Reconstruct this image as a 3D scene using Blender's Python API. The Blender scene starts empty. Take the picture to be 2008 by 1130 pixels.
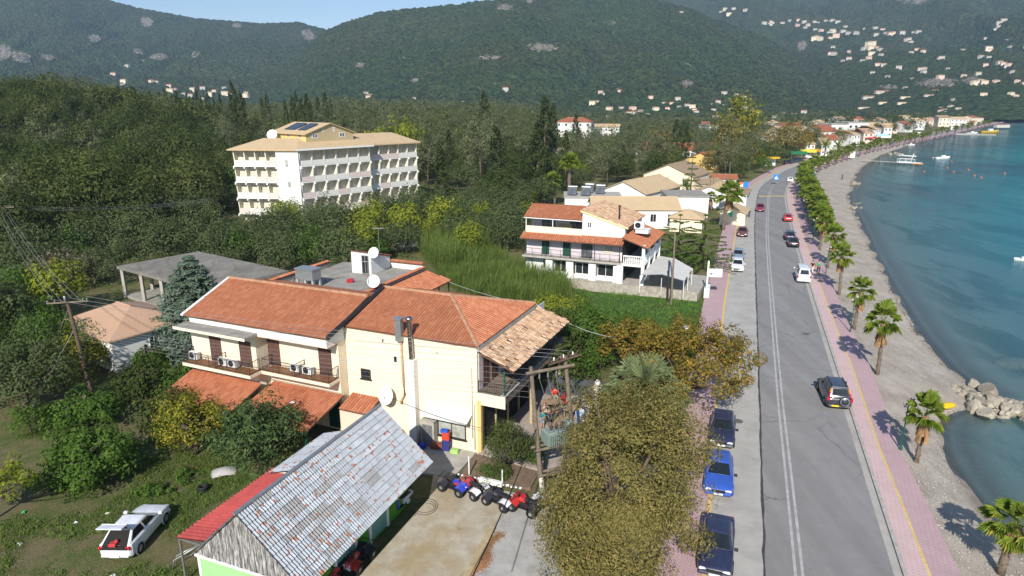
import bpy, math, random
import numpy as np
from mathutils import Vector, Matrix, noise as mnoise
R = math.radians
random.seed(7); rng = np.random.default_rng(7)
scene = bpy.context.scene
COL = scene.collection

# ------------------------------------------------------------------ camera, sky, sun, exposure
FPX = 1296.0; PITCH = math.atan(365/1296.0); CH = 22.0
cp, sp = math.cos(PITCH), math.sin(PITCH)
cd = bpy.data.cameras.new('camera'); cam = bpy.data.objects.new('camera', cd); COL.objects.link(cam)
cam.location = (0, 0, CH); cam.rotation_euler = (math.pi/2 - PITCH, 0, 0)
cd.sensor_width = 36; cd.lens = FPX/2008*36; cd.clip_start = 0.5; cd.clip_end = 20000
scene.camera = cam
SUN_EL = R(35); sun_h = Vector((0.2, 0.98)).normalized()
world = bpy.data.worlds.new('World'); scene.world = world; world.use_nodes = True
wn = world.node_tree; bg = wn.nodes['Background']
sky = wn.nodes.new('ShaderNodeTexSky'); sky.sky_type = 'NISHITA'; sky.sun_disc = False
sky.sun_elevation = SUN_EL; sky.sun_rotation = math.atan2(-sun_h.x, -sun_h.y) % (2*math.pi)
sky.altitude = 50; sky.air_density = 1.0; sky.dust_density = 0.35; sky.ozone_density = 3.0
wn.links.new(sky.outputs[0], bg.inputs[0]); bg.inputs[1].default_value = 0.10
sl = bpy.data.lights.new('sun', 'SUN'); sl.energy = 4.6; sl.angle = R(0.53); sl.color = (1.0, 0.945, 0.86)
sun = bpy.data.objects.new('sun', sl); COL.objects.link(sun)
ld = Vector((sun_h.x*math.cos(SUN_EL), sun_h.y*math.cos(SUN_EL), -math.sin(SUN_EL)))
sun.rotation_euler = ld.to_track_quat('-Z', 'Y').to_euler(); sun.location = (-20, -60, 90)
vs = scene.view_settings; vs.view_transform = 'Standard'; vs.look = 'None'; vs.exposure = 0.56; vs.gamma = 1
vs.use_curve_mapping = False

# ------------------------------------------------------------------ helpers
def ray(px, py):
    v = 565 - py
    return (px-1004, FPX*cp + v*sp, -FPX*sp + v*cp)
def G(px, py, z=0.0):                      # ground point seen at a photo pixel, on the level z
    x, F, Z = ray(px, py); t = (z-CH)/Z
    return Vector((x*t, F*t, z))
def AtY(px, py, Y):                        # point at the forward distance Y
    x, F, Z = ray(px, py); t = Y/F
    return Vector((x*t, Y, CH+Z*t))
def tag(o, label=None, cat=None, group=None, kind=None):
    if label: o['label'] = label
    if cat: o['category'] = cat
    if group: o['group'] = group
    if kind: o['kind'] = kind
    return o
def empty(name, loc=(0,0,0), rz=0, label=None, cat=None, group=None, s=1.0):
    o = bpy.data.objects.new(name, None); COL.objects.link(o)
    o.location = loc; o.rotation_euler = (0,0,rz); o.scale = (s,s,s) if not hasattr(s,'__len__') else s
    o.empty_display_size = 0.2
    return tag(o, label, cat, group)
def link(name, me, parent=None, loc=None, rz=None):
    o = bpy.data.objects.new(name, me); COL.objects.link(o)
    if parent is not None: o.parent = parent
    if loc is not None: o.location = loc
    if rz is not None: o.rotation_euler = (0,0,rz)
    return o
def copy_tree(o, parent=None):
    c = o.copy(); COL.objects.link(c)
    if parent is not None: c.parent = parent
    for ch in list(o.children): copy_tree(ch, c)
    return c
def mesh_np(name, V, F, mats=(), mi=None, smooth=False, attrs=None):
    V = np.asarray(V, np.float32).reshape(-1,3); F = np.asarray(F, np.int32)
    me = bpy.data.meshes.new(name); k = F.shape[1]
    me.vertices.add(len(V)); me.vertices.foreach_set('co', V.ravel())
    me.loops.add(F.size); me.loops.foreach_set('vertex_index', F.ravel())
    me.polygons.add(len(F)); me.polygons.foreach_set('loop_start', np.arange(0, F.size, k, dtype=np.int32))
    me.polygons.foreach_set('loop_total', np.full(len(F), k, np.int32))
    me.polygons.foreach_set('use_smooth', np.full(len(F), bool(smooth)))
    if mi is not None: me.polygons.foreach_set('material_index', np.asarray(mi, np.int32))
    for m in mats: me.materials.append(m)
    for an, av in (attrs or {}).items():
        a = me.attributes.new(an, 'FLOAT', 'POINT'); a.data.foreach_set('value', np.asarray(av, np.float32).ravel())
    me.update(calc_edges=True); me.validate(); return me

EACH = set('veranda_post door_post wall_pier wall_bracket porch_post balcony_post terrace_post shop_pillar ground_floor_pillar leg foot rafter rafter_tie post frame wall_joint flashing wall_cable wall roof porch_frame'.split())
class MB:
    """collects simple shapes into one mesh"""
    def __init__(s): s.v = []; s.f = []; s.m = []; s.sm = []
    def add(s, vs, fs, m=0, smooth=False, M=None):
        b = len(s.v)
        for p in vs:
            p = Vector(p)
            if M is not None: p = M @ p
            s.v.append(p)
        for f in fs: s.f.append([b+i for i in f]); s.m.append(m); s.sm.append(smooth)
        return s
    def box(s, x0,x1,y0,y1,z0,z1, m=0, M=None, bev=0.0):
        if bev > 0:
            b = bev; vs = []
            for z, i in ((z0,b),(z0+b,0),(z1-b,0),(z1,b)):
                vs += [(x0+i+b*0,y0+i,z),(x1-i,y0+i,z),(x1-i,y1-i,z),(x0+i,y1-i,z)]
            fs = [(3,2,1,0),(12,13,14,15)]
            for k in range(3):
                for j in range(4): a=4*k+j; c=4*k+(j+1)%4; fs.append((a,c,c+4,a+4))
            return s.add(vs, fs, m, False, M)
        vs = [(x0,y0,z0),(x1,y0,z0),(x1,y1,z0),(x0,y1,z0),(x0,y0,z1),(x1,y0,z1),(x1,y1,z1),(x0,y1,z1)]
        return s.add(vs, [(3,2,1,0),(4,5,6,7),(0,1,5,4),(1,2,6,5),(2,3,7,6),(3,0,4,7)], m, False, M)
    def quad(s, a,b,c,d, m=0): return s.add([a,b,c,d], [(0,1,2,3)], m)
    def poly(s, pts, m=0): return s.add(pts, [tuple(range(len(pts)))], m)
    def slab(s, pts, th, m=0):             # polygon (top) extruded down by th (vertical) 
        n = len(pts); top = [Vector(p) for p in pts]; bot = [p-Vector((0,0,th)) for p in top]
        fs = [tuple(range(n)), tuple(range(2*n-1, n-1, -1))]
        for i in range(n): j=(i+1)%n; fs.append((i, n+i, n+j, j))
        return s.add(top+bot, fs, m)
    def tube(s, p0, p1, r0, r1=None, n=8, m=0, smooth=True, cap=True):
        r1 = r0 if r1 is None else r1
        p0, p1 = Vector(p0), Vector(p1); d = p1-p0
        if d.length < 1e-6: return s
        d.normalize(); a = d.orthogonal().normalized(); b = d.cross(a)
        vs = []
        for p, r in ((p0,r0),(p1,r1)):
            for i in range(n):
                t = 2*math.pi*i/n; vs.append(p + a*(r*math.cos(t)) + b*(r*math.sin(t)))
        s.add(vs, [(i,(i+1)%n,n+(i+1)%n,n+i) for i in range(n)], m, smooth)
        if cap: s.add(vs[:n], [tuple(range(n-1,-1,-1))], m); s.add(vs[n:], [tuple(range(n))], m)
        return s
    def path(s, pts, r, n=6, m=0, r1=None):
        pts = [Vector(p) for p in pts]; N = len(pts); vs = []; fs = []
        for k, p in enumerate(pts):
            d = (pts[min(k+1,N-1)]-pts[max(k-1,0)]).normalized()
            a = d.cross(Vector((0,0,1)));
            if a.length < 1e-3: a = d.cross(Vector((1,0,0)))
            a.normalize(); b = d.cross(a); rr = r if r1 is None else r+(r1-r)*k/(N-1)
            for i in range(n):
                t = 2*math.pi*i/n; vs.append(p+a*(rr*math.cos(t))+b*(rr*math.sin(t)))
        for k in range(N-1):
            for i in range(n): fs.append((k*n+i, k*n+(i+1)%n, (k+1)*n+(i+1)%n, (k+1)*n+i))
        fs += [tuple(range(n-1,-1,-1)), tuple((N-1)*n+i for i in range(n))]
        return s.add(vs, fs, m, True)
    def lathe(s, prof, n=12, m=0, M=None, smooth=True):   # prof: (r, z)
        vs = []; fs = []
        for r, z in prof:
            for i in range(n): t=2*math.pi*i/n; vs.append((r*math.cos(t), r*math.sin(t), z))
        for k in range(len(prof)-1):
            for i in range(n): fs.append((k*n+i, k*n+(i+1)%n, (k+1)*n+(i+1)%n, (k+1)*n+i))
        return s.add(vs, fs, m, smooth, M)
    def ball(s, c, r, n=10, m=0, sc=(1,1,1)):
        prof = [(max(1e-4, r*math.sin(math.pi*k/(n//2))), -r*math.cos(math.pi*k/(n//2))) for k in range(n//2+1)]
        return s.lathe(prof, n, m, Matrix.Translation(Vector(c)) @ Matrix.Diagonal((*sc,1)))
    def mesh(s, name, mats):
        me = bpy.data.meshes.new(name); me.from_pydata([tuple(v) for v in s.v], [], s.f)
        for m in (mats if isinstance(mats,(list,tuple)) else [mats]): me.materials.append(m)
        me.polygons.foreach_set('material_index', s.m); me.polygons.foreach_set('use_smooth', s.sm)
        me.update(); return me
    def pieces(s):
        """the separate pieces, as lists of face numbers: faces that share a corner, or whose boxes touch"""
        key = {}; par = list(range(len(s.f)))
        def find(a):
            while par[a] != a: par[a] = par[par[a]]; a = par[a]
            return a
        for i, f in enumerate(s.f):
            for v in f:
                k = tuple(round(c,4) for c in s.v[v]); j = key.setdefault(k, i); par[find(i)] = find(j)
        comp = {}
        for i in range(len(s.f)): comp.setdefault(find(i), []).append(i)
        L = list(comp.values()); bx = []
        for g in L:
            P = [s.v[v] for i in g for v in s.f[i]]; bx.append(([min(p[a] for p in P)-0.012 for a in range(3)],[max(p[a] for p in P)+0.012 for a in range(3)]))
        done = False
        while not done:
            done = True
            for a in range(len(L)):
                for b in range(a+1, len(L)):
                    if all(bx[a][0][q] <= bx[b][1][q] and bx[b][0][q] <= bx[a][1][q] for q in range(3)):
                        L[a] += L.pop(b); o = bx.pop(b); bx[a] = ([min(x,y) for x,y in zip(bx[a][0],o[0])],[max(x,y) for x,y in zip(bx[a][1],o[1])]); done = False; break
                if not done: break
        return L
    def build(s, name, mats, parent=None, **k):
        if parent is not None and name in EACH and len(s.f) < 900:
            L = s.pieces()
            if len(L) > 1:
                for g in L:
                    m = MB(); m.v = s.v; m.f = [s.f[i] for i in g]; used = sorted({v for f in m.f for v in f}); ix = {v:i for i,v in enumerate(used)}
                    m.v = [s.v[v] for v in used]; m.f = [[ix[v] for v in f] for f in m.f]; m.m = [s.m[i] for i in g]; m.sm = [s.sm[i] for i in g]
                    o = link(name, m.mesh(name, mats), parent); tag(o, **k)
                return o
        o = link(name, s.mesh(name, mats), parent); tag(o, **k); return o

def lerp(a,b,t): return a+(b-a)*t
def catmull(P, step):
    P = [Vector(p) for p in P]; out = []
    for i in range(len(P)-1):
        p0 = P[max(i-1,0)]; p1=P[i]; p2=P[i+1]; p3=P[min(i+2,len(P)-1)]
        n = max(1, int((p2-p1).length/step))
        for k in range(n):
            t=k/n; out.append(0.5*((2*p1)+(p2-p0)*t+(2*p0-5*p1+4*p2-p3)*t*t+(3*p1-p0-3*p2+p3)*t**3))
    out.append(P[-1]); return out

# ------------------------------------------------------------------ materials
class NT:
    def __init__(s, name):
        s.m = bpy.data.materials.new(name); s.m.use_nodes = True; s.t = s.m.node_tree
        s.b = s.t.nodes['Principled BSDF']; s.out = s.t.nodes['Material Output']
    def n(s, t, **k):
        o = s.t.nodes.new(t)
        for a, v in k.items(): setattr(o, a, v)
        return o
    def l(s, a, b): s.t.links.new(a, b)
    def coord(s, kind='Object'): return s.n('ShaderNodeTexCoord').outputs[kind]
    def noise(s, scale, detail=4, rough=0.6, vec=None, dist=0.0):
        o = s.n('ShaderNodeTexNoise'); o.inputs['Scale'].default_value = scale; o.inputs['Detail'].default_value = detail
        o.inputs['Roughness'].default_value = rough; o.inputs['Distortion'].default_value = dist
        s.l(vec if vec is not None else s.coord(), o.inputs['Vector']); return o.outputs['Fac']
    def ramp(s, fac, stops, interp='LINEAR'):
        o = s.n('ShaderNodeValToRGB'); s.l(fac, o.inputs[0]); e = o.color_ramp.elements; o.color_ramp.interpolation = interp
        while len(e) < len(stops): e.new(0.5)
        for k, (p, c) in enumerate(stops):
            e[k].position = p; e[k].color = (*c,1) if hasattr(c,'__len__') else (c,c,c,1)
        return o.outputs[0]
    def mix(s, fac, a, b, mode='MIX'):
        o = s.n('ShaderNodeMix', data_type='RGBA', blend_type=mode)
        for sock, v in ((o.inputs[0],fac),(o.inputs[6],a),(o.inputs[7],b)):
            if hasattr(v,'is_output'): s.l(v, sock)
            elif hasattr(v,'__len__'): sock.default_value = (*v,1)
            else: sock.default_value = v if sock.type == 'VALUE' else (v,v,v,1)
        return o.outputs[2]
    def math(s, op, a, b=0.5, clamp=False):
        o = s.n('ShaderNodeMath', operation=op, use_clamp=clamp)
        for sock, v in ((o.inputs[0],a),(o.inputs[1],b)):
            if hasattr(v,'is_output'): s.l(v, sock)
            else: sock.default_value = v
        return o.outputs[0]
    def mapping(s, vec, scale=(1,1,1), rot=(0,0,0)):
        o = s.n('ShaderNodeMapping'); o.inputs['Scale'].default_value = scale; o.inputs['Rotation'].default_value = rot
        s.l(vec, o.inputs[0]); return o.outputs[0]
    def bump(s, h, strength=0.3, dist=0.02):
        o = s.n('ShaderNodeBump'); o.inputs['Strength'].default_value = strength; o.inputs['Distance'].default_value = dist
        s.l(h, o.inputs['Height']); s.l(o.outputs[0], s.b.inputs['Normal']); return o
    def base(s, c):
        if hasattr(c,'is_output'): s.l(c, s.b.inputs['Base Color'])
        else: s.b.inputs['Base Color'].default_value = (*c,1)
    def set(s, rough=0.8, metal=0.0, spec=0.3, **k):
        s.b.inputs['Roughness'].default_value = rough; s.b.inputs['Metallic'].default_value = metal
        s.b.inputs['Specular IOR Level'].default_value = spec
        for a, v in k.items(): s.b.inputs[a.replace('_',' ')].default_value = v
        return s
def simple(name, c, rough=0.7, var=0.12, scale=2.0, metal=0.0, spec=0.3, bump=0.0, dirt=0.0, bscale=None):
    """plain procedural: base colour broken by two noises, optional bump and grime streaks"""
    t = NT(name); n1 = t.noise(scale, 6, 0.65)
    a = tuple(max(0,x*(1-var)) for x in c); b = tuple(min(1,x*(1+var)) for x in c)
    col = t.ramp(n1, [(0.3,a),(0.7,b)])
    if dirt > 0:
        n2 = t.noise(1.0, 6, 0.7, t.mapping(t.coord(), (1.7,1.7,0.35)))
        col = t.mix(t.math('MULTIPLY', t.ramp(n2, [(0.5,0.0),(0.75,1.0)]), dirt), col, tuple(x*0.45 for x in c))
    t.base(col); t.set(rough, metal, spec)
    if bump > 0: t.bump(t.noise(bscale or scale*12, 4, 0.6), bump, 0.02)
    return t.m
M = {}
M['white'] = simple('white_plaster', (0.66,0.65,0.62), 0.85, 0.05, 0.7, bump=0.12, dirt=0.18)
M['whitepaint'] = simple('white_paint', (0.72,0.72,0.70), 0.5, 0.05, 3)
M['cream'] = simple('cream_plaster', (0.74,0.645,0.485), 0.88, 0.05, 0.5, bump=0.12, dirt=0.10)
M['peach'] = simple('peach_plaster', (0.70,0.53,0.42), 0.88, 0.05, 0.5, bump=0.12, dirt=0.10)
M['lilac'] = simple('lilac_plaster', (0.56,0.50,0.53), 0.88, 0.05, 0.5, bump=0.1, dirt=0.2)
M['yellow'] = simple('yellow_plaster', (0.68,0.48,0.17), 0.88, 0.06, 0.5, dirt=0.1)
M['hotel'] = simple('hotel_plaster', (0.70,0.66,0.55), 0.85, 0.05, 0.2, dirt=0.08)
M['tan_and_shade'] = simple('tan_plaster_and_shade', (0.42,0.34,0.20), 0.85, 0.05, 0.3)  # plain tan, also painted shade on the hotel gable and shop pillars
M['concrete'] = simple('concrete', (0.27,0.255,0.225), 0.9, 0.25, 0.9, bump=0.3, dirt=0.4)
M['concrete_l'] = simple('pale_concrete', (0.36,0.34,0.30), 0.9, 0.18, 1.2, bump=0.2, dirt=0.3)
M['wood'] = simple('weathered_wood', (0.17,0.135,0.10), 0.9, 0.3, 3, bump=0.3)
M['wood_brown'] = simple('brown_pole_wood', (0.105,0.07,0.048), 0.9, 0.3, 3, bump=0.3)
M['shutter'] = simple('brown_shutter', (0.10,0.052,0.042), 0.6, 0.1, 4)
M['green'] = simple('green_shutter', (0.012,0.07,0.045), 0.5, 0.15, 4)
M['iron'] = simple('dark_iron', (0.035,0.03,0.028), 0.5, 0.2, 4)
M['metal'] = simple('galvanised_metal', (0.38,0.39,0.40), 0.4, 0.15, 3, metal=0.7)
M['steel'] = simple('steel_flue', (0.42,0.41,0.40), 0.25, 0.2, 5, metal=1.0)
M['dark'] = simple('interior_shade_black', (0.018,0.016,0.015), 0.9, 0.2, 2)  # near-black colour standing in for the shade inside openings
M['rubber'] = simple('black_rubber', (0.016,0.016,0.017), 0.75, 0.25, 12, bump=0.1)
M['black'] = simple('black_plastic', (0.02,0.02,0.022), 0.5, 0.2, 6)
M['cable'] = simple('cable', (0.22,0.22,0.22), 0.5, 0.2, 2)
M['cable_d'] = simple('black_cable', (0.012,0.012,0.012), 0.5, 0.2, 2)
M['bark'] = simple('bark', (0.12,0.09,0.065), 0.95, 0.35, 4, bump=0.6)
M['barkg'] = simple('grey_bark', (0.16,0.145,0.125), 0.95, 0.35, 4, bump=0.6)
def glass(name, c=(0.02,0.025,0.03), rough=0.06):
    t = NT(name); n = t.noise(1.5, 2); t.base(t.ramp(n, [(0.35,tuple(x*0.7 for x in c)),(0.7,tuple(x*1.3 for x in c))]))
    t.set(rough, 0, 0.7); return t.m
M['glass'] = glass('window_glass'); M['curtain'] = glass('curtained_glass', (0.36,0.37,0.33), 0.15)
M['bluewin'] = glass('bluish_glass', (0.10,0.11,0.12), 0.1)
def paint(name, c, rough=0.25, metal=0.0):
    t = NT(name); n = t.noise(2.0, 5, 0.6)
    t.base(t.ramp(n, [(0.3,tuple(x*0.86 for x in c)),(0.7,tuple(min(1,x*1.1) for x in c))]))
    t.l(t.ramp(t.noise(5,4), [(0.3,rough*0.8),(0.7,rough*1.7)]), t.b.inputs['Roughness'])
    t.b.inputs['Metallic'].default_value = metal; t.b.inputs['Coat Weight'].default_value = 0.6; t.b.inputs['Coat Roughness'].default_value = 0.08
    return t.m
# ------------------------------------------------------------------ coast lines (world metres, from the shape of the bay)
def GZ(pts, z=0.0): return [G(x,y,z) for x,y in pts]
def extend_back(P, Y=-70):
    d = P[1]-P[0]; t = (Y-P[0].y)/d.y; return [P[0]+d*t] + P
kerb_r = extend_back(GZ([(1771,1130),(1642,730),(1588,561),(1557,456),(1547,418),(1542,391),(1543,376),(1549,360),(1562,346),(1592,330),(1640,313),(1700,295),(1770,280),(1850,263),(1900,252)]))
crack = extend_back(GZ([(1500,1130),(1487,700),(1482,540),(1480,443),(1484,394),(1491,371),(1506,356),(1532,340),(1560,327),(1610,312),(1675,294),(1750,278),(1830,262),(1885,251)]))
kerb_l = extend_back(GZ([(1386,1130),(1418,640),(1431,540),(1451,416),(1463,382),(1474,368),(1491,355),(1516,340),(1541,328),(1600,310),(1665,293),(1742,277),(1825,261),(1880,250)]))
prom_r = extend_back(GZ([(1882,1130),(1853,1070),(1810,974),(1763,882),(1729,783),(1701,710),(1662,632),(1630,554),(1602,483),(1584,440),(1573,400),(1568,378),(1568,362),(1578,350),(1603,335),(1650,316),(1708,298),(1778,282),(1858,264),(1905,253)]))
shore = extend_back(GZ([(2090,1130),(1965,1060),(1912,990),(1868,925),(1845,880),(1838,838),(1862,815),(1905,800),(1935,772),(1893,748),(1862,722),(1835,690),(1800,645),(1772,600),(1742,548),(1718,505),(1700,465),(1685,430),(1668,398),(1666,384),(1672,368),(1676,352),(1690,330),(1712,314),(1740,300),(1775,287),(1812,271),(1850,263),(1915,250),(1965,241),(2008,234)], -1.0))
class Curve1:                                # x as a function of y
    def __init__(s, P, step=2.0):
        Q = catmull(P, step); ys = np.array([p.y for p in Q]); xs = np.array([p.x for p in Q])
        i = np.argsort(ys); s.y = ys[i]; s.x = xs[i]
    def __call__(s, y): 
        y = np.asarray(y, float); r = np.interp(y, s.y, s.x)
        k = (s.x[-1]-s.x[-30])/(s.y[-1]-s.y[-30]); return np.where(y > s.y[-1], s.x[-1]+k*(y-s.y[-1]), r)
XKR, XCR, XKL, XPR, XSH = [Curve1(c) for c in (kerb_r, crack, kerb_l, prom_r, shore)]
def fbm(x, y, s, o=4, seed=0):
    """value noise fbm on arrays"""
    x = np.asarray(x, float)/s; y = np.asarray(y, float)/s; tot = np.zeros(np.broadcast(x,y).shape); a = 0.5
    for k in range(o):
        xi = np.floor(x).astype(int); yi = np.floor(y).astype(int); fx = x-xi; fy = y-yi
        fx = fx*fx*(3-2*fx); fy = fy*fy*(3-2*fy)
        def h(i,j):
            n = (i*374761393 + j*668265263 + (seed+k)*1442695041) & 0x7fffffff
            n = ((n ^ (n>>13))*1274126177) & 0x7fffffff
            return ((n ^ (n>>16)) & 0xffff)/65535.0
        v = (h(xi,yi)*(1-fx)+h(xi+1,yi)*fx)*(1-fy)+(h(xi,yi+1)*(1-fx)+h(xi+1,yi+1)*fx)*fy
        tot += a*v; a *= 0.5; x = x*2.03+17.1; y = y*2.03+5.3
    return tot/(1-0.5**o)
def sstep(a,b,x): t = np.clip((np.asarray(x,float)-a)/(b-a),0,1); return t*t*(3-2*t)
def gh(x, y):
    """land height"""
    x = np.asarray(x,float); y = np.asarray(y,float)
    side = sstep(5, 60, XKL(y)-x)            # 0 beside the road
    rat = x/np.maximum(y,40); up = 13*sstep(120, 420, y)*sstep(0.12,-0.02,rat)*(1-0.55*sstep(-0.25,-0.36,rat)*sstep(240,340,y))
    left = 17*sstep(95, 245, y + np.clip(-x-60,0,80)*0.3)*sstep(-70,-185, x)*(1-0.75*sstep(245,345,y))
    far = 3*sstep(500,1000,y)
    b = (fbm(x,y,18,3)-0.5)*0.8*side*sstep(60,110,y)
    lot = (fbm(x,y,5,3,5)-0.5)*0.35*sstep(-12,-18,x)
    return (up*0.75+left)*side + b + far*side + lot - 0.10
def gz(x,y): return float(gh(x,y))

# ------------------------------------------------------------------ ground materials
t = NT('grass_ground'); c = t.coord()
n1 = t.noise(0.22, 6, 0.65, c); n2 = t.noise(1.7, 6, 0.7, c); n3 = t.noise(14, 5, 0.7, c); n4 = t.noise(0.6,5,0.65,c)
grass = t.ramp(n3, [(0.25,(0.045,0.065,0.018)),(0.5,(0.085,0.115,0.032)),(0.75,(0.15,0.175,0.06))])
dry = t.ramp(n3, [(0.25,(0.095,0.083,0.042)),(0.55,(0.175,0.148,0.078)),(0.8,(0.26,0.22,0.125))])
f = t.math('ADD', t.math('MULTIPLY', n1, 0.5), t.math('ADD', t.math('MULTIPLY', n2, 0.32), t.math('MULTIPLY', n4, 0.28)))
t.base(t.mix(t.ramp(f, [(0.49,0.0),(0.60,1.0)]), grass, dry)); t.set(0.95, 0, 0.1); t.bump(n3, 0.9, 0.12); M['grass'] = t.m
t = NT('meadow_grass'); c = t.coord(); n1 = t.noise(0.25,5,0.6,c); n3 = t.noise(9,5,0.75,c)
t.base(t.mix(t.ramp(n1,[(0.4,0.0),(0.62,1.0)]), t.ramp(n3,[(0.25,(0.03,0.075,0.012)),(0.7,(0.085,0.19,0.03))]), t.ramp(n3,[(0.25,(0.03,0.06,0.015)),(0.7,(0.10,0.13,0.05))])))
t.set(0.95,0,0.1); t.bump(n3,1.0,0.2); M['meadow'] = t.m
t = NT('asphalt'); c = t.coord(); along = t.mapping(c,(1,0.07,1),(0,0,R(22))); s1 = t.noise(0.55, 5, 0.6, along); s2 = t.noise(40, 4, 0.8, c); s3 = t.noise(1.0, 7, 0.75, c); s4 = t.noise(0.12, 4, 0.6, c)
g = t.math('ADD', t.math('MULTIPLY', s1, 0.5), t.math('ADD', t.math('MULTIPLY', s2, 0.16), t.math('ADD', t.math('MULTIPLY', s3, 0.24), t.math('MULTIPLY', s4, 0.12))))
col = t.ramp(g, [(0.34,(0.160,0.154,0.150)),(0.5,(0.205,0.198,0.193)),(0.66,(0.262,0.254,0.247))])
col = t.mix(t.ramp(t.noise(0.7,5,0.8,c),[(0.66,0.0),(0.70,0.55)]), col, (0.055,0.052,0.05))
ck = t.n('ShaderNodeTexVoronoi', feature='DISTANCE_TO_EDGE'); ck.inputs['Scale'].default_value = 0.16; wv = t.n('ShaderNodeVectorMath', operation='ADD'); t.l(c, wv.inputs[0]); nc_ = t.n('ShaderNodeTexNoise'); nc_.inputs['Scale'].default_value = 0.8; nc_.inputs['Detail'].default_value = 6; t.l(c, nc_.inputs['Vector']); t.l(nc_.outputs['Color'], wv.inputs[1]); t.l(wv.outputs[0], ck.inputs['Vector'])
col = t.mix(t.math('MULTIPLY', t.ramp(ck.outputs['Distance'],[(0.0,1.0),(0.012,0.0)]), t.ramp(s4,[(0.45,0.0),(0.6,0.7)])), col, (0.07,0.066,0.063))
t.base(col); t.set(0.85,0,0.3); t.bump(s2,0.25,0.01); M['asphalt'] = t.m
t = NT('old_concrete_strip'); c = t.coord(); s1 = t.noise(0.5, 7, 0.7, c); s2 = t.noise(30, 4, 0.7, c)
g = t.math('ADD', t.math('MULTIPLY', s1, 0.75), t.math('MULTIPLY', s2, 0.25))
t.base(t.ramp(g, [(0.3,(0.25,0.24,0.22)),(0.5,(0.345,0.33,0.305)),(0.7,(0.41,0.395,0.365))])); t.set(0.9,0,0.2); t.bump(s2,0.2,0.01); M['strip'] = t.m
def paving(name, ca, cb, rot, sc):
    t = NT(name); c = t.mapping(t.coord(), (1,1,1), (0,0,rot)); b = t.n('ShaderNodeTexBrick'); t.l(c, b.inputs['Vector'])
    b.inputs['Color1'].default_value = (*ca,1); b.inputs['Color2'].default_value = (*cb,1); b.inputs['Mortar'].default_value = tuple(x*0.62 for x in ca)+(1,)
    b.inputs['Scale'].default_value = sc; b.inputs['Mortar Size'].default_value = 0.03; b.inputs['Brick Width'].default_value = 0.55; b.inputs['Row Height'].default_value = 0.27
    n = t.noise(0.8, 7, 0.7); n2 = t.noise(30,3,0.7)
    col = t.mix(t.ramp(n,[(0.42,0.0),(0.68,0.6)]), b.outputs[0], tuple(x*0.66 for x in ca)); col = t.mix(0.35, col, t.mix(n2, tuple(x*0.5 for x in ca), tuple(min(1,x*1.5) for x in cb)))
    t.base(col); t.set(0.8,0,0.3); t.bump(b.outputs['Fac'], -0.25, 0.006); return t.m
M['pink'] = paving('pink_paving', (0.52,0.37,0.365), (0.56,0.41,0.40), R(70), 1.6)
M['pinkdark'] = paving('worn_pink_paving', (0.42,0.285,0.30), (0.46,0.325,0.335), R(70), 1.6)
M['kerb'] = simple('kerb_stone', (0.36,0.34,0.31), 0.9, 0.2, 2, bump=0.2, dirt=0.3)
M['yline'] = simple('yellow_tile_line', (0.54,0.40,0.14), 0.8, 0.15, 3)
M['wline'] = simple('worn_white_line', (0.36,0.355,0.35), 0.8, 0.25, 1.5)
M['tar'] = simple('tar_seam', (0.055,0.053,0.05), 0.8, 0.3, 2)
# beach and sea bed: pale dry sand, darker wet band and stones under the water (attribute "depth": metres above the sea level)
t = NT('beach_sand'); c = t.coord(); a = t.n('ShaderNodeAttribute', attribute_name='wet').outputs['Fac']
n1 = t.noise(0.25,6,0.7,c); n2 = t.noise(7,6,0.8,c); n3 = t.noise(1.2,5,0.65,t.mapping(c,(1,0.35,1),(0,0,R(-24))))
g = t.math('ADD', t.math('MULTIPLY', n1, 0.4), t.math('ADD', t.math('MULTIPLY', n2, 0.35), t.math('MULTIPLY', n3, 0.35)))
dryc = t.ramp(g, [(0.36,(0.20,0.172,0.14)),(0.52,(0.315,0.275,0.23)),(0.70,(0.44,0.40,0.345))])
wetc = t.ramp(g, [(0.38,(0.15,0.125,0.105)),(0.66,(0.25,0.215,0.18))])
weed = t.ramp(t.noise(0.09,5,0.65,t.mapping(c,(1,0.45,1),(0,0,R(-24)))), [(0.5,0.0),(0.58,1.0)])
deepc = t.mix(t.math('MULTIPLY', weed, t.ramp(a,[(0.70,0.15),(0.95,1.0)])), t.ramp(n2,[(0.35,(0.33,0.37,0.33)),(0.65,(0.50,0.52,0.45))]), (0.06,0.075,0.065))
col = t.mix(t.ramp(t.math('ADD',a,t.math('MULTIPLY',t.math('SUBTRACT',n3,0.5),0.8)),[(0.40,0.0),(0.55,1.0)]), dryc, wetc)
col = t.mix(t.ramp(a,[(0.56,0.0),(0.72,1.0)]), col, deepc)
t.base(col); t.set(0.95,0,0.15); t.bump(n2,0.7,0.08); M['sand'] = t.m
# sea: scattering water over the bed, thicker with depth, with a rippled glossy surface
t = NT('sea_water'); c = t.coord(); dep = t.n('ShaderNodeAttribute', attribute_name='depth').outputs['Fac']
nd = t.noise(0.035,5,0.6,t.mapping(c,(1,0.5,1),(0,0,R(-24)))); nb = t.noise(0.012,5,0.6,t.mapping(c,(0.5,1.6,1)))
deep = t.ramp(nd, [(0.36,(0.004,0.115,0.175)),(0.5,(0.008,0.20,0.255)),(0.64,(0.018,0.275,0.31))])
weedf = t.ramp(nb, [(0.52,0.0),(0.60,1.0)])
deep = t.mix(t.math('MULTIPLY',weedf,0.5), deep, (0.008,0.075,0.115))
deep = t.mix(t.ramp(t.math('MULTIPLY',dep,0.22),[(0.03,0.0),(0.42,1.0)]), (0.12,0.27,0.285), deep); dif = t.n('ShaderNodeBsdfDiffuse'); t.l(deep, dif.inputs[0])
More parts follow.
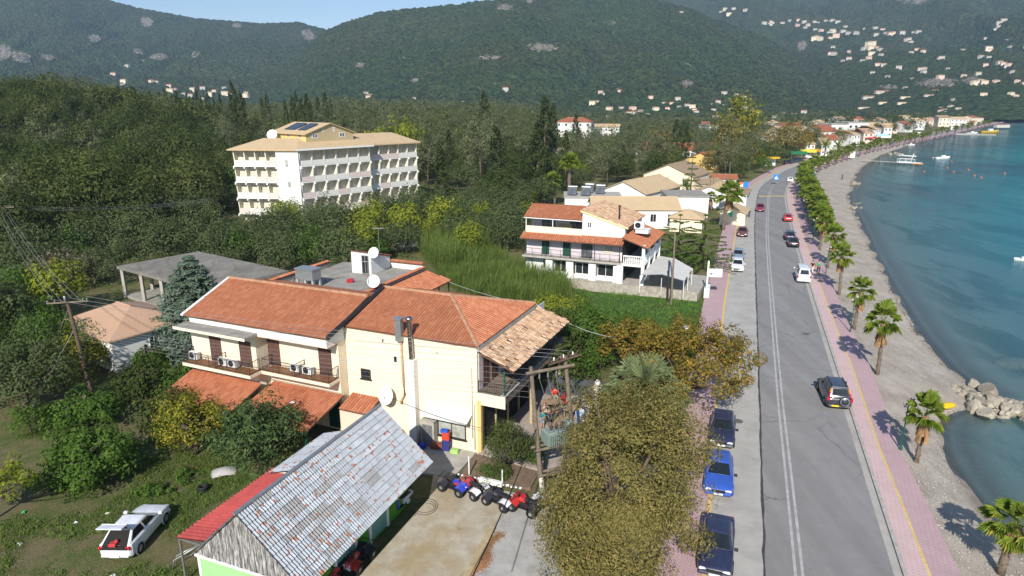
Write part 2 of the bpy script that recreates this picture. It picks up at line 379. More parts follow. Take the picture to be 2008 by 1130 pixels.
tr = t.n('ShaderNodeBsdfTransparent'); tr.inputs[0].default_value = (0.90,0.98,0.97,1)
fac = t.math('SUBTRACT', 1.0, t.math('POWER', 2.718, t.math('MULTIPLY', dep, -0.42)))
m1 = t.n('ShaderNodeMixShader'); t.l(fac, m1.inputs[0]); t.l(tr.outputs[0], m1.inputs[1]); t.l(dif.outputs[0], m1.inputs[2])
gl = t.n('ShaderNodeBsdfGlossy'); gl.inputs['Roughness'].default_value = 0.12
fr = t.n('ShaderNodeFresnel'); fr.inputs[0].default_value = 1.33
wv1 = t.noise(0.9,5,0.6,t.mapping(c,(1,0.5,1),(0,0,R(20)))); wv2 = t.noise(4.5,4,0.65,c)
bp = t.n('ShaderNodeBump'); bp.inputs['Strength'].default_value = 0.55; bp.inputs['Distance'].default_value = 0.12
t.l(t.math('ADD', wv1, t.math('MULTIPLY', wv2, 0.35)), bp.inputs['Height'])
for s_ in (gl, fr, dif): t.l(bp.outputs[0], s_.inputs['Normal'])
m2 = t.n('ShaderNodeMixShader'); t.l(t.math('MULTIPLY',fr.outputs[0],0.8), m2.inputs[0]); t.l(m1.outputs[0], m2.inputs[1]); t.l(gl.outputs[0], m2.inputs[2])
t.l(m2.outputs[0], t.out.inputs[0]); M['sea'] = t.m
# wooded hills
t = NT('wooded_hill'); c = t.coord(); rk = t.n('ShaderNodeAttribute', attribute_name='rock').outputs['Fac']
n1 = t.noise(0.004,6,0.6,c); n2 = t.noise(0.055,5,0.75,c); n3 = t.noise(0.16,3,0.7,c)
v = t.n('ShaderNodeTexVoronoi'); v.inputs['Scale'].default_value = 0.13; t.l(c, v.inputs['Vector'])
g = t.math('ADD', t.math('MULTIPLY', n2, 0.55), t.math('MULTIPLY', v.outputs['Distance'], 0.30))
wood = t.ramp(g, [(0.24,(0.014,0.031,0.012)),(0.45,(0.043,0.069,0.024)),(0.62,(0.069,0.098,0.034)),(0.75,(0.118,0.142,0.058))])
wood2 = t.ramp(g, [(0.24,(0.020,0.030,0.011)),(0.5,(0.061,0.072,0.025)),(0.75,(0.138,0.132,0.062))])
col = t.mix(t.ramp(n1,[(0.42,0.0),(0.62,0.8)]), wood, wood2)
rock = t.ramp(n3,[(0.3,(0.12,0.11,0.09)),(0.6,(0.30,0.27,0.22))])
nr = t.noise(0.022,7,0.72,c); f = t.math('MULTIPLY', t.math('POWER', rk, 0.6), t.math('ADD', t.math('MULTIPLY', nr, 0.80), t.math('MULTIPLY', n3, 0.65))); f2 = t.math('MULTIPLY', t.noise(0.011,7,0.75,c), t.noise(0.05,4,0.7,c))
col = t.mix(t.ramp(f,[(0.55,0.0),(0.60,0.9)]), col, rock); col = t.mix(t.ramp(f2,[(0.385,0.0),(0.43,0.75)]), col, rock)
t.base(col); t.set(0.95,0,0.05); t.bump(t.math('SUBTRACT', n2, t.math('MULTIPLY', v.outputs['Distance'],0.6)), 1.0, 11.0); M['hill'] = t.m

# ------------------------------------------------------------------ land
def grid_mesh(name, X, Y, Z, mat, attrs=None, smooth=True):
    h, w = X.shape; V = np.stack([X,Y,Z],-1).reshape(-1,3)
    i = np.arange(h*w).reshape(h,w)
    F = np.stack([i[:-1,:-1], i[:-1,1:], i[1:,1:], i[1:,:-1]],-1).reshape(-1,4)
    return link(name, mesh_np(name, V, F, [mat], smooth=smooth, attrs=attrs))
rows = np.concatenate([np.arange(-70,140,1.6), np.geomspace(141,1300,140)])
tt = np.concatenate([-np.geomspace(1200,70,40), -np.arange(69,0.1,-1.1)])         # metres west of the promenade middle
Yg = np.repeat(rows[:,None], len(tt), 1); Xe = (XKR(rows)+0.6)[:,None]; Xg = Xe + tt[None,:]*(1+np.clip(Yg-400,0,1e9)/900)
Zg = gh(Xg, Yg)
near = sstep(0.0, 1.5, XKL(Yg)-2.4-Xg)
Zg = np.where(Xg > XKL(Yg)-2.5, -0.2, Zg*near + (1-near)*-0.1)
o = grid_mesh('ground', Xg, Yg, Zg, M['grass']); tag(o, kind='structure')
def strip(name, xa, xb, z, mat, y0=-60, y1=760, dy=1.5, kerb=None, nx=2):
    ys = np.concatenate([np.arange(y0, min(y1,240), dy), np.geomspace(240, y1, 60)[1:]]) if y1 > 240 else np.arange(y0,y1,dy)
    xs = np.stack([xa(ys)+(xb(ys)-xa(ys))*k/(nx-1) for k in range(nx)],1); Y = np.repeat(ys[:,None], nx, 1)
    Z = np.full_like(xs, z)
    if kerb is not None:      # vertical faces down both sides
        xs = np.concatenate([xs[:,:1], xs, xs[:,-1:]],1); Y = np.concatenate([Y[:,:1],Y,Y[:,-1:]],1); Z = np.concatenate([Z[:,:1]-kerb, Z, Z[:,-1:]-kerb],1)
    o = grid_mesh(name, xs, Y, Z, mat, smooth=False); tag(o, kind='structure'); return o
strip('road', lambda y: XCR(y), lambda y: XKR(y)+0.05, 0.0, M['asphalt'], nx=6)
strip('parking_strip', lambda y: XKL(y)-0.05, lambda y: XCR(y)-0.0, -0.004, M['strip'], nx=4)
off = lambda C, d: (lambda y: C(y)+d)
wob = lambda C, d, s: (lambda y: C(y)+d+ (fbm(np.asarray(y,float)*1.0, np.zeros_like(np.asarray(y,float)), 1.2, 4, s)-0.5)*0.16)
strip('road_seam', wob(XCR,-0.07,3), wob(XCR,0.07,9), 0.004, M['tar'], dy=0.4)
strip('gravel_edge', off(XKR,-0.42), off(XKR,0.04), 0.004, M['strip'], dy=0.6)
cen = Curve1(extend_back(GZ([(1558,1130),(1519,720),(1502,470),(1503,420),(1506,385),(1512,371),(1526,356),(1552,341),(1580,328),(1625,312),(1688,294),(1760,278),(1840,262),(1890,252)])))
strip('road_marking', off(cen,-0.02), off(cen,0.13), 0.0045, M['wline'])
strip('road_marking', off(cen,0.33), off(cen,0.48), 0.0045, M['wline'], y1=170)
strip('kerb', off(XKR,0.0), off(XKR,0.20), 0.115, M['kerb'], kerb=0.3)
prom_mid = lambda y: XKR(y) + (XPR(y)-XKR(y))*0.46
strip('promenade', off(XKR,0.2), lambda y: prom_mid(y)-0.07, 0.12, M['pink'], kerb=0.4)
strip('promenade_line', lambda y: prom_mid(y)-0.07, lambda y: prom_mid(y)+0.07, 0.121, M['yline'], kerb=0.4)
strip('promenade', lambda y: prom_mid(y)+0.07, lambda y: XPR(y), 0.12, M['pinkdark'], kerb=1.0)
strip('pavement_line', off(XKL,-0.22), off(XKL,0.0), 0.12, M['yline'], kerb=0.4)
strip('pavement', off(XKL,-2.5), off(XKL,-0.22), 0.12, M['pinkdark'], kerb=0.4)
# speed-hump bars in yellowish paint across the road
y0 = G(1510,385).y
for k in range(7):
    y = y0 + 0.02*k; xa = float(XCR(y)); xb = float(XKR(y)); x = lerp(xa+0.7, xb-0.6, k/6)
    b = MB(); b.box(x-0.32, x+0.32, y-0.9, y+0.9, -0.02, 0.006); b.build('road_marking', M['yline'], kind='structure')
for k,(px,py) in enumerate(((1447,826),(1580,655),(1436,640))):
    q = G(px,py,0); b = MB(); b.lathe([(0.001,0.008),(0.33,0.008),(0.36,0.004)],18,0,Matrix.Translation((q.x,q.y,0.0))); b.build('manhole_cover', simple('cast_iron',(0.11,0.10,0.095),0.7,0.3,20), kind='structure')
# beach and sea bed, one sheet running out under the water
rows = np.concatenate([np.arange(-60,150,0.8), np.geomspace(150.5,1000,150)])
dcol = np.concatenate([np.linspace(0,1,14), 1+np.array([0.4,1,1.8,3,4.5,6.5,9,13,18,26,40,70,140,300,700,1600])])
xp = XPR(rows)-0.3; xs = XSH(rows); D = np.repeat(dcol[None,:], len(rows), 0); Yb = np.repeat(rows[:,None], len(dcol), 1)
Xb = np.where(D<=1, xp[:,None]+(xs-xp)[:,None]*D, xs[:,None]+(D-1))
Zb = np.where(D<=1, -0.12-0.88*D**1.3, -1.0-0.10*np.clip(D-1,0,8)**1.15-0.045*np.clip(D-9,0,150))
Zb = Zb + (fbm(Xb,Yb,3.0,4,2)-0.5)*0.28*np.clip(D*6,0,1)*np.where(D>1,0.6,1.0)*np.clip((1.12-np.abs(D-1.0)*0+0.2),0,1)
dist = np.where(D<=1, (D-1)*(xs-xp)[:,None], D-1)
wet = np.clip(0.5+dist*0.16,0,1); wet = np.where(dist>1.5, np.clip(0.6+(dist-1.5)*0.05,0,1), wet)
o = grid_mesh('beach', Xb, Yb, Zb, M['sand'], {'wet': wet}); tag(o, kind='structure')
rows = np.concatenate([np.arange(-60,200,2.0), np.geomspace(202,3800,120)])
dc = np.concatenate([np.array([-6,-3,-1.5,0,1,2,3.5,5,7,10,14,20,28,40]), np.geomspace(55,4500,24)])
xs = XSH(rows); Yb = np.repeat(rows[:,None], len(dc), 1); Db = np.repeat(dc[None,:], len(rows), 0); Xb = xs[:,None]+Db
depth = np.clip(0.09*np.clip(Db,0,8)**1.15+0.06*np.clip(Db-8,0,400), 0, 40)
far_bay = sstep(700,900,Yb)
o = grid_mesh('sea', Xb, Yb, np.full_like(Xb,-1.0), M['sea'], {'depth': depth}); tag(o, kind='structure')

# ------------------------------------------------------------------ hills
def slope_row(y): v = 565-y; return (-FPX*sp+v*cp)/(FPX*cp+v*sp)
acol = np.linspace(-500, 2600, 820)
def layer(crest, Y0, Y1, z0, rown):
    c = np.array(crest, float); row = np.interp(acol, c[:,0], c[:,1]); Y0 = np.interp(acol, [p[0] for p in Y0],[p[1] for p in Y0]) if hasattr(Y0,'__len__') else np.full_like(acol,Y0)
    Y1 = np.interp(acol, [p[0] for p in Y1],[p[1] for p in Y1]) if hasattr(Y1,'__len__') else np.full_like(acol,Y1)
    s = np.array([slope_row(r) for r in row]); zc = CH + Y1*s
    T = np.linspace(0, 1.35, rown)[:,None]
    Y = Y0[None,:] + (Y1-Y0)[None,:]*T; X = Y*((acol-1004)/1346.0)[None,:]
    prof = np.where(T<=1, np.sin(np.clip(T,0,1)*math.pi/2)**1.0*0.45 + 0.55*np.clip(T,0,1), 1-2.2*np.clip(T-1,0,1))
    Z = z0 + (zc[None,:]-z0)*prof
    gul = (np.abs(fbm(X*1.0,Y*0.35,230,5,11)-0.5)*2)**0.8; amp = (zc[None,:]-z0)*0.26*np.clip(T*3,0,1)*np.clip((1.0-T)*4,0,1)
    Z = Z - amp*(1-gul)*0.9 + (fbm(X,Y,60,4,3)-0.5)*14*np.clip(T*4,0,1)*np.clip((1.03-T)*6,0.25,1)
    Z = Z + (rng.random(Z.shape)-0.5)*7.0*np.clip(T*8,0,1)
    return X, Y, Z
def rockmask(X, Y, Z, spots):
    d = Y; a = 1004+1346*X/Y; sl = (Z-CH)/Y
    v_ = 565 - np.array(0); row = 200 - sl*1346*0.985
    m = np.zeros_like(X)
    for (px,py,rx,ry) in spots: m = np.maximum(m, np.exp(-(((a-px)/rx)**2+((row-py)/ry)**2)))
    return m
HILLS = []
def hill(crest, Y0, Y1, z0, rown, spots=()):
    X,Y,Z = layer(crest, Y0, Y1, z0, rown); o = grid_mesh('hill', X, Y, Z, M['hill'], {'rock': rockmask(X,Y,Z,spots)}, smooth=True)
    tag(o, kind='structure'); HILLS.append((X,Y,Z)); return o
hill([(-500,-70),(0,-50),(100,-42),(200,-14),(250,2),(300,16),(400,35),(470,42),(520,46),(600,44),(648,57),(750,75),(900,100),(1100,170),(1200,230),(2600,260)], 1150, 2500, 2, 240,
     [(15,110,50,20),(60,120,25,14),(310,55,16,12),(325,118,26,9),(615,78,18,14),(480,62,14,8),(395,113,14,9),(285,108,14,8),(205,85,18,9),(110,118,20,8)])
hill([(-500,260),(380,230),(500,185),(545,162),(590,118),(645,60),(700,38),(760,22),(840,15),(900,8),(1000,-6),(1100,-16),(1200,-14),(1290,2),(1345,18),(1400,42),(1500,78),(1560,112),(1600,150),(1650,200),(1720,232),(2600,260)], 900, 1750, 4, 230,
     [(820,18,24,7),(990,30,22,9),(1035,20,12,6),(710,132,18,7),(960,118,40,5),(1570,100,9,10),(815,160,14,6),(1060,100,40,12),(1345,165,20,10)])
hill([(-500,200),(900,80),(1100,10),(1250,-20),(1300,-40),(1500,-70),(1800,-95),(2050,-95),(2300,-80),(2600,-50)], [(-500,1500),(1500,1250),(1700,1000),(1850,860),(1960,790),(2100,770),(2600,760)], 3300, 2, 260,
     [(1760,8,60,22),(1850,5,40,18),(1530,6,110,9),(1385,5,50,9),(1830,165,60,14),(1700,228,60,8),(1740,172,30,6),(1560,98,14,12),(1900,160,30,10)])
# air
hz = NT('haze_air'); hz.t.nodes.remove(hz.b); pv = hz.n('ShaderNodeVolumePrincipled'); pv.inputs['Color'].default_value = (0.50,0.70,1.0,1)
pv.inputs['Density'].default_value = 0.00013; pv.inputs['Anisotropy'].default_value = 0.1; hz.l(pv.outputs[0], hz.out.inputs['Volume'])
b = MB(); b.box(-5200,6800,-400,5000,-16,840); o = b.build('haze', hz.m, kind='stuff'); o.visible_shadow = True
# ------------------------------------------------------------------ roofs and house pieces
def tile_mat(name, cs, rough=0.85):
    """per-tile colour from a random value per tile, moss and soot from noise"""
    t = NT(name); g = t.n('ShaderNodeNewGeometry'); rnd = g.outputs['Random Per Island']
    n1 = t.noise(0.55, 6, 0.65); n2 = t.noise(6, 5, 0.7)
    col = t.ramp(rnd, [(0.0,cs[0]),(0.35,cs[1]),(0.7,cs[2]),(1.0,cs[3])])
    col = t.mix(t.ramp(n1,[(0.50,0.0),(0.75,0.40)]), col, tuple(x*0.5 for x in cs[1])); col = t.mix(t.ramp(n2,[(0.64,0.0),(0.78,0.45)]), col, (0.12,0.07,0.05))
    t.base(col); t.set(rough,0,0.2); t.bump(n2,0.3,0.01); return t.m
M['tile'] = tile_mat('terracotta_tile', [(0.335,0.122,0.062),(0.36,0.135,0.068),(0.38,0.148,0.076),(0.42,0.178,0.095)])
M['tile_or'] = tile_mat('orange_terracotta_tile', [(0.36,0.125,0.062),(0.41,0.15,0.076),(0.435,0.168,0.088),(0.47,0.195,0.105)])
M['tile_tan'] = tile_mat('weathered_tan_tile', [(0.25,0.15,0.09),(0.42,0.27,0.17),(0.50,0.33,0.21),(0.56,0.41,0.28)])
M['roof_under'] = simple('roof_underlay', (0.12,0.06,0.04), 0.95, 0.3, 5)
M['ridge'] = simple('ridge_mortar', (0.36,0.20,0.12), 0.95, 0.3, 3, bump=0.5)
def corr_roof(name, c1, c2, scale=3.2, axis=0):
    """far roofs: rows of tiles as wave relief"""
    t = NT(name); n = t.noise(0.7,6,0.65); n2 = t.noise(5,4,0.7)
    col = t.mix(t.ramp(n2,[(0.35,0.0),(0.7,1.0)]), t.ramp(n,[(0.3,c1),(0.7,c2)]), c1)
    w = t.n('ShaderNodeTexWave'); w.inputs['Scale'].default_value = scale; w.inputs['Distortion'].default_value = 0.4
    w.bands_direction = 'X' if axis == 0 else 'Y'; t.l(t.coord(), w.inputs['Vector'])
    t.base(t.mix(t.math('MULTIPLY', w.outputs['Fac'], 0.25), col, tuple(x*0.6 for x in c1))); t.set(0.9,0,0.15); t.bump(w.outputs['Fac'],0.5,0.05); return t.m
M['rtan'] = corr_roof('tan_roof', (0.50,0.37,0.22),(0.60,0.46,0.29)); M['rtan_d'] = corr_roof('dull_tan_roof', (0.30,0.22,0.14),(0.40,0.31,0.21))
M['rred'] = corr_roof('red_roof', (0.30,0.10,0.055),(0.40,0.155,0.085)); M['rpeach'] = corr_roof('peach_roof', (0.46,0.29,0.19),(0.55,0.36,0.25))

def tiles(name, P, mat, parent, cw=0.22, rl=0.36, h=0.085, jitter=0.006, miss=0.0, lift=0.03, seed=1):
    """rows of half-round cover tiles on the plane polygon P (eave first two corners), each tile its own arch; under it a solid sheet"""
    rg = random.Random(seed); P = [Vector(p) for p in P]; e = (P[1]-P[0]).normalized(); nrm = (P[1]-P[0]).cross(P[2]-P[1]).normalized()
    if nrm.z < 0: nrm = -nrm
    s = nrm.cross(e).normalized()
    if s.z < 0: s = -s
    Q = [((p-P[0]).dot(e), (p-P[0]).dot(s)) for p in P]; amin = min(q[0] for q in Q); amax = max(q[0] for q in Q)
    V = []; F = []; n = int((amax-amin)/cw)
    prof = [(-0.47,0.0),(-0.25,0.85),(0.25,0.85),(0.47,0.0)]
    for i in range(n):
        a = amin + (i+0.5)*(amax-amin)/n; bs = []
        for k in range(len(Q)):
            (a0,b0),(a1,b1) = Q[k], Q[(k+1)%len(Q)]
            if (a0-a)*(a1-a) < 0: bs.append(b0+(b1-b0)*(a-a0)/(a1-a0))
        if len(bs) < 2: continue
        b0, b1 = min(bs), max(bs); m = max(1, round((b1-b0)/rl)); st = (b1-b0)/m
        for j in range(m):
            if rg.random() < miss: continue
            ba = b0+j*st - 0.04 + rg.uniform(-jitter,jitter); bb = b0+(j+1)*st; da = rg.uniform(-jitter,jitter); up = rg.uniform(0,jitter)
            base = len(V)
            for bv, dz, wd in ((ba, lift+up, 1.0),(bb, lift-0.015, 0.86)):
                for (u,z) in prof: V.append(P[0]+e*(a+da+u*cw*wd)+s*bv+nrm*(dz+z*h))
            for k in range(3): F.append((base+k, base+k+1, base+5+k, base+4+k))
            F.append((base,base+3,base+2,base+1))
    me = mesh_np(name, np.array([tuple(v) for v in V]), np.array(F), [mat]); o = link(name, me, parent); tag(o, kind='stuff')
    b = MB(); b.slab([p+nrm*0.02 for p in P], 0.12, 0); b.build('roof_deck', M['roof_under'], parent); return o
def ridge(p0, p1, parent, mat=None, r=0.13, name='ridge_tiles'):
    p0, p1 = Vector(p0), Vector(p1); b = MB(); n = max(2, int((p1-p0).length/0.38)); rg = random.Random(3)
    for k in range(n):
        a = p0.lerp(p1, k/n); c = p0.lerp(p1, (k+1.1)/n); j = Vector((0,0,rg.uniform(-0.012,0.012))); b.tube(a+j, c+j, r*rg.uniform(0.95,1.08), r*0.9, 7, 0, False)
    return b.build(name, mat or M['ridge'], parent, kind='stuff')
def on_wall(o, d, nrm):                     # frame on a wall: x along it, y outward, z up
    d = Vector(d).normalized(); nrm = Vector(nrm).normalized()
    return Matrix((( d.x,nrm.x,0,o[0]),(d.y,nrm.y,0,o[1]),(d.z,nrm.z,1,o[2]),(0,0,0,1)))
def window(parent, Mx, w, h, frame='whitepaint', pane='glass', mull=1, t=0.06, sill=True, label=None, name='window', lite=False):
    """frame with mullions proud of the wall, pane set back inside it; origin at the lower left corner"""
    b = MB()
    b.box(0,t,0.0,0.06,0,h,0,Mx); b.box(w-t,w,0.0,0.06,0,h,0,Mx); b.box(t,w-t,0.0,0.06,0,t,0,Mx); b.box(t,w-t,0.0,0.06,h-t,h,0,Mx)
    for k in range(mull): x = t+(w-2*t)*(k+1)/(mull+1); b.box(x-t*0.4,x+t*0.4,0.0,0.052,t,h-t,0,Mx)
    if sill: b.box(-0.08,w+0.08,0.0,0.12,-0.07,-0.003,0,Mx)
    f = b.build(name, M[frame], parent)
    if label: f['label'] = label
    g = MB(); g.box(t*0.8,w-t*0.8,0.004,0.025,t*0.8,h-t*0.8,0,Mx); g.build('pane', M[pane], f); return f
def shutter_door(parent, Mx, w, h, mat='shutter', name='shutter_door', n=14):
    b = MB(); b.box(0,w,0.002,0.03,0,h,0,Mx)
    b.box(0,0.06,0.03,0.055,0,h,0,Mx); b.box(w-0.06,w,0.03,0.055,0,h,0,Mx); b.box(w/2-0.04,w/2+0.04,0.03,0.055,0,h,0,Mx)
    for k in range(n): z = 0.06+(h-0.12)*k/n; b.box(0.06,w/2-0.04,0.03,0.045,z,z+(h-0.12)/n*0.6,0,Mx); b.box(w/2+0.04,w-0.06,0.03,0.045,z,z+(h-0.12)/n*0.6,0,Mx)
    return b.build(name, M[mat], parent)
def railing(parent, pts, h=0.95, mat='iron', gap=0.13, post=1.2, r=0.018, name='railing'):
    b = MB(); pts = [Vector(p) for p in pts]; U = Vector((0,0,1))
    for i in range(len(pts)-1):
        p, q = pts[i], pts[i+1]; L = (q-p).length
        for z, rr in ((h,r*1.4),(0.10,r)): b.tube(p+U*z, q+U*z, rr, n=5, cap=False)
        for k in range(int(L/gap)+1): x = p.lerp(q, k*gap/L); b.tube(x+U*0.1, x+U*h, 0.009, n=4, cap=False)
        m = max(1,int(L/post))
        for k in range(m+1): x = p.lerp(q, k/m); b.tube(x, x+U*(h+0.02), r*1.3, n=5)
    return b.build(name, M[mat], parent)
def wall(parent, *a, mat='cream', name='wall', bev=0): b = MB(); b.box(*a, bev=bev); return b.build(name, M[mat], parent)
def ac_unit(loc, rz, label, s=1.0):
    o = empty('air_conditioner', loc, rz, label, 'air conditioner', 'outdoor air conditioner units')
    b = MB(); b.box(-0.4*s,0.4*s,-0.15*s,0.15*s,0.05,0.62*s,0,None,0.02); b.build('casing', M['whitepaint'], o)
    b = MB(); b.lathe([(0.001,0.0),(0.2*s,0.0),(0.22*s,0.015),(0.24*s,0.0)], 14, 0, Matrix.Translation((-0.1*s,-0.155*s,0.33*s)) @ Matrix.Rotation(math.pi/2,4,'X')); b.build('fan_grille', M['black'], o)
    b = MB(); b.box(-0.35*s,-0.29*s,-0.16*s,0.16*s,0,0.05); b.box(0.29*s,0.35*s,-0.16*s,0.16*s,0,0.05); b.build('foot', M['iron'], o); return o
def dish(loc, aim, r, label, mast=1.0, tilt=R(35)):
    """satellite dish: bowl, arm, receiver, mast down to loc"""
    o = empty('satellite_dish', loc, 0, label, 'satellite dish')
    b = MB(); b.tube((0,0,0),(0,0,mast),0.03); b.build('mast', M['metal'], o)
    d = Vector((math.cos(aim)*math.cos(tilt), math.sin(aim)*math.cos(tilt), math.sin(tilt))); q = d.to_track_quat('Z','Y').to_matrix().to_4x4()
    T = Matrix.Translation(Vector((0,0,mast))+d*0.08) @ q
    b = MB(); pr = [(r*k/7, 0.22*r*(k/7)**2*1.0) for k in range(8)]; b.lathe([(max(1e-3,a),z) for a,z in pr]+[(r+0.02,0.22*r)]+[(max(1e-3,a),z-0.02) for a,z in reversed(pr)], 22, 0, T); b.build('bowl', M['whitepaint'], o)
    b = MB(); b.tube(T@Vector((0,-r*0.95,0.2*r)), T@Vector((0,-r*0.1,r*0.85)), 0.02); b.tube(T@Vector((r*0.8,0.3*r,0.2*r)), T@Vector((0,-r*0.1,r*0.85)), 0.012); b.build('arm', M['metal'], o)
    b = MB(); b.ball(T@Vector((0,-r*0.1,r*0.85)), 0.07, 8); b.build('receiver', M['whitepaint'], o); return o

# ================================================================== the cream house with tiled roofs
AANG = R(-23.28)
A = empty('cream_house', (-2.2,38.55,0), AANG, 'cream two storey house with orange tiled roofs beside the grey shed', 'house')
# right block
b = MB(); b.poly([(-10,0,-0.5),(0,0,-0.5),(0,0,7.38),(-10,0,7.38)]); b.poly([(0,0,-0.5),(0,9.6,-0.5),(0,9.6,7.38),(0,0,7.38)]); b.poly([(0,9.6,-0.5),(-10,9.6,-0.5),(-10,9.6,7.38),(0,9.6,7.38)]); b.poly([(-10,9.6,-0.5),(-10,0,-0.5),(-10,0,7.38),(-10,4.7,8.75),(-10,9.6,7.38)]); b.build('wall', M['cream'], A)
eL,eR,fR,fL = (-9.95,-0.12,7.40),(0.12,-0.12,7.40),(0.12,9.72,7.40),(-9.95,9.72,7.40); rL,rA = (-9.95,4.75,8.83),(-4.3,4.75,8.83)
tiles('roof_tiles', [eL,eR,rA,rL], M['tile'], A, seed=1); tiles('roof_tiles', [eR,fR,rA], M['tile_or'], A, cw=0.26, seed=2); tiles('roof_tiles', [fR,fL,rL,rA], M['tile'], A, cw=0.26, seed=3)
ridge((-9.9,4.75,8.90),(-4.3,4.75,8.90),A); ridge((-4.3,4.75,8.90),(0.1,-0.1,7.47),A); ridge((-4.3,4.75,8.90),(0.1,9.7,7.47),A)
b = MB(); b.box(0.02,0.16,-0.05,9.65,7.02,7.34); b.build('eave_beam', M['concrete_l'], A)
# small things on the cream front wall
fw = lambda x,z: on_wall((x,0,z),(1,0,0),(0,-1,0))
window(A, fw(-8.85,3.75), 0.78, 0.72, 'iron','glass',1, 0.05); window(A, fw(-6.17,5.32), 0.34, 0.50, 'white','glass',0, 0.05, False)
window(A, fw(-2.95,0.70), 2.10, 1.38, 'iron','curtain',1, 0.07)
b = MB(); b.add([(-3.8,-0.02,2.62),(-0.4,-0.02,2.62),(-0.4,-0.85,2.30),(-3.8,-0.85,2.30),(-3.8,-0.02,2.58),(-0.4,-0.02,2.58),(-0.4,-0.85,2.26),(-3.8,-0.85,2.26)],[(0,1,2,3),(7,6,5,4),(3,2,6,7),(0,3,7,4),(1,5,6,2)])
for k in range(22): x=-3.72+k*0.155; b.tube((x,-0.03,2.63),(x,-0.86,2.31),0.03,n=5)
b.build('awning', M['white'], A)
ch = MB(); ch.box(-4.87,-4.31,-0.52,-0.003,-0.6,5.9,0,None,0.01); ch = ch.build('chimney', M['white'], A)
f = MB(); f.tube((-4.59,-0.28,5.88),(-4.66,-0.28,8.55),0.155,n=14); [f.tube((-4.59-0.07*k/12,-0.28,5.95+k*0.21),(-4.59-0.07*k/12,-0.28,5.975+k*0.21),0.175,n=14) for k in range(12)]; f.build('flue', M['steel'], ch)
f = MB(); f.lathe([(0.16,8.55),(0.24,8.58),(0.24,8.72),(0.12,8.80),(0.001,8.82)],14,0,Matrix.Translation((-4.66,-0.28,0))); f.build('flue_cap', M['steel'], ch)
ch = MB(); ch.box(-5.72,-5.28,-0.36,-0.003,7.0,8.5); ch.box(-5.80,-5.20,-0.44,0.08,8.5,8.60); ch.build('vent_box', M['metal'], A)
f = MB(); f.path([(-5.47,-0.10,7.0),(-5.42,-0.10,4.0),(-5.38,-0.10,3.2),(-5.50,-0.10,2.95),(-5.62,-0.10,2.75),(-5.66,-0.10,2.45)],0.075,8); f.build('downpipe', M['tile_tan'], A)
f = MB(); f.path([(-0.35,-0.06,5.9),(-0.35,-0.06,1.0)],0.025,6); f.path([(-0.2,-0.06,3.4),(-0.2,-0.06,0.2)],0.03,6); f.build('wall_cable', M['concrete_l'], A)
f = MB(); f.path([(-7.0,-0.04,6.6),(-6.9,-0.06,6.9),(-6.75,-0.25,6.75)],0.02,5); f.path([(-2.9,-0.05,6.6),(-2.7,-0.2,6.55)],0.02,5); f.build('wall_bracket', M['iron'], A)
f = MB(); f.box(-3.95,-2.95,-0.55,-0.003,-0.4,1.75,0,None,0.02); f.box(-3.98,-2.92,-0.60,0.0,1.75,1.82); mb = f.build('meter_cabinet', M['concrete_l'], A)
f = MB(); f.box(-3.82,-3.48,-0.575,-0.55,0.05,1.55); f.box(-3.44,-3.08,-0.575,-0.55,0.05,1.55); f.build('cabinet_door', M['metal'], mb)
# left wing, stepped in plan
WG = MB(); WG.box(-22.35,-16.25,-1.9,8.4,-0.5,6.42); WG.box(-16.25,-10.03,-0.8,8.4,-0.5,6.42); WG.build('wall', M['cream'], A)
b = MB(); b.box(-22.32,-10.05,-1.905,8.3,6.423,7.06); b.add([(-22.32,-1.9,7.06),(-22.32,8.3,7.06),(-22.32,2.75,8.6),(-10.05,-1.9,7.06),(-10.05,8.3,7.06),(-10.05,2.75,8.6)],[(0,2,1),(3,4,5)]); b.build('attic_wall', M['white'], A)
b = MB(); b.box(-16.25,-10.02,-1.92,-0.8,6.36,6.42); b.build('attic_soffit', M['peach'], A)
tiles('roof_tiles', [(-22.75,-2.0,7.10),(-9.95,-2.0,7.10),(-9.95,2.75,8.66),(-22.95,2.75,8.66)], M['tile'], A, seed=5); tiles('roof_tiles', [(-9.95,8.4,7.0),(-22.95,8.4,7.0),(-22.95,2.75,8.66),(-9.95,2.75,8.66)], M['tile'], A, cw=0.26, seed=6)
ridge((-22.95,2.75,8.73),(-9.95,2.75,8.73),A)
b = MB(); b.add([(-22.98,-2.05,7.04),(-22.72,-2.05,7.04),(-22.85,2.8,8.72),(-23.05,2.8,8.72),(-22.98,-2.05,7.16),(-22.72,-2.05,7.16),(-22.85,2.8,8.82),(-23.05,2.8,8.82)],[(3,2,1,0),(4,5,6,7),(0,1,5,4),(1,2,6,5),(2,3,7,6),(3,0,4,7)]); b.build('verge', M['white'], A)
b = MB(); n = 12
for k in range(n):
    t0, t1 = k/n, (k+1)/n; q = lambda t_, x: (x, lerp(-2.0,4.6,t_), lerp(7.16,8.86,t_)+0.03*math.sin(t_*9))
    b.tube(q(t0,-9.86), q(t1,-9.86), 0.17, n=7)
b.build('black_membrane_strip', M['black'], A)
b = MB(); b.slab([(-22.6,-3.1,6.60),(-15.95,-3.1,6.60),(-15.95,-1.91,6.62),(-22.6,-1.91,6.62)],0.17); b.build('canopy_slab', M['concrete'], A); b = MB(); b.box(-22.62,-15.93,-3.13,-3.10,6.40,6.595); b.build('canopy_edge', M['cream'], A)
w1 = lambda x,z: on_wall((x,-1.9,z),(1,0,0),(0,-1,0)); w2 = lambda x,z: on_wall((x,-0.8,z),(1,0,0),(0,-1,0))
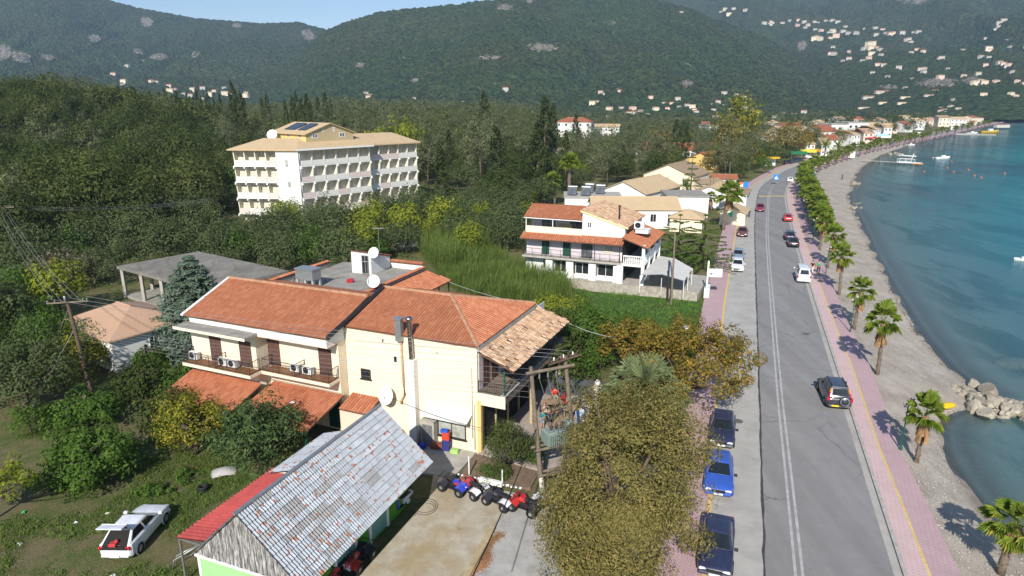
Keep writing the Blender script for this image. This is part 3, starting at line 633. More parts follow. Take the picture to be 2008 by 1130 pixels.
for mx in (w1(-20.55,3.9), w1(-17.75,3.9), w2(-16.2,3.86), w2(-11.7,3.86)): shutter_door(A, mx, 1.06, 1.95)
b = MB()
for x in (-21.6,-19.1,-18.4): b.box(x,x+0.02,-1.908,-1.9,3.9,5.95)
for x in (-14.2,-13.1,-12.4): b.box(x,x+0.02,-0.808,-0.8,3.9,5.9)
b.build('wall_joint', M['peach'], A)
tf = NT('brown_floor_tile'); bt = tf.n('ShaderNodeTexBrick'); bt.inputs['Scale'].default_value = 3.2; bt.offset = 0; bt.inputs['Color1'].default_value = (0.22,0.10,0.04,1); bt.inputs['Color2'].default_value = (0.27,0.135,0.06,1); bt.inputs['Mortar'].default_value = (0.10,0.06,0.04,1); bt.inputs['Row Height'].default_value = 0.5; bt.inputs['Mortar Size'].default_value = 0.03; tf.l(tf.coord(), bt.inputs['Vector']); tf.base(bt.outputs[0]); tf.set(0.5); M['floor_brown'] = tf.m
for (x0,x1,yf,yb) in ((-22.3,-15.93,-3.0,-1.9),(-15.9,-10.05,-1.95,-0.8)):
    b = MB(); b.box(x0,x1,yf,yb-0.003,3.62,3.84); bl = b.build('balcony', M['cream'], A)
    b = MB(); b.box(x0+0.04,x1-0.04,yf+0.04,yb-0.006,3.84,3.855); b.build('balcony_floor', M['floor_brown'], bl)
    railing(bl, [(x0+0.06,yb-0.05,3.84),(x0+0.06,yf+0.06,3.84),(x1-0.06,yf+0.06,3.84),(x1-0.06,yb-0.05,3.84)], 0.9); xm = (x0+x1)/2; railing(bl, [(xm,yf+0.06,3.84),(xm,yb-0.05,3.84)], 0.9)
wa = lambda u,w,z: tuple(A.matrix_basis @ Vector((u,w,z)))
def Aw(u,w,z=0.0): c,s = math.cos(AANG), math.sin(AANG); return (-2.2+u*c-w*s, 38.55+u*s+w*c, z)
for (u,w,lb) in ((-21.9,-2.25,'white air conditioner at the far left end of the upper balcony'),(-19.0,-2.3,'left white air conditioner beside the first balcony divider'),(-18.1,-2.3,'white air conditioner on the left balcony between the divider and the second shutter'),(-13.5,-1.15,'white air conditioner left of the divider on the right balcony'),(-12.4,-1.2,'white air conditioner right of the divider on the right balcony')): ac_unit(Aw(u,w,3.86), AANG, lb)
# lower porches
def porch(x0,x1,yb,yf,zb,zf,mat,posts,seed):
    tiles('porch_tiles', [(x0,yf,zf),(x1,yf,zf),(x1,yb,zb),(x0,yb,zb)], M[mat], A, seed=seed)
    b = MB(); b.box(x0+0.1,x1-0.1,yf+0.12,yf+0.26,zf-0.30,zf-0.14)
    for k in range(posts): x = lerp(x0+0.2,x1-0.2,k/max(1,posts-1)); b.box(x-0.07,x+0.07,yf+0.12,yf+0.26,-0.3,zf-0.3)
    b.build('porch_frame', M['green'], A)
porch(-22.6,-15.95,-1.93,-5.0,2.85,1.95,'tile_or',4,8); porch(-15.85,-9.75,-0.83,-4.9,2.65,1.80,'tile_or',4,9); porch(-9.7,-7.35,-0.03,-1.6,2.48,2.0,'tile_or',2,10)
b = MB(); b.box(-16.35,-15.55,-1.98,-1.9,2.86,3.0); b.box(-16.2,-9.72,-0.9,-0.81,2.66,2.75); b.build('flashing', M['concrete_l'], A)
b = MB(); b.box(-9.72,-7.35,-1.5,-0.003,-0.3,1.95); b.build('entrance_porch_wall', M['peach'], A)
shutter_door(A, w2(-11.2,0.0), 1.0, 2.0, 'green', 'green_door'); shutter_door(A, w2(-14.2,0.0), 1.0, 2.0, 'green', 'green_door'); shutter_door(A, w1(-18.6,0.0), 1.0, 2.0, 'green', 'green_door')
# upper veranda on the road side
b = MB(); b.box(0.003,1.92,0.0,11.85,3.70,4.28); vs_ = b.build('veranda_slab', M['wood'], A); b = MB(); b.box(0.0,1.95,-0.03,-0.002,3.45,4.26); b.build('veranda_end', M['cream'], A); b = MB(); b.box(1.60,1.98,-0.02,11.9,4.285,4.33); b.build('veranda_kerb', M['concrete_l'], vs_)
railing(vs_, [(0.05,0.05,4.3),(1.86,0.05,4.3),(1.86,11.8,4.3)], 0.75, gap=0.16)
b = MB()
for w in (0.08,4.0,8.0,11.7): b.box(1.80,1.90,w-0.05,w+0.05,4.3,6.0)
b.build('veranda_post', M['green'], A)
b = MB(); b.box(0.003,0.05,0.2,11.8,4.3,7.0); b.build('veranda_wall', M['lilac'], A)
shutter_door(A, on_wall((0.05,2.0,4.3),(0,1,0),(1,0,0)), 1.0, 2.0); shutter_door(A, on_wall((0.05,0.75,4.3),(0,1,0),(1,0,0)), 0.9, 2.0)
window(A, on_wall((0.05,5.0,4.5),(0,1,0),(1,0,0)), 2.2, 1.7,'iron','glass',2); window(A, on_wall((0.05,8.6,4.5),(0,1,0),(1,0,0)), 2.2, 1.7,'iron','glass',2)
tiles('veranda_tiles', [(2.46,0.05,6.05),(2.46,10.9,5.98),(0.02,10.35,6.98),(0.02,0.15,6.98)], M['tile_tan'], A, cw=0.23, rl=0.33, jitter=0.035, miss=0.03, seed=12)
b = MB()
for k in range(5): w = 0.3+k*2.4; b.tube((0.05,w,6.75),(2.3,w,5.95),0.05,n=6)
b.build('rafter', M['wood'], A)
# ground floor under the veranda: near-black sheet painted in for its shade
b = MB(); b.box(0.003,0.04,0.6,9.4,-0.2,3.4); b.build('shop_front_shade', M['dark'], A)
b = MB()
for w in (0.6,2.6,4.6,6.6,8.6): b.box(0.04,0.14,w-0.06,w+0.06,-0.2,3.4)
for w in (5.0,11.0): b.box(1.6,1.8,w,w+0.2,-0.2,3.7)
b.build('shop_pillar', M['tan_and_shade'], A)  # pillars coloured darker tan to paint in the veranda's shade
b = MB(); b.box(-0.02,0.25,-0.05,0.2,-0.3,3.7); b.build('corner_pillar', M['yellow'], A)
ds_ = dish(Aw(-6.55,-0.35,2.2), AANG-R(100), 0.62, 'big white satellite dish on the cream wall above the shed roof', 0.8, R(20))
b = MB(); b.tube((0,0.35,0),(0,0,0.02),0.03); o = b.build('wall_bracket', M['metal'], ds_); o.rotation_euler = (0,0,AANG)
tag(tiles.__globals__['M'] and link('heart_shaped_tray', (lambda b: (b.lathe([(0.001,0.03),(0.16,0.03),(0.18,0.06)],10), b.mesh('heart_shaped_tray', M['whitepaint']))[1])(MB())), 'white plastic scrap lying on the orange porch tiles', 'scrap').location = Aw(-12.5,-2.9,2.42)

# ================================================================== flat roofed house behind it
A2 = empty('flat_roof_house', Aw(-21.5,16.0,0), AANG, 'flat roofed house with stair head behind the tiled cream house', 'house')
b = MB(); b.box(-5.8,4.25,-7.6,6.6,-0.5,5.2); b.build('wall', M['white'], A2); b = MB(); b.box(-5.75,4.2,-7.55,6.55,5.2,5.26); b.build('flat_roof', M['concrete'], A2)
b = MB(); b.box(-5.8,-5.6,-7.6,4.0,5.2,5.85); b.build('parapet', M['concrete'], A2); b = MB(); b.box(0.45,4.25,6.4,6.6,5.2,5.95); b.build('parapet', M['white'], A2); b = MB(); b.box(4.05,4.25,-7.6,6.4,5.2,5.55); b.build('parapet', M['lilac'], A2)
tiles('parapet_tiles', [(-5.55,-7.6,5.85),(-5.55,4.0,5.85),(-5.85,4.0,5.95),(-5.85,-7.6,5.95)], M['tile_or'], A2, seed=20); tiles('parapet_tiles', [(0.4,6.3,5.95),(4.3,6.3,5.95),(4.3,6.65,6.08),(0.4,6.65,6.08)], M['tile_or'], A2, seed=21); tiles('parapet_tiles', [(4.0,-7.6,5.55),(4.0,6.6,5.55),(4.55,6.6,5.62),(4.55,-7.6,5.62)], M['tile_or'], A2, seed=22)
tiles('porch_tiles', [(7.1,-6.5,4.35),(7.1,7.2,4.35),(4.3,6.9,5.2),(4.3,-6.5,5.2)], M['tile_or'], A2, cw=0.26, seed=23)
b = MB()
for w in (-3,1,5,7): b.box(6.85,6.95,w-0.05,w+0.05,-0.3,4.15)
b.build('porch_post', M['iron'], A2)
sh_ = MB(); sh_.add([(-2.0,3.0,5.26),(0.35,3.0,5.26),(0.35,6.4,5.26),(-2.0,6.4,5.26),(-2.0,3.0,7.55),(0.35,3.0,7.5),(0.35,6.4,6.5),(-2.0,6.4,6.5)],[(3,2,1,0),(0,1,5,4),(1,2,6,5),(2,3,7,6),(3,0,4,7),(4,5,6,7)]); sh_ = sh_.build('stair_head', M['white'], A2)
tiles('stair_head_tiles', [(-2.1,6.5,6.5),(0.45,6.5,6.5),(0.45,2.9,7.55),(-2.1,2.9,7.6)], M['tile_or'], A2, seed=24)
window(sh_, on_wall((-0.75,3.0,5.3),(1,0,0),(0,-1,0)), 0.85, 1.9,'concrete','glass',1,0.06,False,name='stair_door')
wt = empty('water_tank', Aw(-24.0,13.0,5.26), AANG, 'galvanised water tank on concrete legs on the flat roof', 'water tank')
b = MB(); b.box(-1.0,1.0,-0.6,0.6,0.75,1.75,0,None,0.03); b.build('tank', M['metal'], wt); b = MB(); b.box(-1.08,1.08,-0.68,0.68,1.75,1.83); b.build('lid', M['metal'], wt)
for x in (-0.85,0.05,0.9):
    for y in (-0.48,0.48): b = MB(); b.box(x-0.1,x+0.1,y-0.1,y+0.1,0,0.75); b.build('leg', M['concrete_l'], wt)
b = MB(); b.path([(-1.1,-0.6,0.9),(-1.25,-0.7,0.3),(-1.3,-0.8,0.03),(-0.6,-1.0,0.03)],0.03,6); b.path([(-1.1,-0.3,0.9),(-1.5,-0.5,0.4),(-1.35,-0.2,0.03)],0.025,6); b.build('pipe', M['black'], wt)
dish(Aw(-20.75,19.1,7.2), AANG-R(85), 0.55, 'white satellite dish beside the stair head on the flat roof', 0.3, R(25))
dish(Aw(-17.05,13.6,5.6), AANG-R(75), 0.58, 'white satellite dish at the tiled edge of the flat roof', 0.75, R(20))
def antenna(loc, h, label, n=6, rz=0.0):
    o = empty('tv_antenna', loc, rz, label, 'antenna'); b = MB(); b.tube((0,0,0),(0,0,h),0.025); b.build('mast', M['metal'], o)
    b = MB(); b.tube((-0.6,0,h-0.05),(0.6,0,h-0.05),0.015)
    for k in range(n): x = -0.55+1.1*k/(n-1); b.tube((x,-0.35,h-0.05),(x,0.35,h-0.05),0.009)
    b.build('elements', M['metal'], o); return o
antenna(Aw(-20.9,20.2,5.26), 4.6, 'tall tv antenna standing behind the stair head'); antenna(Aw(-17.4,13.2,5.3), 3.0, 'thin tv antenna beside the dish on the tiled roof edge', 4)
for k in range(14):
    rg = random.Random(k); b = MB(); b.box(-0.12,0.12,-0.05,0.05,0,0.06+0.02*rg.random()); o = b.build('brick', M['tile_or'] if k%3 else M['tile_tan']); o.location = Aw(-21.6+rg.uniform(-0.9,0.9), 12.6+rg.uniform(-0.35,0.35), 5.262+(0.065 if k>9 else 0)); o.rotation_euler = (0,0,rg.uniform(0,3)); tag(o,'loose brick in the scattered heap on the flat roof','brick','loose bricks on the flat roof')
b = MB(); b.box(-0.3,0.3,-0.22,0.22,0,0.35,0,None,0.05); b.tube((-0.25,0,0.35),(0.25,0,0.42),0.02); o = b.build('crate', simple('red_plastic',(0.35,0.02,0.03),0.4)); o.location = Aw(-21.3,15.7,5.262); tag(o,'red plastic crate on the flat roof behind the tank','crate')

# ================================================================== unfinished concrete frame
t = NT('raw_slab'); n1 = t.noise(0.35,6,0.7); n2 = t.noise(3,5,0.7,t.mapping(t.coord(),(1,0.15,1))); t.base(t.ramp(t.math('ADD',t.math('MULTIPLY',n1,0.6),t.math('MULTIPLY',n2,0.4)),[(0.3,(0.115,0.105,0.09)),(0.5,(0.20,0.185,0.16)),(0.7,(0.28,0.265,0.235))])); t.set(0.95,0,0.1); t.bump(n2,0.3,0.03); M['rawslab'] = t.m
p1, p2, p3 = G(228,522,3.7), G(389,493,3.7), G(566,531,3.7); p4 = p1+(p3-p2)
S0 = empty('concrete_frame', (p1.x,p1.y,0), 0, 'unfinished grey concrete frame building with open sides behind the conifer', 'building')
lp = [p-Vector((p1.x,p1.y,0)) for p in (p1,p4,p3,p2)]
b = MB(); b.slab([v+Vector((0,0,0)) for v in lp], 0.32); b.build('roof_slab', M['rawslab'], S0)
c0 = sum(lp, Vector())/4
b = MB(); b.slab([Vector((v.x,v.y,0.25)) for v in [c0.lerp(q,0.96) for q in lp]], 0.7); b.build('floor_slab', M['concrete'], S0)
for i in range(5):
    for j in range(4):
        q = lp[0].lerp(lp[1], 0.03+0.94*i/4).lerp(lp[3].lerp(lp[2], 0.03+0.94*i/4), 0.03+0.94*j/3)
        b = MB(); b.box(q.x-0.16,q.x+0.16,q.y-0.16,q.y+0.16,-0.3,3.4); b.build('column', M['concrete_l'], S0)
        b = MB()
        for dx in (-0.1,0.1):
            for dy in (-0.1,0.1): b.tube((q.x+dx,q.y+dy,3.68),(q.x+dx*1.2,q.y+dy,4.5),0.012,n=4)
        if 0 < i < 4: b.build('rebar', M['bark'], S0)
b = MB(); bw = [lp[0].lerp(lp[3],0.3), lp[3].lerp(lp[2],0.5)]; b.slab([Vector((v.x,v.y,1.2)) for v in (lp[3].lerp(c0,.1),lp[2].lerp(c0,.1),lp[2].lerp(c0,.12),lp[3].lerp(c0,.12))],1.2); b.build('low_wall', M['concrete_l'], S0)

def house(name, loc, rz, L, W, h, label, roof='rtan', wl='white', pitch=0.32, ov=0.35, floors=1, hip=False, win=True, group=None, cat='house', rside=None, balcony=False, nwin=None, winmat='glass', base=-1.0):
    """gabled or hipped house: x along the ridge (length L), y depth W, eave height h"""
    o = empty(name, loc, rz, label, cat, group); x, y = L/2, W/2; rh = W/2*pitch*2
    b = MB(); b.box(-x,x,-y,y,base,h)
    if not hip: b.add([(-x,-y,h),(-x,y,h),(-x,0,h+y*pitch*1.0*1.0),(x,-y,h),(x,y,h),(x,0,h+y*pitch)],[(0,2,1),(3,4,5)])
    b.build('wall', M[wl], o)
    X, Y, z0, z1 = x+ov, y+ov, h-ov*pitch+0.03, h+y*pitch+0.03; th = 0.12; b = MB(); ri = (X-Y*0.9) if hip else X
    A_ = [(-X,-Y,z0),(X,-Y,z0),(ri,0,z1),(-ri,0,z1)]; B_ = [(X,Y,z0),(-X,Y,z0),(-ri,0,z1),(ri,0,z1)]
    b.slab(A_,th); b.slab(B_,th)
    if hip: b.slab([(X,-Y,z0),(X,Y,z0),(ri,0,z1)],th); b.slab([(-X,Y,z0),(-X,-Y,z0),(-ri,0,z1)],th)
    r = b.build('roof', M[roof], o); b = MB(); b.tube((-ri,0,z1+0.02),(ri,0,z1+0.02),0.09,n=6); b.build('ridge_cap', M['ridge'] if roof=='rred' else M[roof], r)
    if win:
        fh = h/floors; n = nwin or max(2,int(L/2.6))
        for f in range(floors):
            for side in (-1,1):
                for k in range(n):
                    xx = -x+(k+0.5)*L/n; ww = min(1.1,L/n*0.45); window(o, on_wall((xx-ww/2*(-side), side*y, f*fh+fh*0.32),(-side*1.0*(1) if side>0 else 1,0,0),(0,side,0)), ww, fh*0.42,'whitepaint',winmat,1,0.06,False)
            m = max(1,int(W/4))
            for side in (-1,1):
                for k in range(m): yy = -y+(k+0.5)*W/m; window(o, on_wall((side*x, yy-0.45*side, f*fh+fh*0.35),(0,side,0),(side,0,0)), 0.9, fh*0.38,'whitepaint',winmat,1,0.06,False)
    return o
# small tan roofed house left of the conifer
q = [G(410*0+145,605,2.7), G(212,650,2.7)]
e0, e1, r0, r1 = G(146,606,3.0), G(212,651,3.0), G(184,583,4.3), G(275,606,4.3)
dr = (r1-r0); ang = math.atan2(dr.y,dr.x); mid = (r0+r1)/2
house('tan_roof_house', (mid.x+1.0,mid.y-0.6,0), ang-R(3), 8.6, 7.0, 3.0, 'small house with pale peach tiled roof left of the blue green conifer', 'rpeach','white',0.38,0.4, hip=True)

# ================================================================== grey shed with green walls
SANG = R(-21.7); S = empty('tin_roof_shed', (-11.41,23.77,0), SANG, 'long green shed with rusty grey corrugated roof at the bottom', 'shed')
def Sw(u,w,z=0.0): c,s = math.cos(SANG), math.sin(SANG); return (-11.41+u*c-w*s, 23.77+u*s+w*c, z)
M['shedgreen'] = simple('bright_green_paint', (0.075,0.27,0.022), 0.7, 0.12, 1.5, dirt=0.3); M['mint'] = simple('mint_green_paint', (0.30,0.62,0.24), 0.7, 0.08, 1.0, dirt=0.15); M['teal'] = simple('teal_shutter_paint', (0.16,0.33,0.27), 0.6, 0.12, 2)
b = MB(); b.box(-2.6,1.7,0.25,10.6,-0.4,2.9); b.build('wall', M['shedgreen'], S)
b = MB(); b.box(-2.72,1.75,0.16,0.245,-0.4,2.66); b.build('end_wall', M['mint'], S); b = MB(); b.box(0.0,0.9,0.13,0.158,0.5,1.7); b.build('end_window', M['bluewin'], S)
b = MB(); b.box(-2.85,3.1,0.08,0.24,2.68,2.80); b.box(-2.75,-2.60,0.12,0.155,-0.4,2.66); b.build('end_trim', M['whitepaint'], S)
t = NT('weathered_board'); n = t.noise(1.0,6,0.75,t.mapping(t.coord(),(9,9,1.3))); t.base(t.ramp(n,[(0.40,(0.08,0.075,0.07)),(0.5,(0.21,0.20,0.19)),(0.62,(0.50,0.495,0.48))])); t.set(0.95,0,0.1); t.bump(n,0.5,0.02); M['board'] = t.m
g0 = None
for k in range(30):           # gable boards, one by one
    x0 = -2.8+k*0.2; x1 = x0+0.185; zt = lambda x: 5.52-abs(x)*(0.97 if x < 0 else 0.885)
    b = MB(); zz = 2.80; a, c = zt(x0), zt(x1)
    if min(a,c) < zz+0.05: continue
    y = 0.10+0.012*(k%3); b.add([(x0,y,zz),(x1,y,zz),(x1,y,c),(x0,y,a),(x0,y+0.04,zz),(x1,y+0.04,zz),(x1,y+0.04,c),(x0,y+0.04,a)],[(0,1,2,3),(7,6,5,4),(0,4,5,1),(1,5,6,2),(2,6,7,3),(3,7,4,0)]); b.build('gable_board', M['board'], S)
b = MB(); b.add([(-2.7,10.6,2.8),(3.0,10.6,2.8),(0,10.6,5.45)],[(0,1,2)]); b.build('rear_gable', M['board'], S)
# corrugated sheets, each a part
def sheet_mat(name, c, rust=True):
    t = NT(name); oi = t.n('ShaderNodeObjectInfo'); c0 = t.coord('Object')
    mp = t.n('ShaderNodeVectorMath', operation='ADD'); t.l(c0, mp.inputs[0]); cmb = t.n('ShaderNodeCombineXYZ'); t.l(t.math('MULTIPLY',oi.outputs['Random'],57.0), cmb.inputs[0]); t.l(t.math('MULTIPLY',oi.outputs['Random'],91.0), cmb.inputs[1]); t.l(cmb.outputs[0], mp.inputs[1]); v = mp.outputs[0]
    n1 = t.noise(1.6,6,0.7,v); n2 = t.noise(11,4,0.7,v); n3 = t.noise(2.4,3,0.55,t.mapping(v,(1.6,1.0,1.0)))
    rv = t.ramp(oi.outputs['Random'],[(0.0,0.86),(1.0,1.10)])
    col = t.mix(1.0, t.ramp(n1,[(0.3,tuple(x*0.80 for x in c)),(0.7,tuple(x*1.12 for x in c))]), rv, 'MULTIPLY')
    if rust:
        f = t.math('ADD', t.math('MULTIPLY',n3,0.8), t.math('ADD', t.math('MULTIPLY',n2,0.24), t.math('MULTIPLY', oi.outputs['Random'], 0.06)))
        col = t.mix(t.ramp(f,[(0.642,0.0),(0.658,1.0)]), col, t.ramp(n2,[(0.3,(0.16,0.045,0.018)),(0.7,(0.33,0.115,0.045))]))
    t.base(col); t.set(0.6,0.0,0.35); t.bump(n2,0.12,0.01); return t.m
M['sheet'] = sheet_mat('grey_tin_sheet',(0.31,0.34,0.375)); M['sheet_d'] = sheet_mat('dark_grey_tin_sheet',(0.235,0.235,0.24)); M['sheet_red'] = sheet_mat('red_tin_sheet',(0.34,0.055,0.05), False)
def sheet_mesh(w, l, nc, amp, mat, jit=0):
    V = []; F = []; n = nc*4
    for j in range(2):
        for i in range(n+1): V.append((-w/2+w*i/n, -l/2+l*j, amp*math.cos(2*math.pi*i/4)))
    for i in range(n): F.append((i,i+1,n+2+i,n+1+i))
    m_ = len(V); V += [(x,y,z-0.02) for x,y,z in V]; F += [(a+m_,d+m_,c+m_,b_+m_) for a,b_,c,d in F]; F += [(i+1,i,i+m_,i+1+m_) for i in range(n)]
    return mesh_np('roof_sheet', V, F, [mat])
sm = sheet_mesh(0.955,0.40,6,0.040,M['sheet']); smd = sheet_mesh(0.955,0.40,6,0.040,M['sheet_d']); smb = sheet_mesh(0.955,1.12,6,0.026,M['sheet'])
rg = random.Random(5); sl_ = math.hypot(2.98,2.88); NCc = 12; aa = math.atan2(2.88,2.98)
darks = set([(2,5),(3,5),(5,3),(5,4),(6,1),(6,2),(6,3),(4,2),(3,2),(9,1),(8,4),(8,5),(1,3),(1,2),(5,7),(9,2),(4,7)])
for side in (1,-1):
    NR = 13 if side > 0 else 4
    for i in range(NCc):
        for j in range(NR):
            wd = 3.2 if side > 0 else 2.95; aa = math.atan2(2.86,wd); d = (j+0.5)/NR; u = wd*(1-d)*side; z = 2.75+2.86*d + 0.035
            o = link('roof_sheet', smd if (side>0 and (j,i) in darks) or rg.random()<0.02 else (sm if side > 0 else smb), S)
            # sheet x runs along the ridge, sheet y up the slope
            up = Vector((-math.cos(aa)*side, 0, math.sin(aa))); nx = Vector((0,1*side,0)); nz = nx.cross(up)
            mt = Matrix((nx,up,nz)).transposed().to_4x4(); mt.translation = Vector((u, -0.05+(i+0.5)*0.905, z)) + nz*(0.010*(1 if (i%2) else -1)+rg.uniform(0,0.006)) ; tl = Matrix.Rotation(R(7.5 if side > 0 else 1.5)*-1,4,'X'); o.matrix_basis = mt @ tl
b = MB(); b.tube((0,-0.12,5.66),(0,10.9,5.66),0.09,n=8); b.build('ridge_cap', M['metal'], S)
b = MB()
for k in range(6): w = 0.3+k*2.05; b.box(1.72,3.05,w,w+0.08,2.58,2.67)
b.build('rafter_tie', M['wood'], S)
swr = lambda w,z: on_wall((1.7,w,z),(0,1,0),(1,0,0))
for w in (1.0,3.9,6.8): 
    dd = MB(); mx = swr(w,0.05); dd.box(0,1.5,0.002,0.03,0,2.2,0,mx); dd = dd.build('door', M['teal'], S); b = MB()
    for k in range(1,8): b.box(k*1.5/8-0.008,k*1.5/8+0.008,0.03,0.042,0.02,2.18,0,mx)
    b.build('door_batten', M['teal'], dd); b = MB(); b.box(-0.16,0.0,0.0,0.08,-0.1,2.4,0,mx); b.box(1.5,1.66,0.0,0.08,-0.1,2.4,0,mx); b.build('door_post', M['whitepaint'], dd)
# lean-tos on the far side of the shed
RL = empty('red_lean_to', Sw(-3.05,4.3,0), SANG, 'red corrugated lean-to roof against the grey shed', 'lean-to')
rm = sheet_mesh(0.95,2.5,4,0.06,M['sheet_red'])
for k in range(7):
    o = link('roof_sheet', rm, RL); nx = Vector((0,1,0)); up = Vector((0.985,0,0.17)); up.normalize(); nz = nx.cross(up)
    if nz.z < 0: nx = -nx; nz = -nz
    mt = Matrix((nx,up,nz)).transposed().to_4x4(); mt.translation = Vector((-0.75,-2.9+k*0.93,2.62+0.012*(k%2))); o.matrix_basis = mt
b = MB(); 
for w in (-3.2,0,3.2): b.box(-1.95,-1.87,w,w+0.08,-0.2,2.27); b.box(-1.9,0.6,w,w+0.07,2.25,2.33)
b.build('frame', M['metal'], RL)
GL = empty('grey_lean_to', Sw(-2.4,8.6,0), SANG, 'low grey corrugated annex roof behind the shed ridge', 'lean-to')
gm = sheet_mesh(0.98,3.3,6,0.03,M['sheet'])
b = MB(); b.box(-1.9,1.0,-1.6,2.7,-0.3,2.75); b.build('wall', M['cream'], GL)
for k in range(5):
    o = link('roof_sheet', gm, GL); nx = Vector((0,1,0)); up = Vector((0.94,0,0.30)).normalized(); nz = nx.cross(up)
    if nz.z < 0: nx = -nx; nz = nz*-1
    mt = Matrix((nx,up,nz)).transposed().to_4x4(); mt.translation = Vector((-0.65,-1.4+k*0.95,3.15+0.012*(k%2))); o.matrix_basis = mt

# ================================================================== white house with the taverna
BANG = R(-22.5); Bh = empty('white_taverna_house', (13.0,77.0,0), BANG, 'white three storey house with red roofs and balcony beside the road', 'house')
def Bw(u,w,z=0.0): c,s = math.cos(BANG), math.sin(BANG); return (13.0+u*c-w*s, 77.0+u*s+w*c, z)
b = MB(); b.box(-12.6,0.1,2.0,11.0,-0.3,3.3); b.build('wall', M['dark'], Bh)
b = MB(); b.box(-12.6,-9.0,1.2,2.0,-0.3,3.3); b.box(-12.6,0.0,1.2,1.9,2.85,3.3)
for x in (-9.2,-6.5,-3.6,-0.5): b.box(x-0.45,x+0.45 if x<-1 else x+0.55,0.35,0.9,-0.3,3.1)
b.box(-0.45,0.3,0.0,0.35,-0.3,3.1); b.build('ground_floor_pillar', M['whitepaint'], Bh)
for (x0,x1) in ((-8.7,-7.0),(-5.95,-4.1),(-3.1,-1.0)): window(Bh, on_wall((x0,1.15,1.3),(1,0,0),(0,-1,0)), x1-x0, 1.5,'whitepaint','glass',1,0.07,False); b = MB(); b.box(x0-0.4,x1+0.4,0.95,1.15,-0.3,1.28); b.build('low_wall', M['white'], Bh)
window(Bh, on_wall((-10.2,1.2,1.8),(1,0,0),(0,-1,0)), 0.8, 1.0,'iron','glass',1)
b = MB(); b.box(-12.7,0.05,0.0,2.0,3.12,3.36); bs = b.build('balcony', M['concrete_l'], Bh); railing(bs, [(-12.6,1.2,3.36),(-12.6,0.06,3.36),(-0.1,0.06,3.36)],0.95,gap=0.16)
b = MB(); b.box(-12.5,0.0,1.2,11.0,3.36,6.2); b.build('wall', M['lilac'], Bh); b = MB(); b.box(-0.4,0.02,1.18,1.3,3.36,6.1); b.box(-12.52,-12.3,1.18,1.3,3.36,6.1); b.build('wall_pier', M['white'], Bh)
bf = lambda x,z: on_wall((x,1.2,z),(1,0,0),(0,-1,0))
shutter_door(Bh, bf(-10.45,3.4),1.0,1.95,'green','green_shutter'); shutter_door(Bh, bf(-7.65,3.4),1.0,1.95,'green','green_shutter'); window(Bh, bf(-5.25,3.4),1.4,1.95,'iron','bluewin',1,0.06,False,name='glass_door'); window(Bh, bf(-2.4,4.4),1.1,0.75,'cream','curtain',2)
M['tileB'] = M['tile']
tiles('roof_tiles', [(-12.9,-0.35,5.55),(0.25,-0.35,5.62),(0.2,1.15,6.22),(-12.8,1.15,6.05)], M['tile_or'], Bh, cw=0.25, rl=0.38, seed=30)
b = MB()
for x in (-12.6,-9.6,-6.4,-3.3,-0.2): b.tube((x,0.1,3.36),(x,0.0,5.55),0.035,n=6); 
b.build('balcony_post', M['iron'], Bh)
b = MB(); b.box(-12.6,-5.2,0.95,1.15,6.0,6.95); b.build('terrace_parapet', M['cream'], Bh); b = MB(); b.box(-12.6,-5.2,1.15,3.0,6.15,6.25); b.build('terrace_floor', M['concrete'], Bh)
railing(Bh, [(-12.55,1.05,6.95),(-5.3,1.05,6.95)],0.35,gap=0.3)
b = MB(); b.box(-12.4,-5.2,2.6,8.5,6.2,8.3); b.build('wall', M['lilac'], Bh); bu = lambda x,z: on_wall((x,2.6,z),(1,0,0),(0,-1,0))
window(Bh, bu(-11.0,6.3),1.8,1.8,'iron','bluewin',1,0.06,False); window(Bh, bu(-7.2,6.3),1.8,1.8,'iron','bluewin',1,0.06,False); b = MB(); b.box(-8.7,-7.0,2.52,2.598,6.25,7.2); b.build('screen', M['tan_and_shade'], Bh)
tiles('roof_tiles', [(-12.85,0.9,8.05),(-5.2,0.9,8.1),(-5.2,4.0,9.35),(-12.75,4.0,9.3)], M['tile'], Bh, cw=0.25, seed=31); tiles('roof_tiles', [(-5.2,7.5,8.0),(-12.75,7.5,8.0),(-12.75,4.0,9.3),(-5.2,4.0,9.35)], M['tile'], Bh, cw=0.25, seed=32); b = MB(); b.box(-12.8,-5.2,0.86,0.95,7.92,8.02); b.build('gutter', M['whitepaint'], Bh)
b = MB(); 
for x in (-12.55,-9.0): b.box(x-0.05,x+0.05,0.98,1.08,6.9,8.05)
b.build('terrace_post', M['white'], Bh)
b = MB(); b.poly([(-5.2,1.1,6.2),(0.08,1.1,6.2),(0.08,1.1,7.62),(-5.2,1.1,9.2)]); b.poly([(0.08,1.1,6.2),(0.08,11.0,6.2),(0.08,11.0,7.62),(0.08,1.1,7.62)]); b.poly([(-5.2,11,6.2),(-5.2,1.1,6.2),(-5.2,1.1,9.2),(-5.2,11,9.2)]); b.poly([(0.08,11,6.2),(-5.2,11,6.2),(-5.2,11,9.2),(0.08,11,7.62)]); b.build('wall', M['white'], Bh)
window(Bh, on_wall((-4.6,1.1,7.15),(1,0,0),(0,-1,0)),0.62,0.8,'whitepaint','bluewin',1,0.09)
for w in (2.0,4.2,6.4): window(Bh, on_wall((0.08,w,6.6),(0,1,0),(1,0,0)),1.6,0.85,'iron','glass',1,0.05,False)
tiles('roof_tiles', [(0.45,1.0,7.52),(0.45,11.2,7.52),(-5.4,11.2,9.3),(-5.4,1.0,9.3)], M['tile_tan'], Bh, cw=0.25, seed=33)
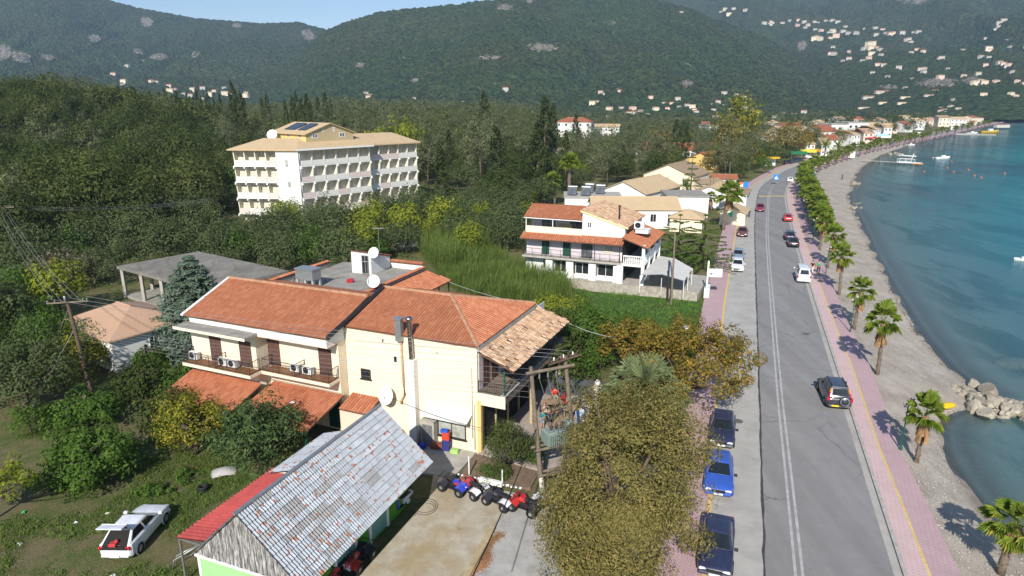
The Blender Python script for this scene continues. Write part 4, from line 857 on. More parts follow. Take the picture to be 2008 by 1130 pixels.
b = MB(); b.add([(-5.45,0.97,9.10),(0.5,0.97,7.36),(0.5,0.97,7.52),(-5.45,0.97,9.30),(-5.45,1.09,9.10),(0.5,1.09,7.36),(0.5,1.09,7.52),(-5.45,1.09,9.30)],[(0,1,2,3),(7,6,5,4),(0,4,5,1),(1,5,6,2),(2,6,7,3),(3,7,4,0)]); b.build('verge', simple('pale_yellow_trim',(0.68,0.66,0.33),0.7), Bh)
b = MB(); b.tube((-1.2,3.4,7.9),(-1.2,3.4,9.7),0.11,n=8); b.lathe([(0.11,9.6),(0.2,9.65),(0.2,9.75),(0.02,9.85)],8,0,Matrix.Translation((-1.2,3.4,0))); b.build('flue', M['iron'], Bh)
# veranda on the road side
b = MB(); b.box(0.06,2.75,0.0,10.4,3.10,3.36); vb = b.build('veranda_slab', M['white'], Bh)
for (x0,y0,x1,y1) in ((0.35,0.05,2.6,0.05),(2.68,0.1,2.68,10.3)):
    b = MB(); L = math.hypot(x1-x0,y1-y0); n = int(L/0.24); dx,dy = (x1-x0)/L,(y1-y0)/L
    b.box(min(x0,x1)-0.07,max(x0,x1)+0.07,min(y0,y1)-0.07,max(y0,y1)+0.07,4.28,4.40); b.build('balustrade_rail', M['whitepaint'], vb)
    for k in range(n+1):
        bb = MB(); bb.lathe([(0.07,0),(0.05,0.1),(0.085,0.35),(0.05,0.7),(0.07,0.92)],6,0,Matrix.Translation((x0+dx*L*k/n,y0+dy*L*k/n,3.36))); bb.build('baluster', M['whitepaint'], vb)
b = MB()
for w in (0.1,3.5,7.0,10.3): b.box(2.5,2.85,w-0.15,w+0.2,-0.3,5.8 if w<1 else 5.6)
b.build('veranda_post', M['whitepaint'], Bh)
tiles('roof_tiles', [(3.25,-0.35,5.50),(3.25,10.6,5.42),(0.1,10.6,6.5),(0.1,-0.35,6.55)], M['tile'], Bh, cw=0.25, seed=34)
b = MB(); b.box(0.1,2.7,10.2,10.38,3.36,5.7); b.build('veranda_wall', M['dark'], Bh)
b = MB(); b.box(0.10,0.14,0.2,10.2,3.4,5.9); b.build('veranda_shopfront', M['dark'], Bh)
b = MB(); b.box(0.9,2.5,3.2,5.0,6.55,6.98); b.build('roof_box', M['white'], Bh); ac_unit(Bw(1.3,3.6,7.0), BANG, 'large air conditioner on the white plinth above the veranda roof', 1.5)
# terrace with pebbly wall, white fabric canopy
b = MB(); b.slab([(-8.6,-0.6,0.8),(0.7,-0.5,0.8),(9.3,-1.1,0.8),(9.6,8.0,0.8),(0.1,9,0.8),(-8.6,2.0,0.8)],1.2); o = b.build('terrace', M['concrete_l']); o.location = (13.0,77.0,0); o.rotation_euler = (0,0,BANG); tag(o,kind='structure')
b = MB(); b.box(-8.7,9.3,-1.25,-1.05,-0.3,1.15); o = b.build('low_garden_wall', simple('lichen_wall',(0.33,0.30,0.25),0.95,0.35,3,bump=0.5,dirt=0.5)); o.location=(13.0,77.0,0); o.rotation_euler=(0,0,BANG); tag(o,'low stained garden wall in front of the white taverna house','wall')
CT = empty('fabric_canopy', Bw(2.9,-2.4,0.8), BANG, 'white fabric canopy over the taverna terrace', 'canopy')
cv = [(0,0,2.0),(5.0,-0.3,1.9),(5.1,5.6,2.0),(0.2,10.4,2.1)]; b = MB(); n = 8; V=[]; F=[]
for i in range(n+1):
    for j in range(n+1):
        p = Vector(cv[0]).lerp(Vector(cv[1]),i/n).lerp(Vector(cv[3]).lerp(Vector(cv[2]),i/n),j/n); p.z += 0.42*(1-abs(2*i/n-1)) - 0.10*math.sin(math.pi*j/n*4)**2; V.append(p)
for i in range(n):
    for j in range(n): a = i*(n+1)+j; F.append((a,a+n+1,a+n+2,a+1))
b.add(V,F,0,True); b.add([v-Vector((0,0,0.03)) for v in V],[f[::-1] for f in F],0,True); b.build('fabric', simple('white_canvas',(0.50,0.49,0.46),0.9,0.1,1.0), CT)
b = MB()
for p in (cv[0],cv[1],cv[2],cv[3],(2.5,-0.2,1.95),(5.05,2.7,1.95)): b.tube((p[0],p[1],-0.1),(p[0],p[1],p[2]),0.04)
b.build('post', M['whitepaint'], CT)
# ================================================================== the big hotel in the trees
def hotel_wing(H, L, W, floors, nb, facade=True):
    pass
HT = empty('hotel', (-39.5,124.5,1.0), R(49.4), 'large cream hotel with rows of balconies and tan roofs in the trees', 'hotel')
H1 = Matrix.Translation((0,0,0))
def hloc(P): return HT.matrix_basis.inverted() @ Vector(P)
ang1 = R(-6-49.4); T1 = Matrix.Translation(hloc((-52.4,125.9,1.0))) @ Matrix.Rotation(ang1,4,'Z')
b = MB(); b.box(0.2,16.6,1.3,11.5,-1.5,12.45); b.box(16.6,30.2,2.8,12.5,-1.5,12.4); b.build('wall', M['hotel'], HT)
b = MB(); b.box(0.2,8.6,1.3,11.5,-1.5,12.40,0,T1); b.build('wall', M['hotel'], HT); b = MB(); b.box(8.6,12.9,-0.2,8,-1.5,12.42,0,T1); b.build('stair_tower', M['white'], HT)
M['bal_pink'] = simple('pinkish_balcony_panel',(0.62,0.51,0.47),0.8,0.05,1); M['bal_white'] = simple('white_balcony_panel',(0.66,0.65,0.60),0.8,0.05,1)
M['doorcloth'] = simple('curtained_door',(0.60,0.56,0.47),0.6,0.08,1.5); M['hillwhite'] = simple('far_plaster',(0.50,0.475,0.42),0.9,0.1,0.3)
rg = random.Random(11)
def bays(Tm, x0, x1, n, y, floors=(9.5,6.5,3.5,0.5), fin=True):
    w = (x1-x0)/n
    for zf in floors:
        b = MB(); b.box(x0-0.15,x1+0.15,y-0.05,y+1.3,zf-0.22,zf,0,Tm); b.build('balcony_slab', M['whitepaint'], HT)
        for k in range(n):
            xa = x0+k*w; b = MB(); b.box(xa+0.06,xa+w-0.06,y-0.08,y,zf,zf+0.95,0,Tm); b.build('balcony_panel', M['bal_pink' if rg.random()<0.4 else 'bal_white'], HT)
            b = MB(); b.box(xa+w*0.22,xa+w*0.80,y+1.27,y+1.295,zf,zf+2.2,0,Tm); d = b.build('balcony_door', M['doorcloth'], HT); b = MB(); b.box(xa+w*0.22-0.06,xa+w*0.22,y+1.24,y+1.3,zf,zf+2.26,0,Tm); b.box(xa+w*0.80,xa+w*0.80+0.06,y+1.24,y+1.3,zf,zf+2.26,0,Tm); b.box(xa+w*0.51-0.03,xa+w*0.51+0.03,y+1.24,y+1.3,zf,zf+2.2,0,Tm); b.build('door_frame', M['tan_and_shade'], d)
        for k in range(n+1):
            xa = x0+k*w; b = MB(); b.add([Tm@Vector(q) for q in ((xa-0.09,y+0.35,zf+0.0),(xa+0.09,y+0.35,zf),(xa+0.09,y+1.3,zf),(xa-0.09,y+1.3,zf),(xa-0.09,y-0.05,zf+2.75),(xa+0.09,y-0.05,zf+2.75),(xa+0.09,y+1.3,zf+2.75),(xa-0.09,y+1.3,zf+2.75))],[(3,2,1,0),(4,5,6,7),(0,1,5,4),(1,2,6,5),(2,3,7,6),(3,0,4,7)]); b.build('fin', M['hotel'], HT)
            b = MB(); b.box(xa-0.12,xa+0.12,y-0.35,y+0.2,zf-0.55,zf-0.22,0,Tm); b.build('beam_end', M['whitepaint'], HT)
I4 = Matrix.Identity(4)
bays(I4, 0.2, 16.3, 6, 0.0); bays(I4, 17.4, 30.2, 5, 1.5); bays(T1, 0.2, 8.5, 4, 0.0)
b = MB(); b.box(10.3,10.8,-0.24,-0.203,9.4,10.6,0,T1); b.box(10.5,11.0,-0.24,-0.203,5.6,6.6,0,T1); b.build('window', M['curtain'], HT)
def hip_slab(b, P, th=0.25): b.slab(P, th)
b = MB(); b.slab([(-0.6,-0.6,12.55),(16.9,-0.6,12.6),(17.0,5.5,14.4),(3.5,5.5,14.3)],0.22); b.slab([(16.2,0.9,12.55),(31.0,0.9,12.5),(28.2,7.5,14.5),(16.2,7.5,14.6)],0.22); b.slab([(31.0,0.9,12.5),(31.0,13.2,12.5),(28.2,7.5,14.5)],0.22); b.slab([(31.0,13.2,12.5),(16.0,13.2,12.5),(16.2,7.5,14.6),(28.2,7.5,14.5)],0.22); b.slab([(17.0,12.2,12.6),(2.0,12.2,12.6),(3.5,5.5,14.3),(17.0,5.5,14.4)],0.22); b.build('roof', M['rtan'], HT)
q1 = lambda x,y,z: tuple(T1 @ Vector((x,y,z)))
b = MB(); b.slab([q1(-0.7,-0.6,12.5),q1(8.7,-0.6,12.5),q1(9.6,5.6,14.25),q1(3.6,5.6,14.25)],0.22); b.slab([q1(8.7,-0.65,12.49),q1(13.2,-0.65,12.5),(3.5,5.5,14.28),q1(9.6,5.6,14.24)],0.22); b.slab([q1(-0.7,12,12.5),q1(-0.7,-0.6,12.5),q1(3.6,5.6,14.25)],0.22); b.slab([q1(13,12,12.5),q1(-0.7,12,12.5),q1(3.6,5.6,14.25),q1(12,5.6,14.2)],0.22); b.build('roof', M['rtan'], HT)
b = MB(); b.box(-0.75,16.9,-0.68,-0.61,12.30,12.62); b.build('eave_board', M['whitepaint'], HT)
# attic storey: gable towards the front
b = MB(); b.box(3.7,14.6,3.0,15.0,12.8,15.2); b.add([(3.7,3.0,15.2),(14.6,3.0,15.2),(9.1,3.0,16.95),(3.7,15,15.2),(14.6,15,15.2),(9.1,15,16.95)],[(0,1,2),(5,4,3)]); at = b.build('attic_wall', M['yellow'], HT); b = MB(); b.add([(3.71,2.99,13.0),(14.59,2.99,13.0),(14.59,2.99,15.2),(9.1,2.99,16.93),(3.71,2.99,15.2),(3.71,2.9,13.0),(14.59,2.9,13.0),(14.59,2.9,15.2),(9.1,2.9,16.93),(3.71,2.9,15.2)],[(5,6,7,8,9),(4,3,2,1,0)]); b.build('gable_shade_face', M['tan_and_shade'], HT)  # front gable overlaid in tan: shade of the less lit side as colour
b = MB(); b.slab([(3.2,15.4,15.08),(3.2,2.5,15.08),(9.1,2.5,17.05),(9.1,15.4,17.05)],0.14); b.slab([(15.1,2.5,15.08),(15.1,15.4,15.08),(9.1,15.4,17.05),(9.1,2.5,17.05)],0.14); ar = b.build('attic_roof', M['rtan'], HT)
ga = lambda x,z: on_wall((x,2.9,z),(1,0,0),(0,-1,0))
for x,z,w,h in ((5.0,14.25,1.3,0.85),(11.2,14.25,1.3,0.85),(7.4,15.35,0.4,0.85),(9.9,15.35,0.4,0.85)): window(HT, ga(x,z), w, h, 'whitepaint','bluewin',1 if w>1 else 0,0.1,False)
for y in (5.0,9.0,13.0): window(HT, on_wall((3.7,y+0.5,14.35),(0,-1,0),(-1,0,0)), 1.0,0.65,'whitepaint','bluewin',1,0.07,False)
for k,(y0,y1) in enumerate(((4.8,7.6),(8.6,12.4))):
    b = MB(); sl = (17.05-15.08)/5.9; xa,xb = 4.9,7.9; za, zb = 15.08+(xa-3.2)*sl+0.12, 15.08+(xb-3.2)*sl+0.3; b.slab([(xa,y1,za),(xa,y0,za),(xb,y0,zb),(xb,y1,zb)],0.08); b.build('solar_panel', M['glass'], HT)
o = dish(tuple(HT.matrix_basis @ Vector((2.0,12.0,13.7))), R(-90), 1.0, 'white satellite dish at the left end of the hotel attic', 1.0, R(30))

# ================================================================== tan roofed cluster between the white house and the road
def bld(name, px, py, z, rz, L, W, h, label, **k): p = G(px,py,z); return house(name, (p.x,p.y,0), R(rz), L, W, h, label, **k)
house('tan_roof_house', (22.5,122.5,0), R(-2), 15.5, 8.6, 3.5, 'tan roofed white bungalow right behind the white taverna house', 'rtan','white',0.36)
house('tan_roof_house', (29.0,148,0), R(52), 17, 10.5, 3.6, 'tan roofed bungalow with white gable facing the camera', 'rtan','white',0.42)
house('tan_roof_house', (43.5,176,0), R(58), 14, 13, 4.0, 'cream bungalow with dull tan roof and one small dark gable window', 'rtan_d','cream',0.42)
house('tan_roof_house', (31.5,117.5,0), R(-20), 5.5, 6.0, 2.5, 'small open sided tan roofed shelter in front of the bungalows', 'rtan','cream',0.36, hip=True, win=False)
house('tan_roof_house', (45.0,147.0,0), R(62), 10, 7.5, 3.2, 'tan roofed white cottage with dark doorway near the road', 'rtan','white',0.38)
house('tan_roof_house', (42.0,124.0,0), R(66), 6, 4.5, 2.4, 'lowest tan roofed kiosk beside the pharmacy cross', 'rtan','cream',0.36, win=False)
fb = empty('flat_white_house', (35.0,134.0,0), R(-4), 'plain white flat topped building among the tan roofs', 'house'); b = MB(); b.box(-4,4,-4,5,-0.5,4.0); b.build('wall', M['white'], fb); b = MB(); b.box(-4.2,4.2,-4.2,5.2,4.0,4.2); b.build('roof', M['concrete'], fb)
fb = empty('flat_white_house', (15.5,131.5,0), R(-4), 'flat white annex carrying solar water heaters', 'house'); b = MB(); b.box(-5,6,-3,5,-0.5,4.0); b.build('wall', M['white'], fb); b = MB(); b.box(-5.2,6.2,-3.2,5.2,4.0,4.18); b.build('roof', M['concrete_l'], fb); window(fb, on_wall((-2.5,-3,1.2),(1,0,0),(0,-1,0)),1.2,1.4,'whitepaint','glass',1)
for k,(u,w) in enumerate(((-3.6,-0.5),(-1.0,-1.2),(2.2,1.5),(0.2,3.5))):
    o = empty('solar_heater', (15.5+u,131.5+w,4.18), R(-15), ('leftmost blue solar water heater on the flat annex roof','front blue solar water heater on the flat annex roof','rightmost blue solar water heater on the flat annex roof','rear blue solar water heater on the flat annex roof')[k], 'solar heater', 'solar water heaters on the annex roof')
    b = MB(); b.slab([(-0.9,-0.6,0.3),(0.9,-0.6,0.3),(0.9,0.7,1.4),(-0.9,0.7,1.4)],0.08); b.build('panel', M['bluewin'], o); b = MB(); b.tube((-0.9,0.8,1.6),(0.9,0.8,1.6),0.26,n=10); b.build('tank', M['metal'], o); b = MB(); b.tube((-0.8,0.7,0),(-0.8,0.75,1.5),0.03); b.tube((0.8,0.7,0),(0.8,0.75,1.5),0.03); b.build('leg', M['iron'], o)
house('grey_roof_shed', (51,150,0), R(66), 9, 5, 2.6, 'low grey roofed shed beside the pavement', 'rtan_d','white',0.2, win=False)
house('grey_roof_shed', (49.0,168,0), R(20), 7, 6, 2.6, 'grey roofed outbuilding behind the tan cottages', 'rtan_d','cream',0.25, win=False)
house('yellow_house', (59.5,203,0), R(48), 11, 9.5, 5.6, 'bright yellow house with red roof beyond the bungalows', 'rred','yellow',0.42, floors=2)
house('red_roof_house', (56,176,0), R(-10), 6, 4, 2.8, 'low red roofed hut below the yellow house', 'rred','white',0.4, win=False)
house('red_roof_house', (75,268,0), R(-5), 22, 12, 4.0, 'long orange roofed house half hidden by dark trees', 'rred','white',0.4)
house('red_roof_house', (58,262,0), R(-8), 20, 11, 4.5, 'orange roofed house in the trees left of the tall cypress', 'rred','white',0.4)
house('villa', (32,345,3), R(-15), 18, 11, 9.5, 'white three storey villa with blue balconies and orange roof in the woods', 'rred','white',0.35, floors=3, hip=True, nwin=5)
house('villa', (52,372,3), R(-12), 14, 9, 6, 'long white villa beside the blue balconied villa', 'rtan','white',0.3, floors=2)
house('white_house', (15,235,1), R(-50), 12, 7, 5.0, 'narrow white house glimpsed between dark cypress trees', 'rtan','white',0.15, floors=2)

# ================================================================== the town along the bay and the houses on the hills
rgt = random.Random(21)
def town(px, py, w, d, h, roof, wl, label, floors=2, rz=None, hip=False, **k):
    p = G(px, py, 1.0); w = w*p.y/FPX; h = h*min(1,0.4+p.y/1400);  a = R(rgt.uniform(-30,30)) if rz is None else R(rz)
    return house('town_building', (p.x, p.y, 0.5), a, w, d, h, label, roof, wl, 0.3, 0.4, floors, hip, group='town buildings by the bay', cat='building', **k)
town(1545,281,64,22,9,'rtan','cream','long cream hall with tan roof in the seafront town',2,12); town(1600,279,40,20,10,'rred','white','white hall with bright orange roof in the seafront town',2,14)
T_ = [(1630,268,34,'white','flat'),(1668,263,44,'white','flat'),(1707,261,26,'cream','rtan'),(1485,287,26,'white','rtan_d'),(1468,279,22,'white','rtan_d'),(1520,292,20,'white','rtan_d'),(1560,296,24,'white','rtan'),(1590,293,22,'cream','rtan'),(1622,287,20,'white','rred'),(1658,282,18,'white','rtan'),(1690,276,18,'peach','rpeach'),(1742,258,22,'peach','rpeach'),(1765,256,20,'white','rred'),(1790,252,20,'white','rtan'),(1815,248,18,'peach','rpeach'),(1843,246,20,'cream','rtan_d'),(1440,272,18,'white','flat'),(1388,272,16,'white','flat'),(1382,258,15,'white','rred'),(1500,262,20,'white','rred'),(1478,258,18,'peach','rred'),(1530,262,16,'white','rred'),(1512,252,18,'white','rtan'),(1560,262,18,'white','rred'),(1455,252,20,'peach','rred'),(1600,256,16,'cream','rtan'),(1640,250,18,'white','rtan_d'),(1680,246,20,'peach','rred'),(1720,247,16,'white','rtan'),(1770,243,18,'cream','rtan'),(1875,245,26,'white','rtan'),(1900,242,22,'cream','rred'),(1700,268,16,'white','rtan'),(1735,266,14,'white','rtan'),(1570,302,16,'white','rtan'),(1610,300,15,'white','rtan_d')]
col_of = {'white':'white','cream':'cream','peach':'peach'}; rof_of = {'rtan':'tan','rred':'red','rpeach':'peach','rtan_d':'dull brown','flat':'flat grey'}
for (px,py,w,wl,rf) in T_:
    lb = '%s walled seafront building with %s roof in the town by the bay' % (col_of[wl], rof_of[rf])
    if rf == 'flat':
        p = G(px,py,1.0); w = max(6,w*p.y/FPX); o = empty('town_building', (p.x,p.y,0.5), R(10), lb, 'building', 'town buildings by the bay'); b = MB(); b.box(-w/2,w/2,-7,7,-2,8); b.build('wall', M['white'], o); b = MB(); b.box(-w/2-0.3,w/2+0.3,-7.3,7.3,8,8.5); b.build('roof', M['concrete_l'], o)
        for f in range(2):
            for k in range(int(w/4)): window(o, on_wall((-w/2+1+k*4,-7,1+f*3.8),(1,0,0),(0,-1,0)),2.0,1.7,'whitepaint','glass',0,0.1,False)
    else: town(px,py,w,12+rgt.random()*3,6+rgt.random()*3,rf,wl,lb,2,None,rgt.random()<0.4)
def on_hill(px, py):
    k = int(np.clip(np.searchsorted(acol, px), 0, len(acol)-1))
    for X,Y,Z in sorted(HILLS, key=lambda h: h[1][0,k]):
        x, y, z = X[:,k], Y[:,k], Z[:,k]; d = y*cp-(z-CH)*sp; u = y*sp+(z-CH)*cp; row = 565-FPX*u/d
        m = np.where(row <= py)[0]
        if len(m) and m[0] > 0: i = m[0]; return Vector((x[i],y[i],z[i]))
        if len(m) and m[0]==0 and row[0]-py < 0: pass
    return None
# a few house types, then copies
def hill_house(wl, rf, w, d, fl, lab, long=False):
    o = house('hill_house', (0,0,0), 0, w, d, fl*3.0, lab, rf, wl, 0.32, 0.5, fl, False, group=None, cat='house', nwin=max(3,int(w/4)), base=-2.5); return o
def copy_house(proto, p, rz, label, group, s=1.0):
    c = copy_tree(proto); c.location = p; c.rotation_euler = (0,0,rz); c.scale = (s,s,s); c['label'] = label; c['group'] = group; return c
protos = {k: hill_house(*v) for k,v in {'wr':('hillwhite','rred',13,9,2,'x'),'wt':('hillwhite','rtan',14,9,2,'x'),'pr':('peach','rred',12,9,2,'x'),'ct':('cream','rtan',16,10,3,'x'),'w3':('hillwhite','rred',15,10,3,'x'),'pk':('peach','rpeach',18,10,3,'x'),'lw':('hillwhite','rred',46,11,2,'x'),'lc':('cream','rtan',44,11,2,'x'),'wf':('hillwhite','rtan_d',11,8,1,'x')}.items()}
desc = {'wr':'white two storey house with red roof','wt':'white two storey house with tan roof','pr':'peach house with red roof','ct':'tall cream house with tan roof','w3':'white three storey house with red roof','pk':'wide peach house with peach roof','lw':'long white resort block with red roof','lc':'long cream resort block with tan roof','wf':'small white single storey house'}
H_mid = [('wr',1176,182),('pr',1211,180),('ct',1158,205),('pk',1195,216),('wr',1215,212),('pk',1238,215),('w3',1240,225),('ct',1284,217),('pr',1316,205),('pr',1308,215),('wf',1330,212),('wr',1345,207),('ct',1358,212),('wf',1268,225),('wt',1325,198),('pr',1272,195),('wt',1417,190),('wf',1440,187),('wf',1396,204),('wr',1400,218),('w3',1402,231),('wr',1428,234),('wt',1458,214),('w3',1473,224),('wf',1462,230),('wt',1497,230),('ct',1518,230),('pr',1540,224),('w3',1575,222),('wf',1645,228),('wf',1416,206),('wf',1432,216),('pr',1360,216),('pr',1232,222),('wf',1545,236),('wt',1610,238),('wf',993,180),('w3',988,178),('wf',726,188),('pr',722,190),('wf',810,192),('wf',905,200),('wf',716,182),('pk',1195,232),('wr',1262,233),('wt',1490,240),('wr',1565,236)]
H_left = [('wt',260,132),('pr',228,149),('wf',181,170),('wf',244,168),('pr',300,162),('wf',360,188),('ct',380,180),('wr',400,176),('pr',420,180),('wf',440,175),('wt',455,184),('wr',372,192),('wf',482,185),('wr',345,178),('ct',410,188),('wf',500,188),('pr',335,170)]
H_right = [(k,px,py) for px,py,k in [(1480,47,'wt'),(1492,45,'pr'),(1515,47,'wt'),(1530,44,'wr'),(1545,42,'pr'),(1556,48,'wt'),(1575,46,'wr'),(1598,45,'wf'),(1620,46,'wt'),(1545,54,'pr'),(1560,55,'wf'),(1585,46,'wf'),(1638,54,'wf'),(1590,61,'pr'),(1608,64,'wf'),(1633,63,'wt'),(1623,73,'pk'),(1645,72,'wt'),(1660,71,'wt'),(1674,57,'wf'),(1695,58,'wt'),(1708,60,'pr'),(1697,70,'wt'),(1722,69,'pr'),(1716,66,'wf'),(1748,66,'wt'),(1778,66,'wt'),(1585,76,'pr'),(1592,83,'ct'),(1760,82,'wf'),(1765,83,'wf'),(1617,93,'wf'),(1622,107,'wt'),(1677,97,'wt'),(1693,90,'ct'),(1702,97,'pr'),(1713,112,'wf'),(1690,115,'pr'),(1678,119,'wf'),(1780,100,'pr'),(1790,105,'wf'),(1825,117,'wf'),(1867,99,'wf'),(1917,108,'ct'),(1922,104,'pr'),(1905,113,'wt'),(1935,44,'wt'),(1930,54,'wf'),(1925,70,'wf'),(1910,79,'wf'),(1950,79,'wf'),(1720,131,'wt'),(1752,134,'wt'),(1793,137,'wr'),(1800,143,'wr'),(1845,135,'wf'),(1828,153,'pr'),(1835,156,'pk'),(1916,133,'pr'),(1945,127,'w3'),(1950,133,'pr'),(1970,147,'wf'),(1913,163,'ct'),(1920,165,'pk'),(1945,163,'pk'),(1985,164,'pr'),(2000,168,'pk'),(1925,191,'ct'),(1978,188,'ct'),(1868,197,'wt'),(1845,214,'wf'),(1878,216,'wt'),(1855,219,'wf'),(1322,24,'wf'),(1420,20,'wr'),(1445,22,'wf'),(1400,26,'wf'),(1780,155,'wf'),(1770,172,'wf'),(1990,95,'wf'),(1960,100,'wf'),(1700,148,'wf'),(1730,150,'wf'),(1650,105,'pr'),(1640,120,'wf'),(1900,146,'wf'),(1880,150,'pr')]]
H_res = [('lw',1727,181),('lw',1835,178),('lw',1705,194),('lc',1732,202),('lc',1773,194),('lw',1818,190),('lc',1692,212),('lw',1855,218),('lc',1770,205)]
H_coast = [('w3',1920,236),('pr',1908,240),('wt',1868,240),('pk',1845,240),('pr',1890,240),('lw',1965,245)]
for lst, grp, wh, rr in ((H_mid,'houses at the foot of the middle hill','at foot of middle hill',30),(H_left,'houses below the left ridge','below the left ridge',30),(H_right,'houses on the far right mountain','on the far right mountain',35),(H_res,'resort blocks above the bay','above the far bay',8),(H_coast,'houses on the far shore','on the far shore',15)):
    rgh = random.Random(len(lst)); lst = lst+[(rgh.choice(('wr','wt','pr','wf','ct')),px+rgh.uniform(-16,16),py+rgh.uniform(-5,5)) for k,px,py in lst if rgh.random()<0.45 and k[0]!='l' and grp[:6]=='houses']
    for (k,px,py) in lst:
        p = on_hill(px,py)
        if p is None or p.y > 3400:
            p = G(px, max(py,216), 3.0)
            if p.y > 1300: continue
        s = 0.62 if k[0]!='l' else (0.42 if p.y<1100 else 0.62)
        s *= min(1.6, max(0.7, p.y/1150.0))
        copy_house(protos[k], p-Vector((0,0,1.6)), R(rgh.uniform(-rr,rr)), desc[k]+' '+wh, grp, s)
for o in protos.values():
    for ch_ in list(o.children_recursive): bpy.data.objects.remove(ch_)
    bpy.data.objects.remove(o)
# ================================================================== vegetation
def leaf_mat(name, stops, trans=0.35, hue=0.25, spread=0.55):
    """leaf colour from a random value per leaf and per tree, a little light passing through"""
    mid = [sum(c[k] for _,c in stops)/len(stops) for k in range(3)]; stops = [(p, tuple(1.28*(mid[k]+(c[k]-mid[k])*spread) for k in range(3))) for p,c in stops]
    t = NT(name); g = t.n('ShaderNodeNewGeometry'); oi = t.n('ShaderNodeObjectInfo')
    f = t.math('ADD', t.math('MULTIPLY', g.outputs['Random Per Island'], 1-hue), t.math('MULTIPLY', oi.outputs['Random'], hue))
    col = t.ramp(f, stops); t.t.nodes.remove(t.b)
    d = t.n('ShaderNodeBsdfDiffuse'); t.l(col, d.inputs[0]); tr = t.n('ShaderNodeBsdfTranslucent'); t.l(t.mix(1.0, col, (1.15,1.25,0.55), 'MULTIPLY'), tr.inputs[0])
    m = t.n('ShaderNodeMixShader'); m.inputs[0].default_value = trans; t.l(d.outputs[0], m.inputs[1]); t.l(tr.outputs[0], m.inputs[2])
    t.l(m.outputs[0], t.out.inputs[0]); return t.m
LM = dict(
 olive=leaf_mat('olive_leaves',[(0,(0.028,0.044,0.016)),(0.5,(0.064,0.086,0.034)),(1,(0.125,0.148,0.070))]),
 dark=leaf_mat('dark_leaves',[(0,(0.017,0.032,0.009)),(0.5,(0.047,0.069,0.019)),(1,(0.13,0.135,0.046))],0.35,0.5,0.75),
 bright=leaf_mat('bright_leaves',[(0,(0.02,0.046,0.008)),(0.5,(0.054,0.102,0.018)),(1,(0.12,0.185,0.04))]),
 lime=leaf_mat('yellow_green_leaves',[(0,(0.06,0.09,0.01)),(0.5,(0.15,0.185,0.022)),(1,(0.30,0.29,0.04))]),
 cypress=leaf_mat('cypress_leaves',[(0,(0.014,0.026,0.008)),(0.5,(0.034,0.050,0.016)),(1,(0.075,0.085,0.032))],0.2),
 grey=leaf_mat('grey_green_leaves',[(0,(0.05,0.06,0.03)),(0.5,(0.10,0.115,0.06)),(1,(0.18,0.185,0.10))]),
 conifer=leaf_mat('blue_green_needles',[(0,(0.04,0.066,0.046)),(0.5,(0.085,0.125,0.088)),(1,(0.16,0.20,0.145))],0.2,0.1),
 pine=leaf_mat('pine_needles',[(0,(0.018,0.04,0.008)),(0.5,(0.05,0.095,0.016)),(1,(0.12,0.175,0.03))],0.25),
 tamarisk=leaf_mat('olive_brown_leaves',[(0,(0.065,0.064,0.020)),(0.45,(0.135,0.125,0.042)),(0.8,(0.20,0.175,0.062)),(1,(0.28,0.19,0.075))],0.35,0.05,0.8),
 plane=leaf_mat('autumn_leaves',[(0,(0.055,0.06,0.014)),(0.35,(0.125,0.115,0.028)),(0.65,(0.21,0.15,0.035)),(0.9,(0.33,0.175,0.032)),(1,(0.25,0.24,0.055))],0.4,0.05,0.9),
 mango=leaf_mat('glossy_dark_leaves',[(0,(0.014,0.033,0.011)),(0.6,(0.042,0.078,0.026)),(0.9,(0.085,0.125,0.045)),(1,(0.24,0.25,0.12))],0.25,0.05,0.8),
 citrus=leaf_mat('citrus_leaves',[(0,(0.03,0.05,0.008)),(0.5,(0.10,0.125,0.02)),(0.85,(0.22,0.20,0.03)),(1,(0.42,0.32,0.03))],0.35,0.05,0.8),
 reed=leaf_mat('reed_leaves',[(0,(0.05,0.085,0.015)),(0.5,(0.11,0.16,0.036)),(1,(0.22,0.26,0.085))],0.4,0.3),
 rust=leaf_mat('rusty_leaves',[(0,(0.16,0.07,0.012)),(1,(0.42,0.21,0.03))],0.3,0.1),
 bare=leaf_mat('brownish_leaves',[(0,(0.07,0.06,0.04)),(1,(0.17,0.145,0.10))],0.2,0.3))
def leaves(rg, clumps, n_per, leaf, shell=0.55, droop=0.0, aspect=0.5, up=0.35):
    """leaf blades spread through clumps; blades face roughly outwards"""
    C = np.array([c[0] for c in clumps]); Rr = np.array([c[1] for c in clumps]); sq = np.array([c[2] if len(c)>2 else 1.0 for c in clumps]); n = len(C)*n_per; idx = np.repeat(np.arange(len(C)), n_per)
    d = rg.normal(size=(n,3)); d /= np.linalg.norm(d,axis=1)[:,None]; r = shell+(1-shell)*rg.random(n)**0.6; r = r*(0.8+0.35*rg.random(n))
    off = d*(Rr[idx]*r)[:,None]; off[:,2] *= sq[idx]; P = C[idx]+off
    cc = C.mean(0); od = P-cc; od /= np.linalg.norm(od,axis=1)[:,None]+1e-6
    nrm = d*0.75+od*0.45+rg.normal(size=(n,3))*0.34; nrm[:,2] += up; nrm /= np.linalg.norm(nrm,axis=1)[:,None]
    t = rg.normal(size=(n,3)); t[:,2] -= droop; t -= nrm*(t*nrm).sum(1)[:,None]; t /= np.linalg.norm(t,axis=1)[:,None]; b = np.cross(nrm,t)
    L = (leaf*(0.65+0.7*rg.random(n)))[:,None]; w = L*aspect
    V = np.stack([P-t*L*0.5, P+b*w*0.5-t*L*0.05, P+t*L*0.5, P-b*w*0.5-t*L*0.05],1).reshape(-1,3)
    return V, np.arange(4*n).reshape(n,4)
